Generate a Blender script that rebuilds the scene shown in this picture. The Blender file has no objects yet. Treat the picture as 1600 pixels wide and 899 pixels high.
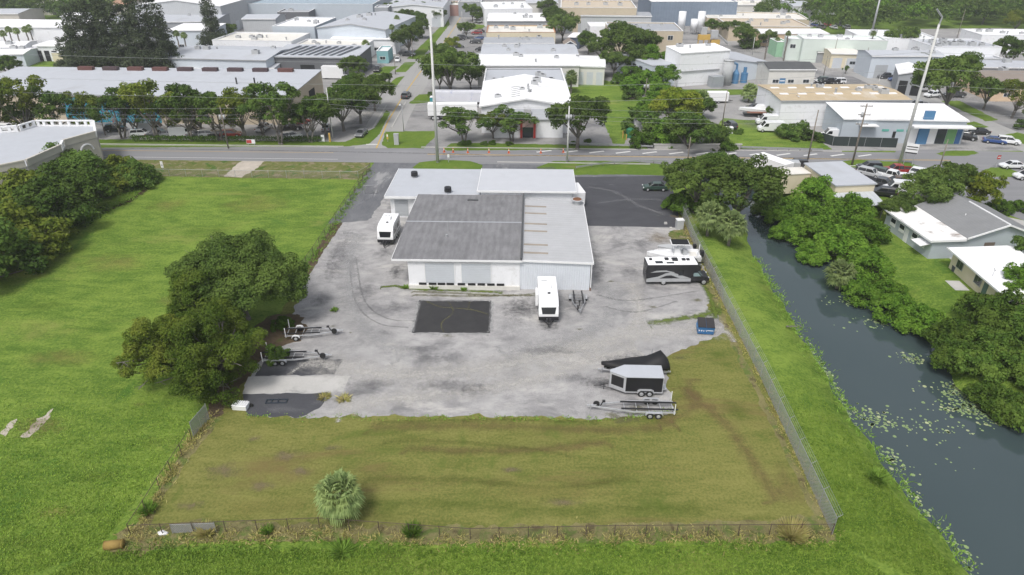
import bpy, math, random
import numpy as np
from mathutils import Vector, Matrix, noise as mnoise

S = bpy.context.scene
COL = S.collection
R = math.radians
# ------------------------------------------------------------------ camera, sky, sun, exposure
PITCH, FOC, CAMH = R(28.9), 1067.0, 45.0
cam_d = bpy.data.cameras.new('camera')
cam_d.sensor_width = 36.0
cam_d.lens = 36.0 * FOC / 1600.0
cam_d.clip_end = 6000
cam_d.clip_start = 0.5
cam = bpy.data.objects.new('camera', cam_d)
COL.objects.link(cam)
cam.location = (0, 0, CAMH)
cam.rotation_euler = (R(90) - PITCH, 0, 0)
S.camera = cam

SUN_EL, SUN_AZ = R(58), R(205)          # azimuth from +Y towards +X
world = bpy.data.worlds.new('World')
S.world = world
world.use_nodes = True
wn = world.node_tree
wn.nodes.clear()
sky = wn.nodes.new('ShaderNodeTexSky')
sky.sky_type = 'NISHITA'
sky.sun_disc = False
sky.sun_elevation = SUN_EL
sky.sun_rotation = SUN_AZ
sky.air_density = 1.0
sky.dust_density = 4.0
hsv = wn.nodes.new('ShaderNodeHueSaturation')
hsv.inputs['Saturation'].default_value = 0.40     # cloud cover: most of the blue is gone
bg = wn.nodes.new('ShaderNodeBackground')
bg.inputs['Strength'].default_value = 0.15
wo = wn.nodes.new('ShaderNodeOutputWorld')
wn.links.new(sky.outputs[0], hsv.inputs['Color'])
wn.links.new(hsv.outputs[0], bg.inputs['Color'])
wn.links.new(bg.outputs[0], wo.inputs['Surface'])

sun_d = bpy.data.lights.new('sun', 'SUN')
sun_d.energy = 1.7
sun_d.angle = R(14)
sun_d.color = (1.0, 0.97, 0.93)
sun = bpy.data.objects.new('sun', sun_d)
COL.objects.link(sun)
sv = Vector((math.sin(SUN_AZ) * math.cos(SUN_EL), math.cos(SUN_AZ) * math.cos(SUN_EL), math.sin(SUN_EL)))
sun.rotation_euler = (-sv).to_track_quat('-Z', 'Y').to_euler()
sun.location = (0, 0, 120)

S.view_settings.view_transform = 'Standard'
S.view_settings.look = 'None'
S.view_settings.gamma = 1
S.view_settings.use_curve_mapping = False
S.view_settings.exposure = 0.22
S.cycles.max_bounces = 6
S.cycles.diffuse_bounces = 3
S.cycles.glossy_bounces = 3
S.cycles.transparent_max_bounces = 24
S.cycles.volume_bounces = 1
S.cycles.use_denoising = True

# ------------------------------------------------------------------ picking real positions on the plan
cP, sP = math.cos(PITCH), math.sin(PITCH)


def G(px, py, z=0.0):
    """plan position of a spot of the photo that lies at height z"""
    a = (px - 800) / FOC
    b = (449.5 - py) / FOC
    dz = -sP + b * cP
    t = (z - CAMH) / dz
    return Vector((a * t, (cP + b * sP) * t, z))


def hgt(px, py0, py1):
    """height of an upright whose foot is at (px, py0) and whose top is at py1"""
    y = G(px, py0).y
    v = (449.5 - py1) / FOC
    return y * (v * cP - sP) / (cP + v * sP) + CAMH


def pxm(p):
    return FOC / (p.y * cP - (p.z - CAMH) * sP)


# ------------------------------------------------------------------ mesh collecting
class MB:
    def __init__(s):
        s.V, s.F, s.I = [], [], []

    def add(s, vs, fs, m=0):
        k = len(s.V)
        s.V.extend([tuple(v) for v in vs])
        for f in fs:
            s.F.append([k + i for i in f])
            s.I.append(m)
        return s

    def hexa(s, p, m=0):
        return s.add(p, [(3, 2, 1, 0), (4, 5, 6, 7), (0, 1, 5, 4), (1, 2, 6, 5), (2, 3, 7, 6), (3, 0, 4, 7)], m)

    def box(s, x0, x1, y0, y1, z0, z1, m=0):
        return s.hexa([(x0, y0, z0), (x1, y0, z0), (x1, y1, z0), (x0, y1, z0),
                       (x0, y0, z1), (x1, y0, z1), (x1, y1, z1), (x0, y1, z1)], m)

    def frust(s, b, t, z0, z1, m=0):
        """b, t = (x0, x1, y0, y1) at z0 and z1"""
        return s.hexa([(b[0], b[2], z0), (b[1], b[2], z0), (b[1], b[3], z0), (b[0], b[3], z0),
                       (t[0], t[2], z1), (t[1], t[2], z1), (t[1], t[3], z1), (t[0], t[3], z1)], m)

    def prism(s, poly, z0, z1, m=0):
        n = len(poly)
        a = sum(poly[i][0] * poly[(i + 1) % n][1] - poly[(i + 1) % n][0] * poly[i][1] for i in range(n))
        if a < 0:
            poly = poly[::-1]
        vs = [(p[0], p[1], z0) for p in poly] + [(p[0], p[1], z1) for p in poly]
        fs = [tuple(range(n))[::-1], tuple(range(n, 2 * n))]
        fs += [(i, (i + 1) % n, n + (i + 1) % n, n + i) for i in range(n)]
        return s.add(vs, fs, m)

    def side(s, prof, y0, y1, m=0, y0t=None, y1t=None):
        """profile [(x, z)] swept from y0 to y1"""
        n = len(prof)
        vs = [(p[0], y0, p[1]) for p in prof] + [(p[0], y1, p[1]) for p in prof]
        fs = [tuple(range(n)), tuple(range(n, 2 * n))[::-1]]
        fs += [((i + 1) % n, i, n + i, n + (i + 1) % n) for i in range(n)]
        return s.add(vs, fs, m)

    def tube(s, p, q, r0, r1=None, n=8, m=0):
        p, q = Vector(p), Vector(q)
        r1 = r0 if r1 is None else r1
        d = (q - p)
        if d.length < 1e-6:
            return s
        d.normalize()
        a = d.orthogonal().normalized()
        b = d.cross(a)
        vs = []
        for c, r in ((p, r0), (q, r1)):
            for i in range(n):
                t = 2 * math.pi * i / n
                vs.append(c + a * (math.cos(t) * r) + b * (math.sin(t) * r))
        fs = [(i, (i + 1) % n, n + (i + 1) % n, n + i) for i in range(n)]
        fs += [tuple(range(n))[::-1], tuple(range(n, 2 * n))]
        return s.add(vs, fs, m)

    def path(s, pts, r, n=6, m=0):
        for i in range(len(pts) - 1):
            s.tube(pts[i], pts[i + 1], r, r, n, m)
        return s

    def loft(s, secs, m=0, caps=True):
        """secs: rings of equal point count"""
        n = len(secs[0])
        vs = [p for r in secs for p in r]
        fs = []
        for k in range(len(secs) - 1):
            for i in range(n):
                j = (i + 1) % n
                fs.append((k * n + i, k * n + j, (k + 1) * n + j, (k + 1) * n + i))
        if caps:
            fs.append(tuple(range(n))[::-1])
            fs.append(tuple(range((len(secs) - 1) * n, len(secs) * n)))
        return s.add(vs, fs, m)

    def mesh(s, name, mats, smooth=False):
        me = bpy.data.meshes.new(name)
        me.from_pydata(s.V, [], s.F)
        for mt in (mats if isinstance(mats, (list, tuple)) else [mats]):
            me.materials.append(mt)
        me.polygons.foreach_set('material_index', s.I)
        if smooth:
            me.polygons.foreach_set('use_smooth', [True] * len(s.F))
        me.update()
        return me

    def build(s, name, mats, parent=None, smooth=False, bev=0, loc=None, rz=None):
        o = bpy.data.objects.new(name, s.mesh(name, mats, smooth))
        COL.objects.link(o)
        if parent is not None:
            o.parent = parent
        if bev:
            md = o.modifiers.new('bevel', 'BEVEL')
            md.width = bev
            md.segments = 2
            md.limit_method = 'ANGLE'
            md.angle_limit = R(35)
        if loc is not None:
            o.location = loc
        if rz is not None:
            o.rotation_euler.z = rz
        return o


def tag(o, label, cat, group=None):
    o['label'] = label
    o['category'] = cat
    if group:
        o['group'] = group
    return o


def thing(name, label, cat, loc=(0, 0, 0), rz=0.0, group=None):
    o = bpy.data.objects.new(name, None)
    o.empty_display_size = 0.3
    COL.objects.link(o)
    o.location = loc
    o.rotation_euler.z = rz
    return tag(o, label, cat, group)


def structure(o):
    o['kind'] = 'structure'
    return o


def stuff(o):
    o['kind'] = 'stuff'
    return o


KIDS = {}


def copy_tree(o, parent=None):
    c = o.copy()
    COL.objects.link(c)
    if parent is not None:
        c.parent = parent
    key = o.name
    kids = KIDS.get(key)
    if kids is None:
        kids = [k for k in o.children]
        KIDS[key] = kids
    KIDS[c.name] = [copy_tree(k, c) for k in kids]
    return c


def paint(o, col):
    """object colour of a thing and its parts (the car paint reads it)"""
    o.color = (*col, 1)
    for k in (KIDS.get(o.name) or o.children):
        paint(k, col)


ORD = ['first', 'second', 'third', 'fourth', 'fifth', 'sixth', 'seventh', 'eighth', 'ninth', 'tenth', 'eleventh',
       'twelfth', 'thirteenth', 'fourteenth', 'fifteenth', 'sixteenth', 'seventeenth', 'eighteenth', 'nineteenth', 'twentieth']

# ------------------------------------------------------------------ materials
def srgb(r, g, b):
    f = lambda c: (c / 255 / 12.92) if c / 255 <= 0.04045 else ((c / 255 + 0.055) / 1.055) ** 2.4
    return (f(r), f(g), f(b))


class NT:
    """small node-tree writer"""
    def __init__(s, name):
        s.m = bpy.data.materials.new(name)
        s.m.use_nodes = True
        s.t = s.m.node_tree
        s.t.nodes.clear()
        s.out = s.n('OutputMaterial')

    def n(s, typ, **kw):
        nd = s.t.nodes.new('ShaderNode' + typ)
        for k, v in kw.items():
            setattr(nd, k, v)
        return nd

    def put(s, sock, v):
        if isinstance(v, bpy.types.NodeSocket):
            s.t.links.new(v, sock)
        elif isinstance(v, (tuple, list)) and len(v) == 3 and sock.type == 'RGBA':
            sock.default_value = (*v, 1)
        else:
            sock.default_value = v

    def coord(s, kind='Object', scale=(1, 1, 1), rot=(0, 0, 0)):
        mp = s.n('Mapping')
        if kind == 'World':
            s.put(mp.inputs[0], s.n('NewGeometry').outputs['Position'])
        else:
            s.put(mp.inputs[0], s.n('TexCoord').outputs[kind])
        mp.inputs['Scale'].default_value = scale
        mp.inputs['Rotation'].default_value = rot
        return mp.outputs[0]

    def noise(s, vec, scale=1.0, detail=4.0, rough=0.55, dist=0.0):
        nd = s.n('TexNoise')
        s.put(nd.inputs['Vector'], vec)
        nd.inputs['Scale'].default_value = scale
        nd.inputs['Detail'].default_value = detail
        nd.inputs['Roughness'].default_value = rough
        nd.inputs['Distortion'].default_value = dist
        return nd.outputs[0]

    def ramp(s, fac, lo, hi, a=0.0, b=1.0):
        nd = s.n('MapRange')
        nd.interpolation_type = 'SMOOTHSTEP'
        s.put(nd.inputs[0], fac)
        for i, v in zip((1, 2, 3, 4), (lo, hi, a, b)):
            s.put(nd.inputs[i], v)
        return nd.outputs[0]

    def math(s, op, a, b=0.0):
        nd = s.n('Math', operation=op)
        s.put(nd.inputs[0], a)
        s.put(nd.inputs[1], b)
        return nd.outputs[0]

    def mix(s, fac, a, b, mode='MIX'):
        nd = s.n('MixRGB', blend_type=mode)
        s.put(nd.inputs[0], fac)
        s.put(nd.inputs[1], a)
        s.put(nd.inputs[2], b)
        return nd.outputs[0]

    def bump(s, h, strength=0.3, dist=0.05):
        nd = s.n('Bump')
        nd.inputs['Strength'].default_value = strength
        nd.inputs['Distance'].default_value = dist
        s.put(nd.inputs['Height'], h)
        return nd.outputs[0]

    def bsdf(s, col, rough=0.8, metal=0.0, normal=None, spec=0.3, **kw):
        nd = s.n('BsdfPrincipled')
        s.put(nd.inputs['Base Color'], col)
        s.put(nd.inputs['Roughness'], rough)
        s.put(nd.inputs['Metallic'], metal)
        nd.inputs['Specular IOR Level'].default_value = spec
        if normal is not None:
            s.put(nd.inputs['Normal'], normal)
        for k, v in kw.items():
            s.put(nd.inputs[k], v)
        return nd.outputs[0]

    def done(s, surf):
        s.put(s.out.inputs['Surface'], surf)
        return s.m


MATS = {}


def mat(name, col, rough=0.75, var=0.12, scale=0.6, metal=0.0, spec=0.3, stain=None, stain_amt=0.5, stain_scale=0.25,
        ribs=None, rib_depth=0.4, fine=0.06):
    """worn painted surface: two scales of mottling, optional stains and ribs ('x'/'y'/'z', period in m)"""
    if name in MATS:
        return MATS[name]
    t = NT(name)
    v = t.coord()
    n1 = t.noise(v, scale, 5)
    n2 = t.noise(v, scale * 14, 3)
    f = t.math('ADD', t.math('MULTIPLY', t.math('SUBTRACT', n1, 0.5), var * 3.2), t.math('MULTIPLY', t.math('SUBTRACT', n2, 0.5), fine * 3))
    g = t.math('ADD', f, 1.0)
    vm = t.n('VectorMath', operation='SCALE')
    vm.inputs[0].default_value = col
    t.put(vm.inputs['Scale'], g)
    c = vm.outputs[0]
    if stain is not None:
        n3 = t.noise(v, stain_scale, 7, 0.65, 0.4)
        c = t.mix(t.ramp(n3, 0.52, 0.72, 0.0, stain_amt), c, stain)
    nrm = None
    if ribs:
        ax, per = ribs
        sx = t.n('SeparateXYZ')
        t.put(sx.inputs[0], v)
        w = t.math('FRACT', t.math('DIVIDE', sx.outputs['xyz'.index(ax)], per))
        tri = t.math('ABSOLUTE', t.math('SUBTRACT', w, 0.5))
        rb = t.ramp(tri, 0.28, 0.42, 0.0, 1.0)
        nrm = t.bump(rb, rib_depth, 0.04)
        c = t.mix(t.math('MULTIPLY', t.ramp(tri, 0.40, 0.49), 0.22), c, (col[0] * .45, col[1] * .45, col[2] * .47))
    MATS[name] = t.done(t.bsdf(c, rough, metal, nrm, spec))
    return MATS[name]
# ------------------------------------------------------------------ ground materials (base colours only)
def mat_ground(name, a, b, c=None, sc=(0.05, 0.5, 5.0), w=(0.5, 0.35, 0.35), c_rng=(0.55, 0.7), c_sc=0.12, stretch=(1, 1, 1), rot=0.0,
               bump=0.5, bdist=0.06, d=None, d_rng=(0.6, 0.66), d_sc=0.6, rough=0.95, d_stretch=None):
    t = NT(name)
    v = t.coord('World')
    vs = t.coord('World', stretch, (0, 0, rot))
    n0 = t.noise(v, sc[0], 4, 0.6, 0.3)
    n1 = t.noise(vs, sc[1], 6, 0.68, 0.2)
    n2 = t.noise(v, sc[2], 4, 0.7)
    f = t.math('ADD', t.math('MULTIPLY', t.math('SUBTRACT', n0, 0.5), w[0] * 3), t.math('MULTIPLY', t.math('SUBTRACT', n1, 0.5), w[1] * 3))
    f = t.math('ADD', f, t.math('MULTIPLY', t.math('SUBTRACT', n2, 0.5), w[2] * 3))
    col = t.mix(t.ramp(f, -0.8, 0.8), a, b)
    if c is not None:
        n3 = t.noise(vs if d_stretch is None else v, c_sc, 7, 0.66, 0.5)
        col = t.mix(t.ramp(n3, c_rng[0], c_rng[1], 0.0, 0.85), col, c)
    if d is not None:
        vd = t.coord('World', d_stretch or (1, 1, 1), (0, 0, 0.15))
        n4 = t.noise(vd, d_sc, 8, 0.72, 0.6)
        col = t.mix(t.ramp(n4, d_rng[0], d_rng[1], 0.0, 0.8), col, d)
    h = t.math('ADD', n2, t.math('MULTIPLY', n1, 0.8))
    return t.done(t.bsdf(col, rough, 0, t.bump(h, bump, bdist), 0.15))


M_LAWN = mat_ground('lawn_grass', (.064, .130, .015), (.212, .296, .050), (.26, .26, .075), sc=(0.045, 0.42, 3.0), w=(.5, .75, .8), c_rng=(.54, .76), c_sc=.085,
                    stretch=(.55, 1.3, 1), rot=.35, bump=1.0, bdist=.2, d=(.055, .135, .018), d_rng=(.54, .70), d_sc=.13)
M_MOWN = mat_ground('mown_grass', (.090, .112, .021), (.225, .216, .066), (.165, .122, .050), sc=(0.07, 0.6, 4.0), w=(.4, .6, .85), c_rng=(.52, .72), c_sc=.16,
                    stretch=(.35, 1.3, 1), rot=.03, bump=.9, bdist=.1, d=(.085, .125, .020), d_rng=(.52, .68), d_sc=.13)
M_VERGE = mat_ground('verge_grass', (.055, .115, .012), (.15, .215, .032), (.20, .18, .07), sc=(0.08, 0.6, 3.0), c_rng=(.58, .76), c_sc=.2, bump=.7, bdist=.12)
M_WILD = mat_ground('rough_verge', (.10, .125, .03), (.19, .19, .07), (.27, .22, .15), sc=(0.2, 1.2, 4.0), c_rng=(.50, .62), c_sc=.55, bump=1, bdist=.2,
                    d=(.05, .12, .012), d_rng=(.55, .6), d_sc=.3)
M_DEAD = mat_ground('dead_grass', (.135, .125, .050), (.28, .25, .115), (.095, .075, .038), sc=(.3, 1.4, 6), c_rng=(.52, .64), c_sc=.7, bump=1, bdist=.15,
                    d=(.10, .16, .03), d_rng=(.48, .60), d_sc=.4)
M_MULCH = mat_ground('leaf_litter', (.060, .045, .030), (.145, .105, .068), (.08, .12, .025), sc=(.3, 1.4, 6), c_rng=(.60, .72), c_sc=.5, bump=1, bdist=.1)
M_GRAVEL = mat_ground('shell_gravel', (.225, .220, .222), (.42, .412, .405), (.165, .163, .168), sc=(0.06, 0.55, 8.0), w=(.45, .7, .65), c_rng=(.50, .68), c_sc=.15,
                      stretch=(.75, 1.15, 1), rot=-.12, bump=.35, bdist=.04, d=(.47, .455, .43), d_rng=(.53, .68), d_sc=.16, d_stretch=(.7, 1.3, 1))
M_DRIVE = mat_ground('worn_asphalt', (.085, .088, .10), (.20, .205, .215), (.30, .30, .30), sc=(.09, .6, 5), w=(.5, .4, .3), c_rng=(.56, .66), c_sc=.16,
                     stretch=(1.3, .4, 1), rot=-.1, bump=.25, bdist=.03)
M_ASPH = mat_ground('sealed_asphalt', (.050, .051, .058), (.092, .094, .105), (.16, .16, .17), sc=(.09, .5, 5), w=(.4, .35, .3), c_rng=(.60, .72), c_sc=.16, bump=.25,
                    bdist=.02, stretch=(.5, 1, 1), rot=.6)
M_PATCH = mat_ground('patch_asphalt', (.030, .030, .033), (.058, .057, .058), None, sc=(.15, .8, 6), bump=.3, bdist=.03, d=(.12, .095, .05), d_rng=(.70, .74), d_sc=.35)
M_ROAD = mat_ground('road_asphalt', (.185, .187, .196), (.265, .265, .272), (.13, .132, .14), sc=(.03, .3, 4), w=(.35, .5, .25), c_rng=(.55, .70), c_sc=.05, stretch=(.06, 1.6, 1),
                    rot=.048, bump=.15, bdist=.02)
M_STREET = mat_ground('street_asphalt', (.27, .268, .262), (.36, .355, .345), (.19, .19, .19), sc=(.03, .3, 4), w=(.35, .5, .25), c_rng=(.60, .72), c_sc=.08, stretch=(1.6, .08, 1),
                      bump=.15, bdist=.02)
M_LOT = mat_ground('old_lot_paving', (.20, .198, .198), (.36, .352, .345), (.13, .132, .14), sc=(.02, .2, 2), w=(.6, .4, .3), c_rng=(.52, .64), c_sc=.035, bump=.2, bdist=.03,
                   d=(.40, .385, .36), d_rng=(.58, .66), d_sc=.05)
M_CONC = mat_ground('concrete_paving', (.36, .355, .34), (.50, .49, .47), (.25, .25, .24), sc=(.1, .6, 5), c_rng=(.58, .7), c_sc=.3, bump=.2, bdist=.02)
M_SAND = mat_ground('bare_sand', (.33, .29, .24), (.52, .47, .41), None, sc=(.3, 1.2, 6), bump=.4, bdist=.04)
M_PAINT = mat('road_paint_white', (.62, .62, .60), .8, var=.18, scale=2)
M_YEL = mat('road_paint_yellow', (.50, .33, .07), .8, var=.2, scale=2)
M_KERB = mat('kerb_concrete', (.42, .41, .39), .9, var=.15)

# ------------------------------------------------------------------ the ground sheet with the canal cut into it
WZ = -2.0
_lp = [(1158, 345), (1180, 405), (1240, 505), (1285, 580), (1340, 670), (1395, 745), (1450, 815), (1515, 899)]
_rp = [(1225, 345), (1290, 400), (1350, 440), (1420, 490), (1470, 560), (1490, 600), (1545, 640), (1625, 665)]
LB = sorted([(G(*p, WZ).y, G(*p, WZ).x) for p in _lp])
RB = sorted([(G(*p, WZ).y, G(*p, WZ).x) for p in _rp])
LB = [(-60, 36.5)] + LB + [(131, 37.5), (150, 38.5), (165, 41.5), (185, 44)]
RB = [(-60, 57), (30, 56)] + RB + [(131, 50), (150, 50), (165, 48), (185, 45)]
_ly, _lx = np.array([a for a, b in LB]), np.array([b for a, b in LB])
_ry, _rx = np.array([a for a, b in RB]), np.array([b for a, b in RB])


def ground_z(X, Y):
    xl, xr = np.interp(Y, _ly, _lx), np.interp(Y, _ry, _rx)
    wob = 0.35 * np.sin(Y * .8) * np.sin(Y * .31 + 1)
    dl = (X - (xl + wob)) / 6.0               # -1 at bank top, 0 at water's edge
    dr = ((xr + wob) - X) / 3.5
    d = np.minimum(dl, dr)
    z = -2.0 * np.clip(d + 1, 0, 1) ** 1.35 - 1.2 * np.clip(d * 2.5, 0, 1)
    return np.where((Y < 185) & (d > -1), z, 0.0)


def _axis(lo, hi, ext):
    core = np.arange(lo, hi + .5, 1.0)
    return np.concatenate([[-e for e in ext[::-1]], core, ext])


gx = _axis(-60, 90, [130., 220., 400., 800., 1500.])
gy = np.concatenate([[-800., -400., -150., -60.], np.arange(-20., 190.5, 1.0), [260., 400., 700., 1100., 1600.]])
GX, GY = np.meshgrid(gx, gy)
GZ = ground_z(GX, GY)
nx, ny = len(gx), len(gy)
me = bpy.data.meshes.new('ground')
idx = np.arange(nx * ny).reshape(ny, nx)
q = np.stack([idx[:-1, :-1], idx[:-1, 1:], idx[1:, 1:], idx[1:, :-1]], -1).reshape(-1, 4)
me.from_pydata(np.stack([GX, GY, GZ], -1).reshape(-1, 3).tolist(), [], q.tolist())
me.materials.append(M_LAWN)
me.polygons.foreach_set('use_smooth', [True] * len(me.polygons))
ground = structure(bpy.data.objects.new('ground', me))
COL.objects.link(ground)


LVL = {}


def sheet(name, pts, lvl, material, jit=0.0, step=1.0, world=False, seed=1.0, smooth=1.4):
    """flat sheet lying on the ground; lvl counts 4 mm layers; jit frays the edge"""
    P = [Vector((p[0], p[1], 0)) if world else G(*p) for p in pts]
    out = []
    LVL[lvl] = LVL.get(lvl, -1) + 1
    zz = lvl * .004 + (LVL[lvl] % 12) * .0003
    n = len(P)
    for i in range(n):
        a, b = P[i], P[(i + 1) % n]
        k = max(1, int((b - a).length / step)) if jit else 1
        nr = Vector((-(b - a).y, (b - a).x, 0)).normalized()
        for j in range(k):
            p = a.lerp(b, j / k)
            if jit:
                s = mnoise.noise(Vector((p.x / smooth, p.y / smooth, seed))) + .7 * mnoise.noise(Vector((p.x / smooth * 3, p.y / smooth * 3, seed + 5)))
                p = p + nr * (s * jit)
            out.append((p.x, p.y, zz))
    me = bpy.data.meshes.new(name)
    me.from_pydata(out, [], [list(range(len(out)))])
    me.materials.append(material)
    o = structure(bpy.data.objects.new(name, me))
    COL.objects.link(o)
    if me.polygons[0].normal.z < 0:
        me.flip_normals()
    return o


# water
b = MB()
ys = np.arange(-60, 186, 3.0)
b.add([(np.interp(y, _ly, _lx) - 2, y, WZ) for y in ys] + [(np.interp(y, _ry, _rx) + 2, y, WZ) for y in ys],
      [(i, len(ys) + i, len(ys) + i + 1, i + 1) for i in range(len(ys) - 1)])
t = NT('canal_water')
v = t.coord('World', (1, 1, 1))
n = t.noise(v, 2.2, 4, .6)
n2 = t.noise(t.coord('World', (.3, 1, 1)), 0.9, 3)
big = t.noise(v, .08, 3)
M_WATER = t.done(t.bsdf(t.mix(big, (.038, .058, .062), (.050, .070, .074)), .035, 0, t.bump(t.math('ADD', n, n2), .035, .05), .5, **{'IOR': 1.6}))
structure(b.build('water', M_WATER))

# the fenced site
YARD = [(585, 256), (560, 300), (530, 345), (497, 402), (478, 440), (462, 480), (440, 515), (415, 548), (400, 575), (380, 606), (384, 640), (440, 652), (500, 651), (600, 650), (700, 652),
        (830, 650), (955, 655), (1030, 648), (1052, 640), (1042, 600), (1036, 560), (1060, 548), (1110, 530), (1140, 519), (1128, 500), (1105, 480), (1112, 455), (1098, 415), (1075, 380),
        (1062, 352), (915, 352), (880, 262)]
sheet('gravel_yard', YARD, 2, M_GRAVEL, .55, .5, seed=3)
LOT = [(578, 262), (533, 340), (497, 398), (462, 450), (415, 530), (372, 585), (330, 645), (262, 760), (222, 822), (640, 845), (960, 838), (1285, 818), (1296, 812), (1240, 700), (1190, 590),
       (1140, 490), (1105, 410), (1072, 345), (1060, 330)]
sheet('mown_lot', LOT, 1, M_MOWN, .3, .6, seed=9)
sheet('dead_grass_strip', [(172, 862), (180, 832), (300, 812), (520, 822), (760, 822), (960, 818), (1130, 815), (1270, 806), (1293, 800), (1306, 838), (1275, 848), (1000, 846), (700, 850), (480, 845), (330, 845), (215, 866)],
      3, M_DEAD, .5, .35, seed=5)
sheet('dead_grass_strip', [(1290, 812), (1240, 716), (1180, 592), (1135, 500), (1100, 425), (1066, 345), (1064, 352), (1090, 425), (1126, 503), (1170, 592), (1228, 716), (1274, 808)], 3, M_DEAD, .35, .5, seed=6)
sheet('dead_grass_strip', [(208, 830), (262, 742), (325, 648), (345, 655), (300, 712), (255, 775), (235, 822)], 3, M_DEAD, .3, .4, seed=7)
sheet('dead_grass_strip', [(576, 262), (530, 335), (487, 402), (462, 440), (478, 440), (500, 402), (545, 335), (583, 268)], 3, M_MULCH, .3, .5, seed=8)
sheet('leaf_litter', [(430, 492), (468, 490), (482, 512), (470, 532), (428, 545), (400, 572), (372, 612), (345, 650), (318, 655), (345, 600), (380, 520)], 4, M_MULCH, .5, .4, seed=11)
sheet('asphalt_drive', [(588, 248), (760, 246), (1050, 262), (1046, 276), (893, 277), (600, 310), (575, 345), (512, 350), (555, 298), (580, 262)], 3, M_DRIVE, .35, .6, seed=12)
sheet('asphalt_apron', [(890, 277), (1046, 275), (1057, 320), (1064, 356), (912, 353)], 4, M_ASPH, .12, .6, seed=13)
sheet('asphalt_patch', [(655, 470), (768, 470), (766, 521), (644, 520)], 3, M_PATCH, .22, .35, seed=14)
sheet('asphalt_pad', [(420, 556), (536, 562), (522, 586), (398, 588)], 3, M_ASPH, .25, .5, seed=16)
sheet('concrete_pad', [(388, 589), (548, 588), (536, 613), (378, 616)], 4, M_CONC, .2, .5, seed=17)
sheet('asphalt_pad', [(380, 616), (510, 614), (500, 640), (470, 652), (385, 650)], 3, M_ASPH, .3, .5, seed=18)
sheet('concrete_drive', [(930, 356), (1002, 354), (1010, 395), (1010, 420), (935, 425), (920, 405)], 3, M_GRAVEL, .3, .6, seed=21)
sheet('grass_patch', [(1045, 362), (1072, 358), (1088, 395), (1080, 408), (1050, 382)], 4, M_WILD, .4, .4, seed=23)
sheet('sand_patch', [(32, 683), (60, 655), (84, 638), (80, 650), (62, 668), (45, 684)], 1, M_SAND, .35, .35, seed=24, smooth=.8)
sheet('sand_patch', [(2, 678), (12, 662), (24, 655), (20, 668), (8, 682)], 1, M_SAND, .35, .3, seed=25, smooth=.8)
sheet('sand_patch', [(245, 495), (300, 478), (320, 482), (275, 502)], 1, M_VERGE, .3, .5, seed=26)
# roadside strips before the road
sheet('roadside_verge', [(-200, 236), (190, 237), (380, 246), (580, 250), (575, 262), (560, 281), (240, 276), (60, 268), (-200, 268)], 1, M_WILD, .4, .8, seed=41)
sheet('sand_track', [(350, 276), (382, 247), (415, 247), (404, 262), (378, 277)], 2, M_SAND, .4, .5, seed=42)
sheet('grass_island', [(645, 262), (655, 254), (690, 250), (735, 252), (754, 258), (752, 266), (650, 266)], 5, M_VERGE, .15, .5, seed=43)
sheet('grass_island', [(838, 262), (865, 252), (980, 252), (1042, 258), (1046, 275), (980, 273), (885, 274), (845, 268)], 5, M_VERGE, .2, .5, seed=44)

# the road across the picture and everything beyond it
u_road = (Vector((81.7, 141.1, 0)) - Vector((-84.4, 146.6, 0))).normalized()
v_road = Vector((-u_road.y, u_road.x, 0))


def RD(s, w):
    """road frame: s metres to the right of x = 0 along the near edge, w metres across"""
    p = Vector((0, 135.0, 0)) + u_road * s + v_road * w
    return (p.x, p.y)


sheet('district_paving', [(-900, 142), (900, 142), (900, 1000), (-900, 1000)], 1, M_LOT, world=True)
sheet('road', [RD(-400, -.4), RD(400, -3.2), RD(400, 8.6), RD(-400, 8.6)], 4, M_ROAD, world=True)
sheet('road', [(1385, 262), (1400, 236), (1440, 234), (1700, 240), (1900, 330), (1640, 360), (1560, 330), (1490, 300)], 5, M_ROAD, .0)
sheet('road', [(1330, 252), (1410, 250), (1460, 268), (1520, 310), (1440, 312), (1345, 305), (1318, 275)], 3, M_DRIVE, .3)


def street(name, cl, w, lvl, material):
    P = [G(*p) for p in cl]
    lft, rgt = [], []
    for i, p in enumerate(P):
        d = (P[min(i + 1, len(P) - 1)] - P[max(i - 1, 0)]).normalized()
        nr = Vector((-d.y, d.x, 0))
        lft.append((p + nr * w / 2)[:2])
        rgt.append((p - nr * w / 2)[:2])
    return sheet(name, rgt + lft[::-1], lvl, material, world=True)


ST = [(588, 232), (606, 190), (630, 150), (655, 115), (685, 80), (712, 40), (730, 10), (740, -10), (752, -45)]
street('street', ST, 9.5, 5, M_STREET)
street('street', [(1700, 262), (1560, 208), (1490, 178), (1420, 147), (1330, 108), (1265, 86), (1210, 72), (1150, 66)], 10, 5, M_STREET)
street('street', [(560, 120), (640, 118), (600, 92), (622, 72)], 6, 3, M_STREET)
# kerbs: real steps along the road and the street
def kerb(p, q, w=.35, h=.13):
    p, q = Vector((*p, 0)), Vector((*q, 0))
    d = (q - p)
    L = d.length
    return structure(MB().box(0, L, -w / 2, w / 2, 0, h).build('kerb', M_KERB, None, loc=(p.x, p.y, 0), rz=math.atan2(d.y, d.x)))


kerb(RD(-150, 8.75), RD(-37, 8.75))
kerb(RD(-20, 8.75), RD(70, 8.75))
kerb(G(612, 200)[:2], G(634, 160)[:2])
kerb(G(583, 200)[:2], G(604, 165)[:2])
kerb(RD(-3, -.6), RD(28, -1))
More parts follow.
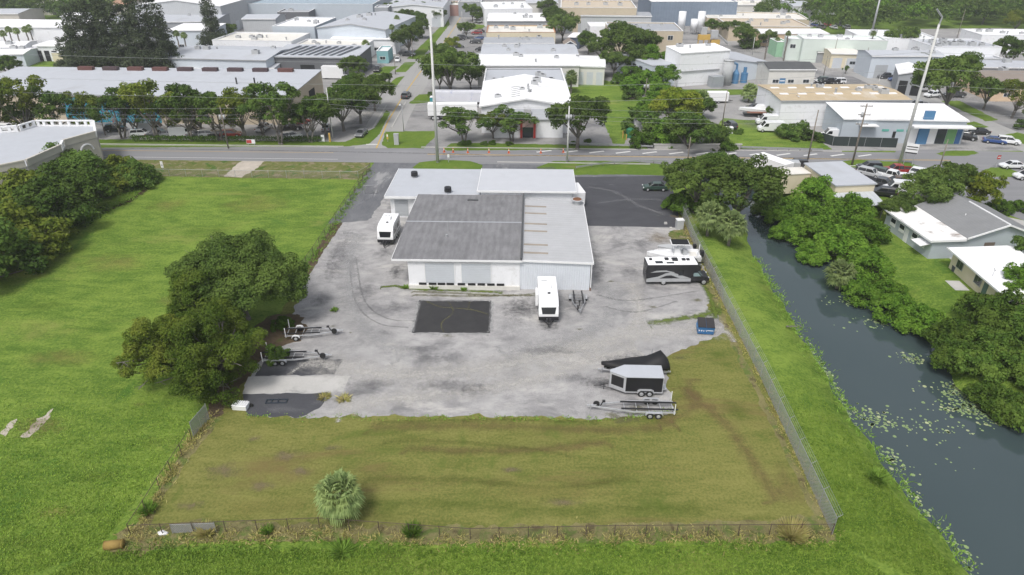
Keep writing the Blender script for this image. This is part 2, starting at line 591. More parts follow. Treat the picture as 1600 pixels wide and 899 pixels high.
# painted lines
def stripe(name, p, q, w, material, lvl=7):
    p, q = Vector((*p, 0)), Vector((*q, 0))
    d = (q - p).normalized()
    nr = Vector((-d.y, d.x, 0)) * w / 2
    return sheet(name, [(p + nr)[:2], (p - nr)[:2], (q - nr)[:2], (q + nr)[:2]], lvl, material, world=True)


stripe('road_line', RD(-200, 4.4), RD(-38, 4.4), .14, M_YEL)
stripe('road_line', RD(-18, 3.9), RD(90, 3.4), .14, M_YEL)
stripe('road_line', RD(-18, 4.25), RD(90, 3.75), .14, M_YEL)
stripe('road_line', RD(-180, 8.2), RD(-38, 8.2), .14, M_PAINT)
stripe('road_line', RD(-180, .2), RD(-36, .1), .14, M_PAINT)
for i in range(13):
    s = 5 + i * 5.6
    stripe('lane_dash', RD(s, 6.2 - i * .05), RD(s + 3.2, 7.5 - i * .05), .55, M_PAINT)
for i in range(6):
    s = 36 + i * 8
    stripe('lane_dash', RD(s, .3 - i * .22), RD(s + 3, .5 - i * .22), .3, M_PAINT)
for i in range(len(ST) - 1):
    a, c = G(*ST[i]), G(*ST[i + 1])
    stripe('road_line', a[:2], c[:2], .3, M_YEL)
stripe('stop_line', G(572, 226)[:2], G(590, 226)[:2], .5, M_PAINT)
# grass beyond the road
for i, (pts, m_) in enumerate((
        ([(602, 206), (683, 205), (680, 214), (662, 232), (606, 232), (596, 226)], M_VERGE),
        ([(694, 232), (705, 224), (760, 224), (860, 226), (930, 228), (1010, 229), (1012, 233), (860, 234), (698, 236)], M_VERGE),
        ([(886, 128), (925, 122), (975, 132), (1003, 145), (1000, 175), (985, 205), (975, 226), (958, 226), (945, 195), (900, 160), (884, 150)], M_LAWN),
        ([(1090, 232), (1112, 205), (1130, 185), (1165, 188), (1215, 188), (1275, 215), (1300, 234)], M_LAWN),
        ([(-200, 222), (200, 218), (540, 222), (585, 200), (604, 172), (610, 176), (592, 212), (575, 226), (540, 229), (200, 231), (-200, 231)], M_VERGE),
        ([(604, 137), (618, 122), (632, 119), (618, 137)], M_VERGE), ([(616, 113), (632, 98), (650, 97), (634, 113)], M_VERGE),
        ([(582, 116), (600, 104), (622, 104), (606, 116)], M_VERGE), ([(636, 92), (668, 62), (690, 40), (700, 30), (703, 38), (676, 72), (656, 93)], M_VERGE),
        ([(638, 162), (655, 148), (672, 147), (672, 160), (645, 163)], M_VERGE),
        ([(28, 109), (62, 97), (100, 91), (112, 108), (60, 112)], M_LAWN), ([(-100, 140), (20, 120), (30, 128), (-90, 150)], M_VERGE),
        ([(725, 46), (742, 38), (760, 40), (752, 46)], M_VERGE),
        ([(1506, 194), (1522, 190), (1545, 199), (1530, 202)], M_VERGE), ([(1565, 212), (1590, 207), (1640, 222), (1600, 226)], M_VERGE),
        ([(1462, 240), (1480, 236), (1520, 236), (1531, 240), (1510, 244), (1475, 244)], M_VERGE),
        ([(1538, 267), (1548, 262), (1575, 263), (1592, 270), (1580, 277), (1550, 277)], M_VERGE),
        ([(1310, 253), (1340, 250), (1420, 254), (1440, 262), (1330, 262)], M_VERGE),
        ([(1470, 158), (1500, 158), (1560, 188), (1540, 190)], M_VERGE), ([(955, 55), (985, 62), (975, 78), (930, 62), (918, 50)], M_LAWN),
        ([(1045, 140), (1200, 140), (1190, 148), (1050, 150)], M_VERGE))):
    sheet('grass_verge', pts, 6, m_, .3, .8, seed=60 + i)
# sideyard of the houses across the canal stays lawn; their drive
sheet('concrete_drive', [(1530, 330), (1600, 345), (1700, 360), (1700, 400), (1560, 352)], 2, M_CONC)
sheet('gravel_yard', [(1150, 255), (1260, 250), (1330, 262), (1330, 310), (1240, 300), (1165, 280)], 2, M_SAND, .3)


# ------------------------------------------------------------------ worn tracks and stains: thin layers of dust, dead grass or dirt with ragged edges
DEC = {}


def mat_layer(name, col, amt=.8, nsc=.8, soft=.5, var=.25):
    if name in DEC:
        return DEC[name]
    t = NT(name)
    v = t.coord('World')
    sx = t.n('SeparateXYZ')
    t.put(sx.inputs[0], t.coord('UV'))
    e = t.math('SUBTRACT', 1.0, t.math('ABSOLUTE', sx.outputs[1]))
    n1 = t.noise(v, nsc, 7, .68, .3)
    n2 = t.noise(v, nsc * 6, 3)
    a = t.math('ADD', e, t.math('MULTIPLY', t.math('SUBTRACT', n1, .5), 2.2))
    a = t.math('ADD', a, t.math('MULTIPLY', t.math('SUBTRACT', n2, .5), .5))
    a = t.math('MULTIPLY', t.ramp(a, .5 - soft / 2, .5 + soft), amt)
    a = t.math('MULTIPLY', a, t.ramp(e, 0.0, .18))
    k = t.math('ADD', 1.0, t.math('MULTIPLY', t.math('SUBTRACT', n2, .5), var * 4))
    vm = t.n('VectorMath', operation='SCALE')
    vm.inputs[0].default_value = col
    t.put(vm.inputs['Scale'], k)
    ms = t.n('MixShader')
    t.put(ms.inputs[0], a)
    t.put(ms.inputs[1], t.n('BsdfTransparent').outputs[0])
    t.put(ms.inputs[2], t.bsdf(vm.outputs[0], .95, 0, None, .1))
    DEC[name] = t.done(ms.outputs[0])
    return DEC[name]


def layer_mesh(name, vs, fs, uv, material, lvl):
    LVL[lvl] = LVL.get(lvl, -1) + 1
    zz = lvl * .004 + (LVL[lvl] % 12) * .0003
    me = bpy.data.meshes.new(name)
    me.from_pydata([(x, y, zz) for x, y in vs], [], fs)
    ul = me.uv_layers.new(name='UVMap')
    for i, l in enumerate(me.loops):
        ul.data[i].uv = uv[l.vertex_index]
    me.materials.append(material)
    o = structure(bpy.data.objects.new(name, me))
    COL.objects.link(o)
    return o


def band(name, line, w, material, lvl=6):
    """ragged strip along a line of photo spots, w metres wide"""
    P = [G(*p) for p in line]
    Q = []                                            # smooth the line
    for i in range(len(P) - 1):
        p0, p1, p2, p3 = P[max(i - 1, 0)], P[i], P[i + 1], P[min(i + 2, len(P) - 1)]
        for k in range(6):
            u = k / 6
            Q.append(.5 * ((2 * p1) + (p2 - p0) * u + (2 * p0 - 5 * p1 + 4 * p2 - p3) * u * u + (3 * p1 - p0 - 3 * p2 + p3) * u ** 3))
    Q.append(P[-1])
    vs, uv, fs = [], [], []
    s = 0
    for i, q_ in enumerate(Q):
        d = (Q[min(i + 1, len(Q) - 1)] - Q[max(i - 1, 0)]).normalized()
        n_ = Vector((-d.y, d.x, 0))
        end = 0.001 if i in (0, len(Q) - 1) else 1
        for k, f_ in enumerate((-1, 0, 1)):
            vs.append(tuple((q_ + n_ * f_ * w / 2)[:2]))
            uv.append((s, f_ if end == 1 else 1.0))
        s += .1
    for i in range(len(Q) - 1):
        for k in range(2):
            a = i * 3 + k
            fs.append((a, a + 1, a + 4, a + 3))
    return layer_mesh(name, vs, fs, uv, material, lvl)


def blob(name, px, py, rx, ry, material, lvl=6, rot=0.0):
    c = G(px, py)
    n = 20
    vs, uv, fs = [(c.x, c.y)], [(0, 0)], []
    for i in range(n):
        a = 2 * math.pi * i / n
        x, y = math.cos(a) * rx, math.sin(a) * ry
        vs.append((c.x + x * math.cos(rot) - y * math.sin(rot), c.y + x * math.sin(rot) + y * math.cos(rot)))
        uv.append((0, 1))
        fs.append((0, 1 + i, 1 + (i + 1) % n))
    return layer_mesh(name, vs, fs, uv, material, lvl)


D_SAND = mat_layer('pale_shell_dust', (.49, .475, .445), .65, 1.0, .9)
D_DUST = mat_layer('grey_dust', (.36, .36, .36), .6, 1.1, .9)
D_DARK = mat_layer('dark_stain', (.095, .095, .10), .7, 1.5, .8)
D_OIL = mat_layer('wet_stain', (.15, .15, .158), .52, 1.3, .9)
D_BROWN = mat_layer('brown_dead_turf', (.185, .130, .062), .42, .7, .8)
D_BRGREY = mat_layer('bare_earth', (.21, .165, .105), .55, .9, .7)
D_OLIVE = mat_layer('darker_turf', (.085, .105, .022), .28, .5, .9)
D_GREEN = mat_layer('greener_turf', (.095, .155, .022), .3, .5, .9)
D_YELT = mat_layer('yellowed_turf', (.25, .235, .07), .5, .3, 1.0)
D_WEED = mat_layer('weedy_crust', (.14, .135, .065), .6, 1.0, .5)
D_LINE = mat_layer('tyre_mark', (.12, .12, .125), .33, 1.5, .5)
D_WHITE = mat_layer('white_scuff', (.33, .33, .34), .30, .8, 1.0)
# gravel yard
band('dust_track', [(470, 560), (600, 585), (760, 575), (900, 545), (1010, 520), (1140, 512)], 6.5, D_SAND)
band('dust_track', [(520, 640), (640, 620), (800, 600), (930, 560), (1000, 545)], 4.5, D_SAND)
band('dust_track', [(560, 360), (545, 420), (560, 500), (640, 560)], 4.5, D_DUST)
band('dust_track', [(935, 440), (960, 480), (900, 530), (780, 560)], 5, D_DUST)
band('dust_track', [(985, 440), (1000, 480), (990, 520)], 4, D_SAND)
band('tyre_mark', [(545, 400), (555, 470), (590, 505), (640, 512)], .45, D_LINE)
band('tyre_mark', [(556, 398), (568, 466), (602, 497), (650, 502)], .45, D_LINE)
band('tyre_mark', [(930, 460), (985, 470), (1090, 455)], .5, D_LINE)
band('tyre_mark', [(940, 478), (995, 488), (1060, 470)], .5, D_LINE)
blob('dark_stain', 618, 425, 1.6, 3.2, D_DARK)
blob('dark_stain', 600, 395, 1.8, 3.0, D_OIL)
blob('dark_stain', 520, 420, 2.4, 5.5, D_OIL)
blob('dark_stain', 690, 560, 5, 1.4, D_OIL)
blob('dark_stain', 740, 610, 4, 1.3, D_OIL)
blob('dark_stain', 580, 600, 3.4, 1.2, D_OIL)
blob('dark_stain', 900, 590, 3.2, 1.1, D_OIL)
blob('dark_stain', 858, 510, 1.9, 1.3, D_DARK)
blob('dark_stain', 600, 520, 1.6, .7, D_OIL)
blob('dark_stain', 935, 430, 1.6, 4.0, D_OIL)
blob('dark_stain', 815, 482, 3.6, 4.2, D_DARK)
blob('dark_stain', 980, 565, 5.0, 2.2, D_DARK)
blob('dark_stain', 940, 598, 3.0, 1.4, D_DARK)
blob('dark_stain', 985, 598, 3.5, .9, D_OIL)
for x, y, r_ in ((520, 510, .8), (548, 520, .5), (700, 525, 1.2), (905, 515, .8), (1000, 640, 2.0), (980, 655, 2.4), (535, 625, 1.6), (505, 617, 1.2), (958, 648, 1.5), (1090, 470, 1.4), (1020, 480, 1.0), (955, 440, .7), (1065, 560, 1.4)):
    blob('weedy_patch', x, y, r_, r_ * .55, D_WEED)
band('weed_line', [(640, 456), (700, 458), (780, 462), (850, 462)], .9, D_WEED)
band('weed_line', [(666, 471), (690, 480), (735, 484), (764, 492)], .35, D_WEED)
band('weed_line', [(700, 471), (708, 488), (690, 505), (694, 520)], .3, D_WEED)
band('weed_line', [(734, 471), (732, 482)], .3, D_WEED)
# drive and apron
band('white_scuff', [(560, 320), (590, 300), (610, 275), (640, 256)], 1.1, D_WHITE)
band('white_scuff', [(600, 262), (620, 285), (600, 320)], .8, D_WHITE)
band('dark_stain', [(655, 268), (770, 268), (870, 262)], 2.2, D_OIL)
band('white_scuff', [(915, 292), (960, 300), (1000, 322), (1040, 336)], 1.5, D_WHITE)
band('white_scuff', [(930, 318), (985, 312), (1040, 312)], .8, D_WHITE)
band('dirt_line', [(1055, 335), (1085, 380), (1112, 420), (1128, 470)], 2.0, D_BRGREY)
blob('rubble_ground', 1030, 372, 3.2, 3.5, D_BRGREY)
blob('dark_stain', 450, 575, 3.0, .8, D_WHITE)
blob('dark_stain', 440, 640, 3.0, .8, D_WHITE)
# mown lot
band('brown_turf', [(1060, 600), (1130, 660), (1175, 720), (1215, 790)], 2.6, D_BROWN)
band('brown_turf', [(1020, 660), (1080, 640), (1075, 590)], 2.8, D_BROWN)
band('brown_turf', [(560, 668), (760, 666), (960, 672), (1060, 662)], 2.4, D_BROWN)
band('brown_turf', [(620, 700), (800, 705), (960, 690)], 1.8, D_BROWN)
band('dark_turf', [(590, 690), (740, 692), (900, 712)], 1.1, D_OLIVE)
band('dark_turf', [(560, 750), (700, 748), (860, 762), (1000, 745)], 1.6, D_OLIVE)
band('dark_turf', [(580, 660), (760, 656), (940, 660)], .9, D_OLIVE)
band('green_turf', [(560, 785), (720, 790), (900, 800), (1100, 790)], 2.2, D_GREEN)
blob('green_turf', 600, 800, 3.5, 1.8, D_GREEN)
blob('green_turf', 1130, 560, 2.6, 2.2, D_GREEN)
blob('green_turf', 1150, 640, 2.2, 3.0, D_GREEN)
blob('brown_turf', 1230, 760, 2.0, 4.0, D_BROWN)
for x, y, rx, ry in ((450, 712, 2.4, 1.3), (398, 686, .9, .7), (470, 738, 1.8, .9), (350, 735, 2.6, 1.6), (410, 760, 1.6, .9), (520, 700, 1.5, .6), (300, 790, 2.0, .9), (800, 735, 1.6, .5), (880, 785, 2.4, .7)):
    blob('bare_earth', x, y, rx, ry, D_BRGREY)
blob('yellow_turf', 400, 790, 5, 1.6, D_YELT)
blob('yellow_turf', 840, 770, 6, 1.6, D_YELT)
# left lawn
for x, y, rx, ry, m_ in ((262, 320, 5, 4, D_YELT), (285, 470, 4, 2.6, D_YELT), (60, 668, 4.2, 2.2, D_BROWN), (100, 560, 6, 2.4, D_YELT), (180, 410, 7, 4, D_YELT), (400, 320, 8, 5, D_YELT), (60, 480, 5, 3, D_GREEN), (250, 690, 3, 1.4, D_OLIVE), (215, 632, .9, .5, D_BROWN),
                        (150, 745, 3.4, 1.2, D_OLIVE), (90, 800, 3, 1.0, D_YELT), (20, 850, 4, 1.2, D_OLIVE), (420, 300, 9, 3, D_GREEN), (330, 360, 6, 3, D_GREEN)):
    blob('turf_patch', x, y, rx, ry, m_, 3)
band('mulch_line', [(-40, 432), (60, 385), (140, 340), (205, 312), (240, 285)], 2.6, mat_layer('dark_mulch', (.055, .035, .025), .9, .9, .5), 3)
# roads and lots beyond
band('dark_stain', [(190, 232), (380, 235), (560, 238), (760, 242)], 1.0, D_OIL, 8)
band('dark_stain', [(690, 246), (900, 243), (1150, 245), (1380, 250)], .9, D_OIL, 8)
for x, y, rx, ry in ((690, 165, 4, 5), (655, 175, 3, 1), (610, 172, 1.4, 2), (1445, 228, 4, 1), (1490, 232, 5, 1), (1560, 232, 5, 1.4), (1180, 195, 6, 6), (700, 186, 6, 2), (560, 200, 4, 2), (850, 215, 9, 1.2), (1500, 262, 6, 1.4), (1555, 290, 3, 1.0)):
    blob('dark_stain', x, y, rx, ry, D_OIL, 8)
rngd = random.Random(8)
for i in range(70):
    x, y = rngd.uniform(0, 1600), rngd.uniform(15, 200)
    k = 2.0 if y > 90 else 3.5
    blob('lot_stain', x, y, rngd.uniform(3, 9) * k * .6, rngd.uniform(2, 5) * k * .6, [D_OIL, D_DUST, D_SAND][i % 3], 2)

for a in ([(655, 469), (710, 470), (768, 469)], [(645, 521), (700, 522), (766, 522)], [(769, 470), (768, 495), (766, 520)], [(655, 470), (650, 495), (644, 520)]):
    band('dust_track', a, .9, D_DUST)

sheet('woodland_floor', [(1230, 56), (1290, 36), (1230, 14), (1330, -14), (1760, -14), (1720, 50), (1560, 44), (1400, 46), (1330, 56)], 3, M_VERGE, .0)
sheet('woodland_floor', [(-150, 34), (-200, -14), (225, -14), (215, 10), (150, 32)], 3, M_VERGE, .0)

D_SPARSE = mat_layer('sparse_grass', (.105, .145, .028), .88, .9, .5)
band('sparse_grass', [(1010, 508), (1050, 500), (1095, 494), (1128, 482)], 2.4, D_SPARSE)
band('sparse_grass', [(1085, 425), (1108, 462), (1120, 500)], 1.6, D_SPARSE)
band('sparse_grass', [(592, 450), (620, 447), (645, 452), (790, 457)], 1.1, D_SPARSE)
band('dead_weeds', [(640, 461), (720, 463), (800, 462), (850, 458)], 1.0, D_WEED)
for x, y, rx, ry in ((530, 390, 2.6, 7), (572, 455, 2.6, 3.6), (930, 405, 1.8, 6), (985, 425, 2.6, 3.4), (1000, 380, 2.4, 2.6), (860, 548, 5, 1.3), (700, 602, 6, 1.4), (560, 612, 3.6, 1.4), (620, 480, 2.6, 1.6), (905, 470, 2.6, 2.0), (500, 470, 2.0, 3.0), (650, 545, 4, 1.2)):
    blob('dark_stain', x, y, rx, ry, D_OIL)
# ------------------------------------------------------------------ building materials
W_WHITE = mat('wall_white', (.76, .77, .79), .7, var=.06, stain=(.50, .50, .48), stain_amt=.5, stain_scale=.6)
W_OFFW = mat('wall_off_white', (.62, .61, .575), .75, var=.06, stain=(.42, .40, .36), stain_amt=.4)
W_BLUEW = mat('wall_blue_white', (.55, .60, .655), .6, var=.05, ribs=('x', .45))
W_RIBW = mat('wall_ribbed_white', (.64, .675, .72), .55, var=.05, ribs=('x', .31), rib_depth=.7, stain=(.45, .44, .42), stain_amt=.3)
W_TAN = mat('wall_tan', (.50, .43, .325), .8, var=.06, stain=(.35, .29, .22), stain_amt=.3)
W_CREAM = mat('wall_cream', (.64, .575, .43), .8, var=.06, stain=(.45, .38, .28), stain_amt=.35)
W_GREY = mat('wall_grey', (.30, .315, .335), .75, var=.07)
W_DGREY = mat('wall_dark_grey', (.125, .13, .14), .7, var=.08, ribs=('x', .6))
W_LGREY = mat('wall_light_grey', (.44, .455, .47), .75, var=.06, ribs=('x', .8))
W_MINT = mat('wall_mint', (.58, .645, .60), .75, var=.05)
W_BLUE = mat('wall_pale_blue', (.42, .465, .51), .75, var=.06)
W_NAVY = mat('wall_navy', (.09, .115, .16), .7, var=.08)
W_PEACH = mat('wall_peach', (.60, .455, .32), .8, var=.06)
W_BEIGE = mat('wall_beige', (.50, .475, .425), .85, var=.05, stain=(.38, .35, .30), stain_amt=.4)
R_WHITE = mat('roof_white', (.78, .79, .80), .6, var=.05, stain=(.55, .54, .51), stain_amt=.5, stain_scale=.12)
R_BWHITE = mat('roof_bright_white', (.86, .86, .87), .5, var=.03, stain=(.66, .65, .62), stain_amt=.3, stain_scale=.1)
R_CREAM = mat('roof_cream', (.68, .66, .61), .75, var=.06, stain=(.46, .43, .38), stain_amt=.6, stain_scale=.12)
R_METAL = mat('roof_metal', (.46, .485, .51), .45, var=.06, ribs=('x', .9), stain=(.33, .33, .33), stain_amt=.4, stain_scale=.1)
R_METALY = mat('roof_metal_lengthwise', (.43, .435, .445), .45, var=.07, ribs=('y', .8), rib_depth=.5, stain=(.36, .36, .36), stain_amt=.5, stain_scale=.2)
R_GREY = mat('roof_grey', (.33, .345, .37), .8, var=.09, stain=(.44, .45, .46), stain_amt=.5, stain_scale=.1)
R_LGREY = mat('roof_light_grey', (.43, .45, .485), .75, var=.05, stain=(.36, .365, .38), stain_amt=.5, stain_scale=.12)
R_TAN = mat('roof_tan', (.45, .365, .245), .9, var=.10, stain=(.55, .51, .45), stain_amt=.6, stain_scale=.15)
R_BROWN = mat('roof_brown', (.235, .20, .175), .9, var=.08)
R_DARK = mat('roof_dark', (.085, .088, .092), .9, var=.1)
R_SHINGLE = mat('roof_shingle', (.215, .22, .225), .9, var=.1, ribs=('y', .4), rib_depth=.3)
M_TRIM = mat('trim_white', (.74, .745, .75), .6, var=.05)
M_GUT = mat('trim_grey', (.33, .34, .35), .6, var=.06)
M_DOORW = mat('roller_door_white', (.52, .55, .585), .55, var=.05, ribs=('z', .28), rib_depth=.35)
M_DOORG = mat('roller_door_grey', (.40, .42, .44), .55, var=.05, ribs=('z', .28), rib_depth=.7)
M_OPEN = mat('dark_opening', (.022, .023, .026), .9, var=.05)
M_RUB = mat('black_rubber', (.022, .022, .023), .85, var=.2)
M_BLK = mat('black_paint', (.020, .020, .023), .45, var=.1)
M_ALU = mat('aluminium', (.60, .61, .63), .42, var=.08, metal=.55, spec=.5)
M_GALV = mat('galvanised_steel', (.36, .37, .385), .5, var=.1, metal=.4)
M_RUST = mat('rusty_steel', (.16, .075, .04), .9, var=.25, scale=2)
M_HVAC = mat('rooftop_unit_grey', (.40, .41, .42), .7, var=.08)
M_RED = mat('red_paint', (.42, .045, .04), .5, var=.08)
M_BLUEP = mat('blue_paint', (.08, .20, .36), .5, var=.05)
M_GREENP = mat('green_paint', (.03, .15, .075), .6, var=.1)
M_YELP = mat('yellow_paint', (.52, .34, .09), .6, var=.1)
M_WOOD = mat('pole_wood', (.20, .175, .15), .9, var=.2, scale=3)
M_CPOLE = mat('pole_concrete', (.55, .55, .54), .85, var=.08)
M_WIRE = mat('wire', (.30, .31, .32), .6, var=.05)
t = NT('window_glass')
M_GLASS = t.done(t.bsdf((.03, .038, .045), .08, 0, None, .6))
t = NT('tinted_glass')
M_TINT = t.done(t.bsdf((.018, .02, .024), .06, 0, None, .7))


def ring_walls(mb, W, D, h, th=.25, m=0):
    mb.box(0, W, 0, th, 0, h, m)
    mb.box(0, W, D - th, D, 0, h, m)
    mb.box(0, th, th, D - th, 0, h, m)
    mb.box(W - th, W, th, D - th, 0, h, m)
    return mb


def gable_walls(W, D, h, rise, axis):
    """solid under a pitched roof; axis = direction of the ridge"""
    mb = MB()
    if axis == 'y':
        mb.side([(0, 0), (0, h), (W / 2, h + rise), (W, h), (W, 0)], 0, D)
    else:
        vs = [(0, 0, 0), (0, D, 0), (0, D, h), (0, D / 2, h + rise), (0, 0, h)]
        vs2 = [(W, *v[1:]) for v in vs]
        mb.add(vs + vs2, [(0, 1, 2, 3, 4)[::-1], (5, 6, 7, 8, 9)] + [(i, (i + 1) % 5, 5 + (i + 1) % 5, 5 + i) for i in range(5)])
    return mb


def slab(mb, a, b, c, d, th=.14, m=0):
    """sloping plate with top corners a b c d"""
    p = [Vector(v) for v in (a, b, c, d)]
    return mb.hexa([v - Vector((0, 0, th)) for v in p] + p, m)


# ------------------------------------------------------------------ the main building
TILT = R(-1.6)
O = G(640, 450)
SITE = thing('commercial_building', 'white industrial building with dark flat roof, ribbed metal wing and pale office behind', 'building', (O.x, O.y, 0), TILT)
w = MB()
w.box(0, 15, 0, 24, 0, 4.3)
w.build('warehouse_wall', W_WHITE, SITE)
MB().box(-.05, 15.02, -.28, -.003, 0, .55).build('dock_ledge', W_OFFW, SITE)
for x0 in (1.35, 2.7, 3.9, 5.1, 6.6, 8.0, 9.3, 10.6, 11.9):
    MB().box(x0, x0 + 1.0, -.2, -.004, .62, .86).build('dock_bumper', M_RUB, SITE)
for x0 in (2.3, 7.2):
    d = MB()
    d.box(x0, x0 + 3.9, -.06, -.004, .9, 3.85)
    d.build('roller_door', M_DOORW, SITE)
    MB().box(x0 - .12, x0 - .003, -.09, -.004, .9, 3.97).box(x0 + 3.903, x0 + 4.02, -.09, -.004, .9, 3.97).box(x0, x0 + 3.9, -.09, -.004, 3.853, 3.97).build('door_frame', M_TRIM, SITE)
t = NT('old_bitumen_roof')
v = t.coord()
sx = t.n('SeparateXYZ')
t.put(sx.inputs[0], v)
wv = t.n('TexWave', wave_type='BANDS', bands_direction='X')
t.put(wv.inputs['Vector'], v)
wv.inputs['Scale'].default_value = .33
wv.inputs['Distortion'].default_value = 2.5
wv.inputs['Detail'].default_value = 4
n1 = t.noise(t.coord('Object', (1.6, .35, 1)), 1.2, 6, .7)
n2 = t.noise(v, .35, 4)
f = t.math('ADD', t.math('MULTIPLY', wv.outputs[1], .08), t.math('ADD', t.math('MULTIPLY', n1, .8), t.math('MULTIPLY', n2, .5)))
R_BIT = t.done(t.bsdf(t.mix(t.ramp(f, .32, 1.05), (.132, .132, .138), (.245, .244, .252)), .9, 0, t.bump(n1, .3, .03), .2))
rf = MB()
slab(rf, (-2.0, -.35, 4.5), (15.25, -.35, 4.5), (15.25, 11.5, 4.85), (-2.0, 11.5, 4.85), .16)
slab(rf, (-2.0, 11.502, 4.85), (15.25, 11.502, 4.85), (15.25, 23.4, 4.5), (-2.0, 23.4, 4.5), .16)
dark = rf.build('dark_roof', R_BIT, SITE)
MB().box(-2.0, 15.2, 11.35, 11.65, 4.80, 4.875).build('roof_ridge', R_GREY, dark)
MB().box(-2.06, -2.003, -.4, 23.4, 4.28, 4.62).box(-2.06, 15.3, -.42, -.353, 4.26, 4.55).build('fascia', M_TRIM, dark)
MB().tube((4.6, 8.4, 4.7), (4.6, 8.4, 6.2), .05, .05, 8).build('vent_pipe', M_GUT, dark)
MB().tube((4.55, 6.6, 4.6), (4.55, 6.6, 5.0), .16, .16, 10).build('vent_pipe', M_GUT, dark)
MB().box(6.3, 8.0, 20.5, 21.0, 4.6, 4.72).build('roof_curb', R_DARK, dark)
MB().box(15.05, 15.30, -.3, 23.3, 4.52, 4.92).build('parapet_strip', R_DARK, dark)
# soffit posts under the left overhang
# ribbed metal wing
w = MB()
w.side([(15.02, 0), (15.02, 4.25), (24.4, 3.95), (24.4, 0)], .05, 21.6)
w.build('metal_wing_wall', W_RIBW, SITE)
rf = MB()
slab(rf, (15.3, -.12, 4.47), (24.7, -.12, 4.17), (24.7, 21.8, 4.17), (15.3, 21.8, 4.47), .12)
mr = rf.build('metal_roof', R_METALY, SITE)
MB().hexa([(15.3, -.22, 4.27), (24.74, -.22, 3.97), (24.74, -.123, 3.97), (15.3, -.123, 4.27), (15.3, -.22, 4.56), (24.74, -.22, 4.26), (24.74, -.123, 4.26), (15.3, -.123, 4.56)]).box(24.703, 24.80, -.22, 21.8, 3.98, 4.24).build('fascia', M_TRIM, mr)
for yy in (2.0, 4.6, 9.2, 11.8, 15.8, 18.6):
    MB().hexa([(15.45, yy, 4.466), (18.8, yy, 4.36), (18.8, yy + .5, 4.36), (15.45, yy + .5, 4.466), (15.45, yy, 4.50), (18.8, yy, 4.393), (18.8, yy + .5, 4.393), (15.45, yy + .5, 4.50)]).build('skylight', mat('brown_skylight', (.30, .265, .22), .7, var=.15), mr)
MB().tube((24.55, -.16, 0.1), (24.55, -.16, 4.0), .07, .07, 8).build('downpipe', M_TRIM, SITE)
MB().tube((24.5, -.2, 0.1), (24.5, -.2, .5), .1, .1, 8).build('drain_elbow', M_RUST, SITE)
e = MB()
e.tube((23.7, 20.6, 4.0), (23.7, 20.6, 4.9), .62, .62, 14)
e.tube((23.7, 20.6, 4.9), (23.7, 20.6, 5.02), .95, .95, 16)
e = e.build('exhaust_fan', M_HVAC, mr)
MB().tube((23.7, 20.6, 5.023), (23.7, 20.6, 5.12), .72, .6, 14).build('fan_hood', M_RUST, e)
# office block behind
w = MB()
w.box(-6.9, 8.0, 24.3, 36.6, 0, 3.7)
w.build('office_wall', W_WHITE, SITE)
rf = MB()
rf.box(-7.6, 7.9, 23.6, 37.4, 3.75, 3.98)
orf = rf.build('office_roof', R_LGREY, SITE)
MB().box(-7.7, -7.603, 23.5, 37.4, 3.62, 4.03).box(-7.7, 7.9, 23.5, 23.597, 3.62, 4.03).build('fascia', M_TRIM, orf)
for x, y in ((-4.1, 33.0), (2.6, 25.6)):
    vnt = MB()
    vnt.tube((x, y, 3.9), (x, y, 4.25), .42, .42, 12)
    vnt = vnt.build('roof_ventilator', M_GUT, orf)
    MB().tube((x, y, 4.25), (x, y, 4.95), .62, .58, 14).build('ventilator_drum', M_BLK, vnt)
w = MB()
w.box(8.2, 23.1, 23.9, 33.6, 0, 5.0)
w.build('raised_office_wall', W_WHITE, SITE)
rf = MB()
rf.box(7.7, 23.7, 23.4, 34.2, 5.003, 5.22)
rr_ = rf.build('raised_office_roof', mat('roof_pale_grey', (.475, .49, .52), .75, var=.04, stain=(.40, .41, .43), stain_amt=.4, stain_scale=.2), SITE)
MB().box(7.6, 23.78, 23.3, 23.397, 4.93, 5.26).box(23.703, 23.78, 23.4, 34.2, 4.93, 5.26).box(7.6, 7.697, 23.4, 34.2, 4.93, 5.26).build('fascia', M_TRIM, rr_)
MB().box(-6.2, -4.0, 24.22, 24.297, .3, 3.1).build('roller_door', M_DOORG, SITE)
wf = MB().box(-1.95, -.6, 24.21, 24.297, 1.15, 3.15).build('window', mat('green_window_frame', (.30, .38, .35), .6), SITE)
MB().box(-1.8, -.75, 24.19, 24.207, 1.25, 2.1).box(-1.8, -.75, 24.19, 24.207, 2.2, 3.05).build('pane', mat('green_glass', (.05, .12, .10), .15, spec=.6), wf)
MB().box(.1, .5, 24.0, 24.297, .9, 1.7).build('electric_meter', M_GUT, SITE)
w = MB()
for x0, x1 in ((-3.6, -3.4), ):
    w.tube((-.2, 23.9, .2), (-.2, 23.9, 1.4), .05, .05, 6)
w.build('standpipe', M_GALV, SITE)


# ------------------------------------------------------------------ chain-link fences
def mat_link(name, cover, col, period=.16, metal=.0):
    t = NT(name)
    v = t.coord('UV')
    sx = t.n('SeparateXYZ')
    t.put(sx.inputs[0], v)
    fs = []
    for sgn in (1, -1):
        a = t.math('FRACT', t.math('DIVIDE', t.math('ADD', sx.outputs[0], t.math('MULTIPLY', sx.outputs[1], sgn)), period))
        fs.append(t.math('LESS_THAN', a, cover))
    al = t.math('MAXIMUM', fs[0], fs[1])
    tr = t.n('BsdfTransparent')
    ms = t.n('MixShader')
    t.put(ms.inputs[0], al)
    t.put(ms.inputs[1], tr.outputs[0])
    t.put(ms.inputs[2], t.bsdf(col, .55, metal))
    return t.done(ms.outputs[0])


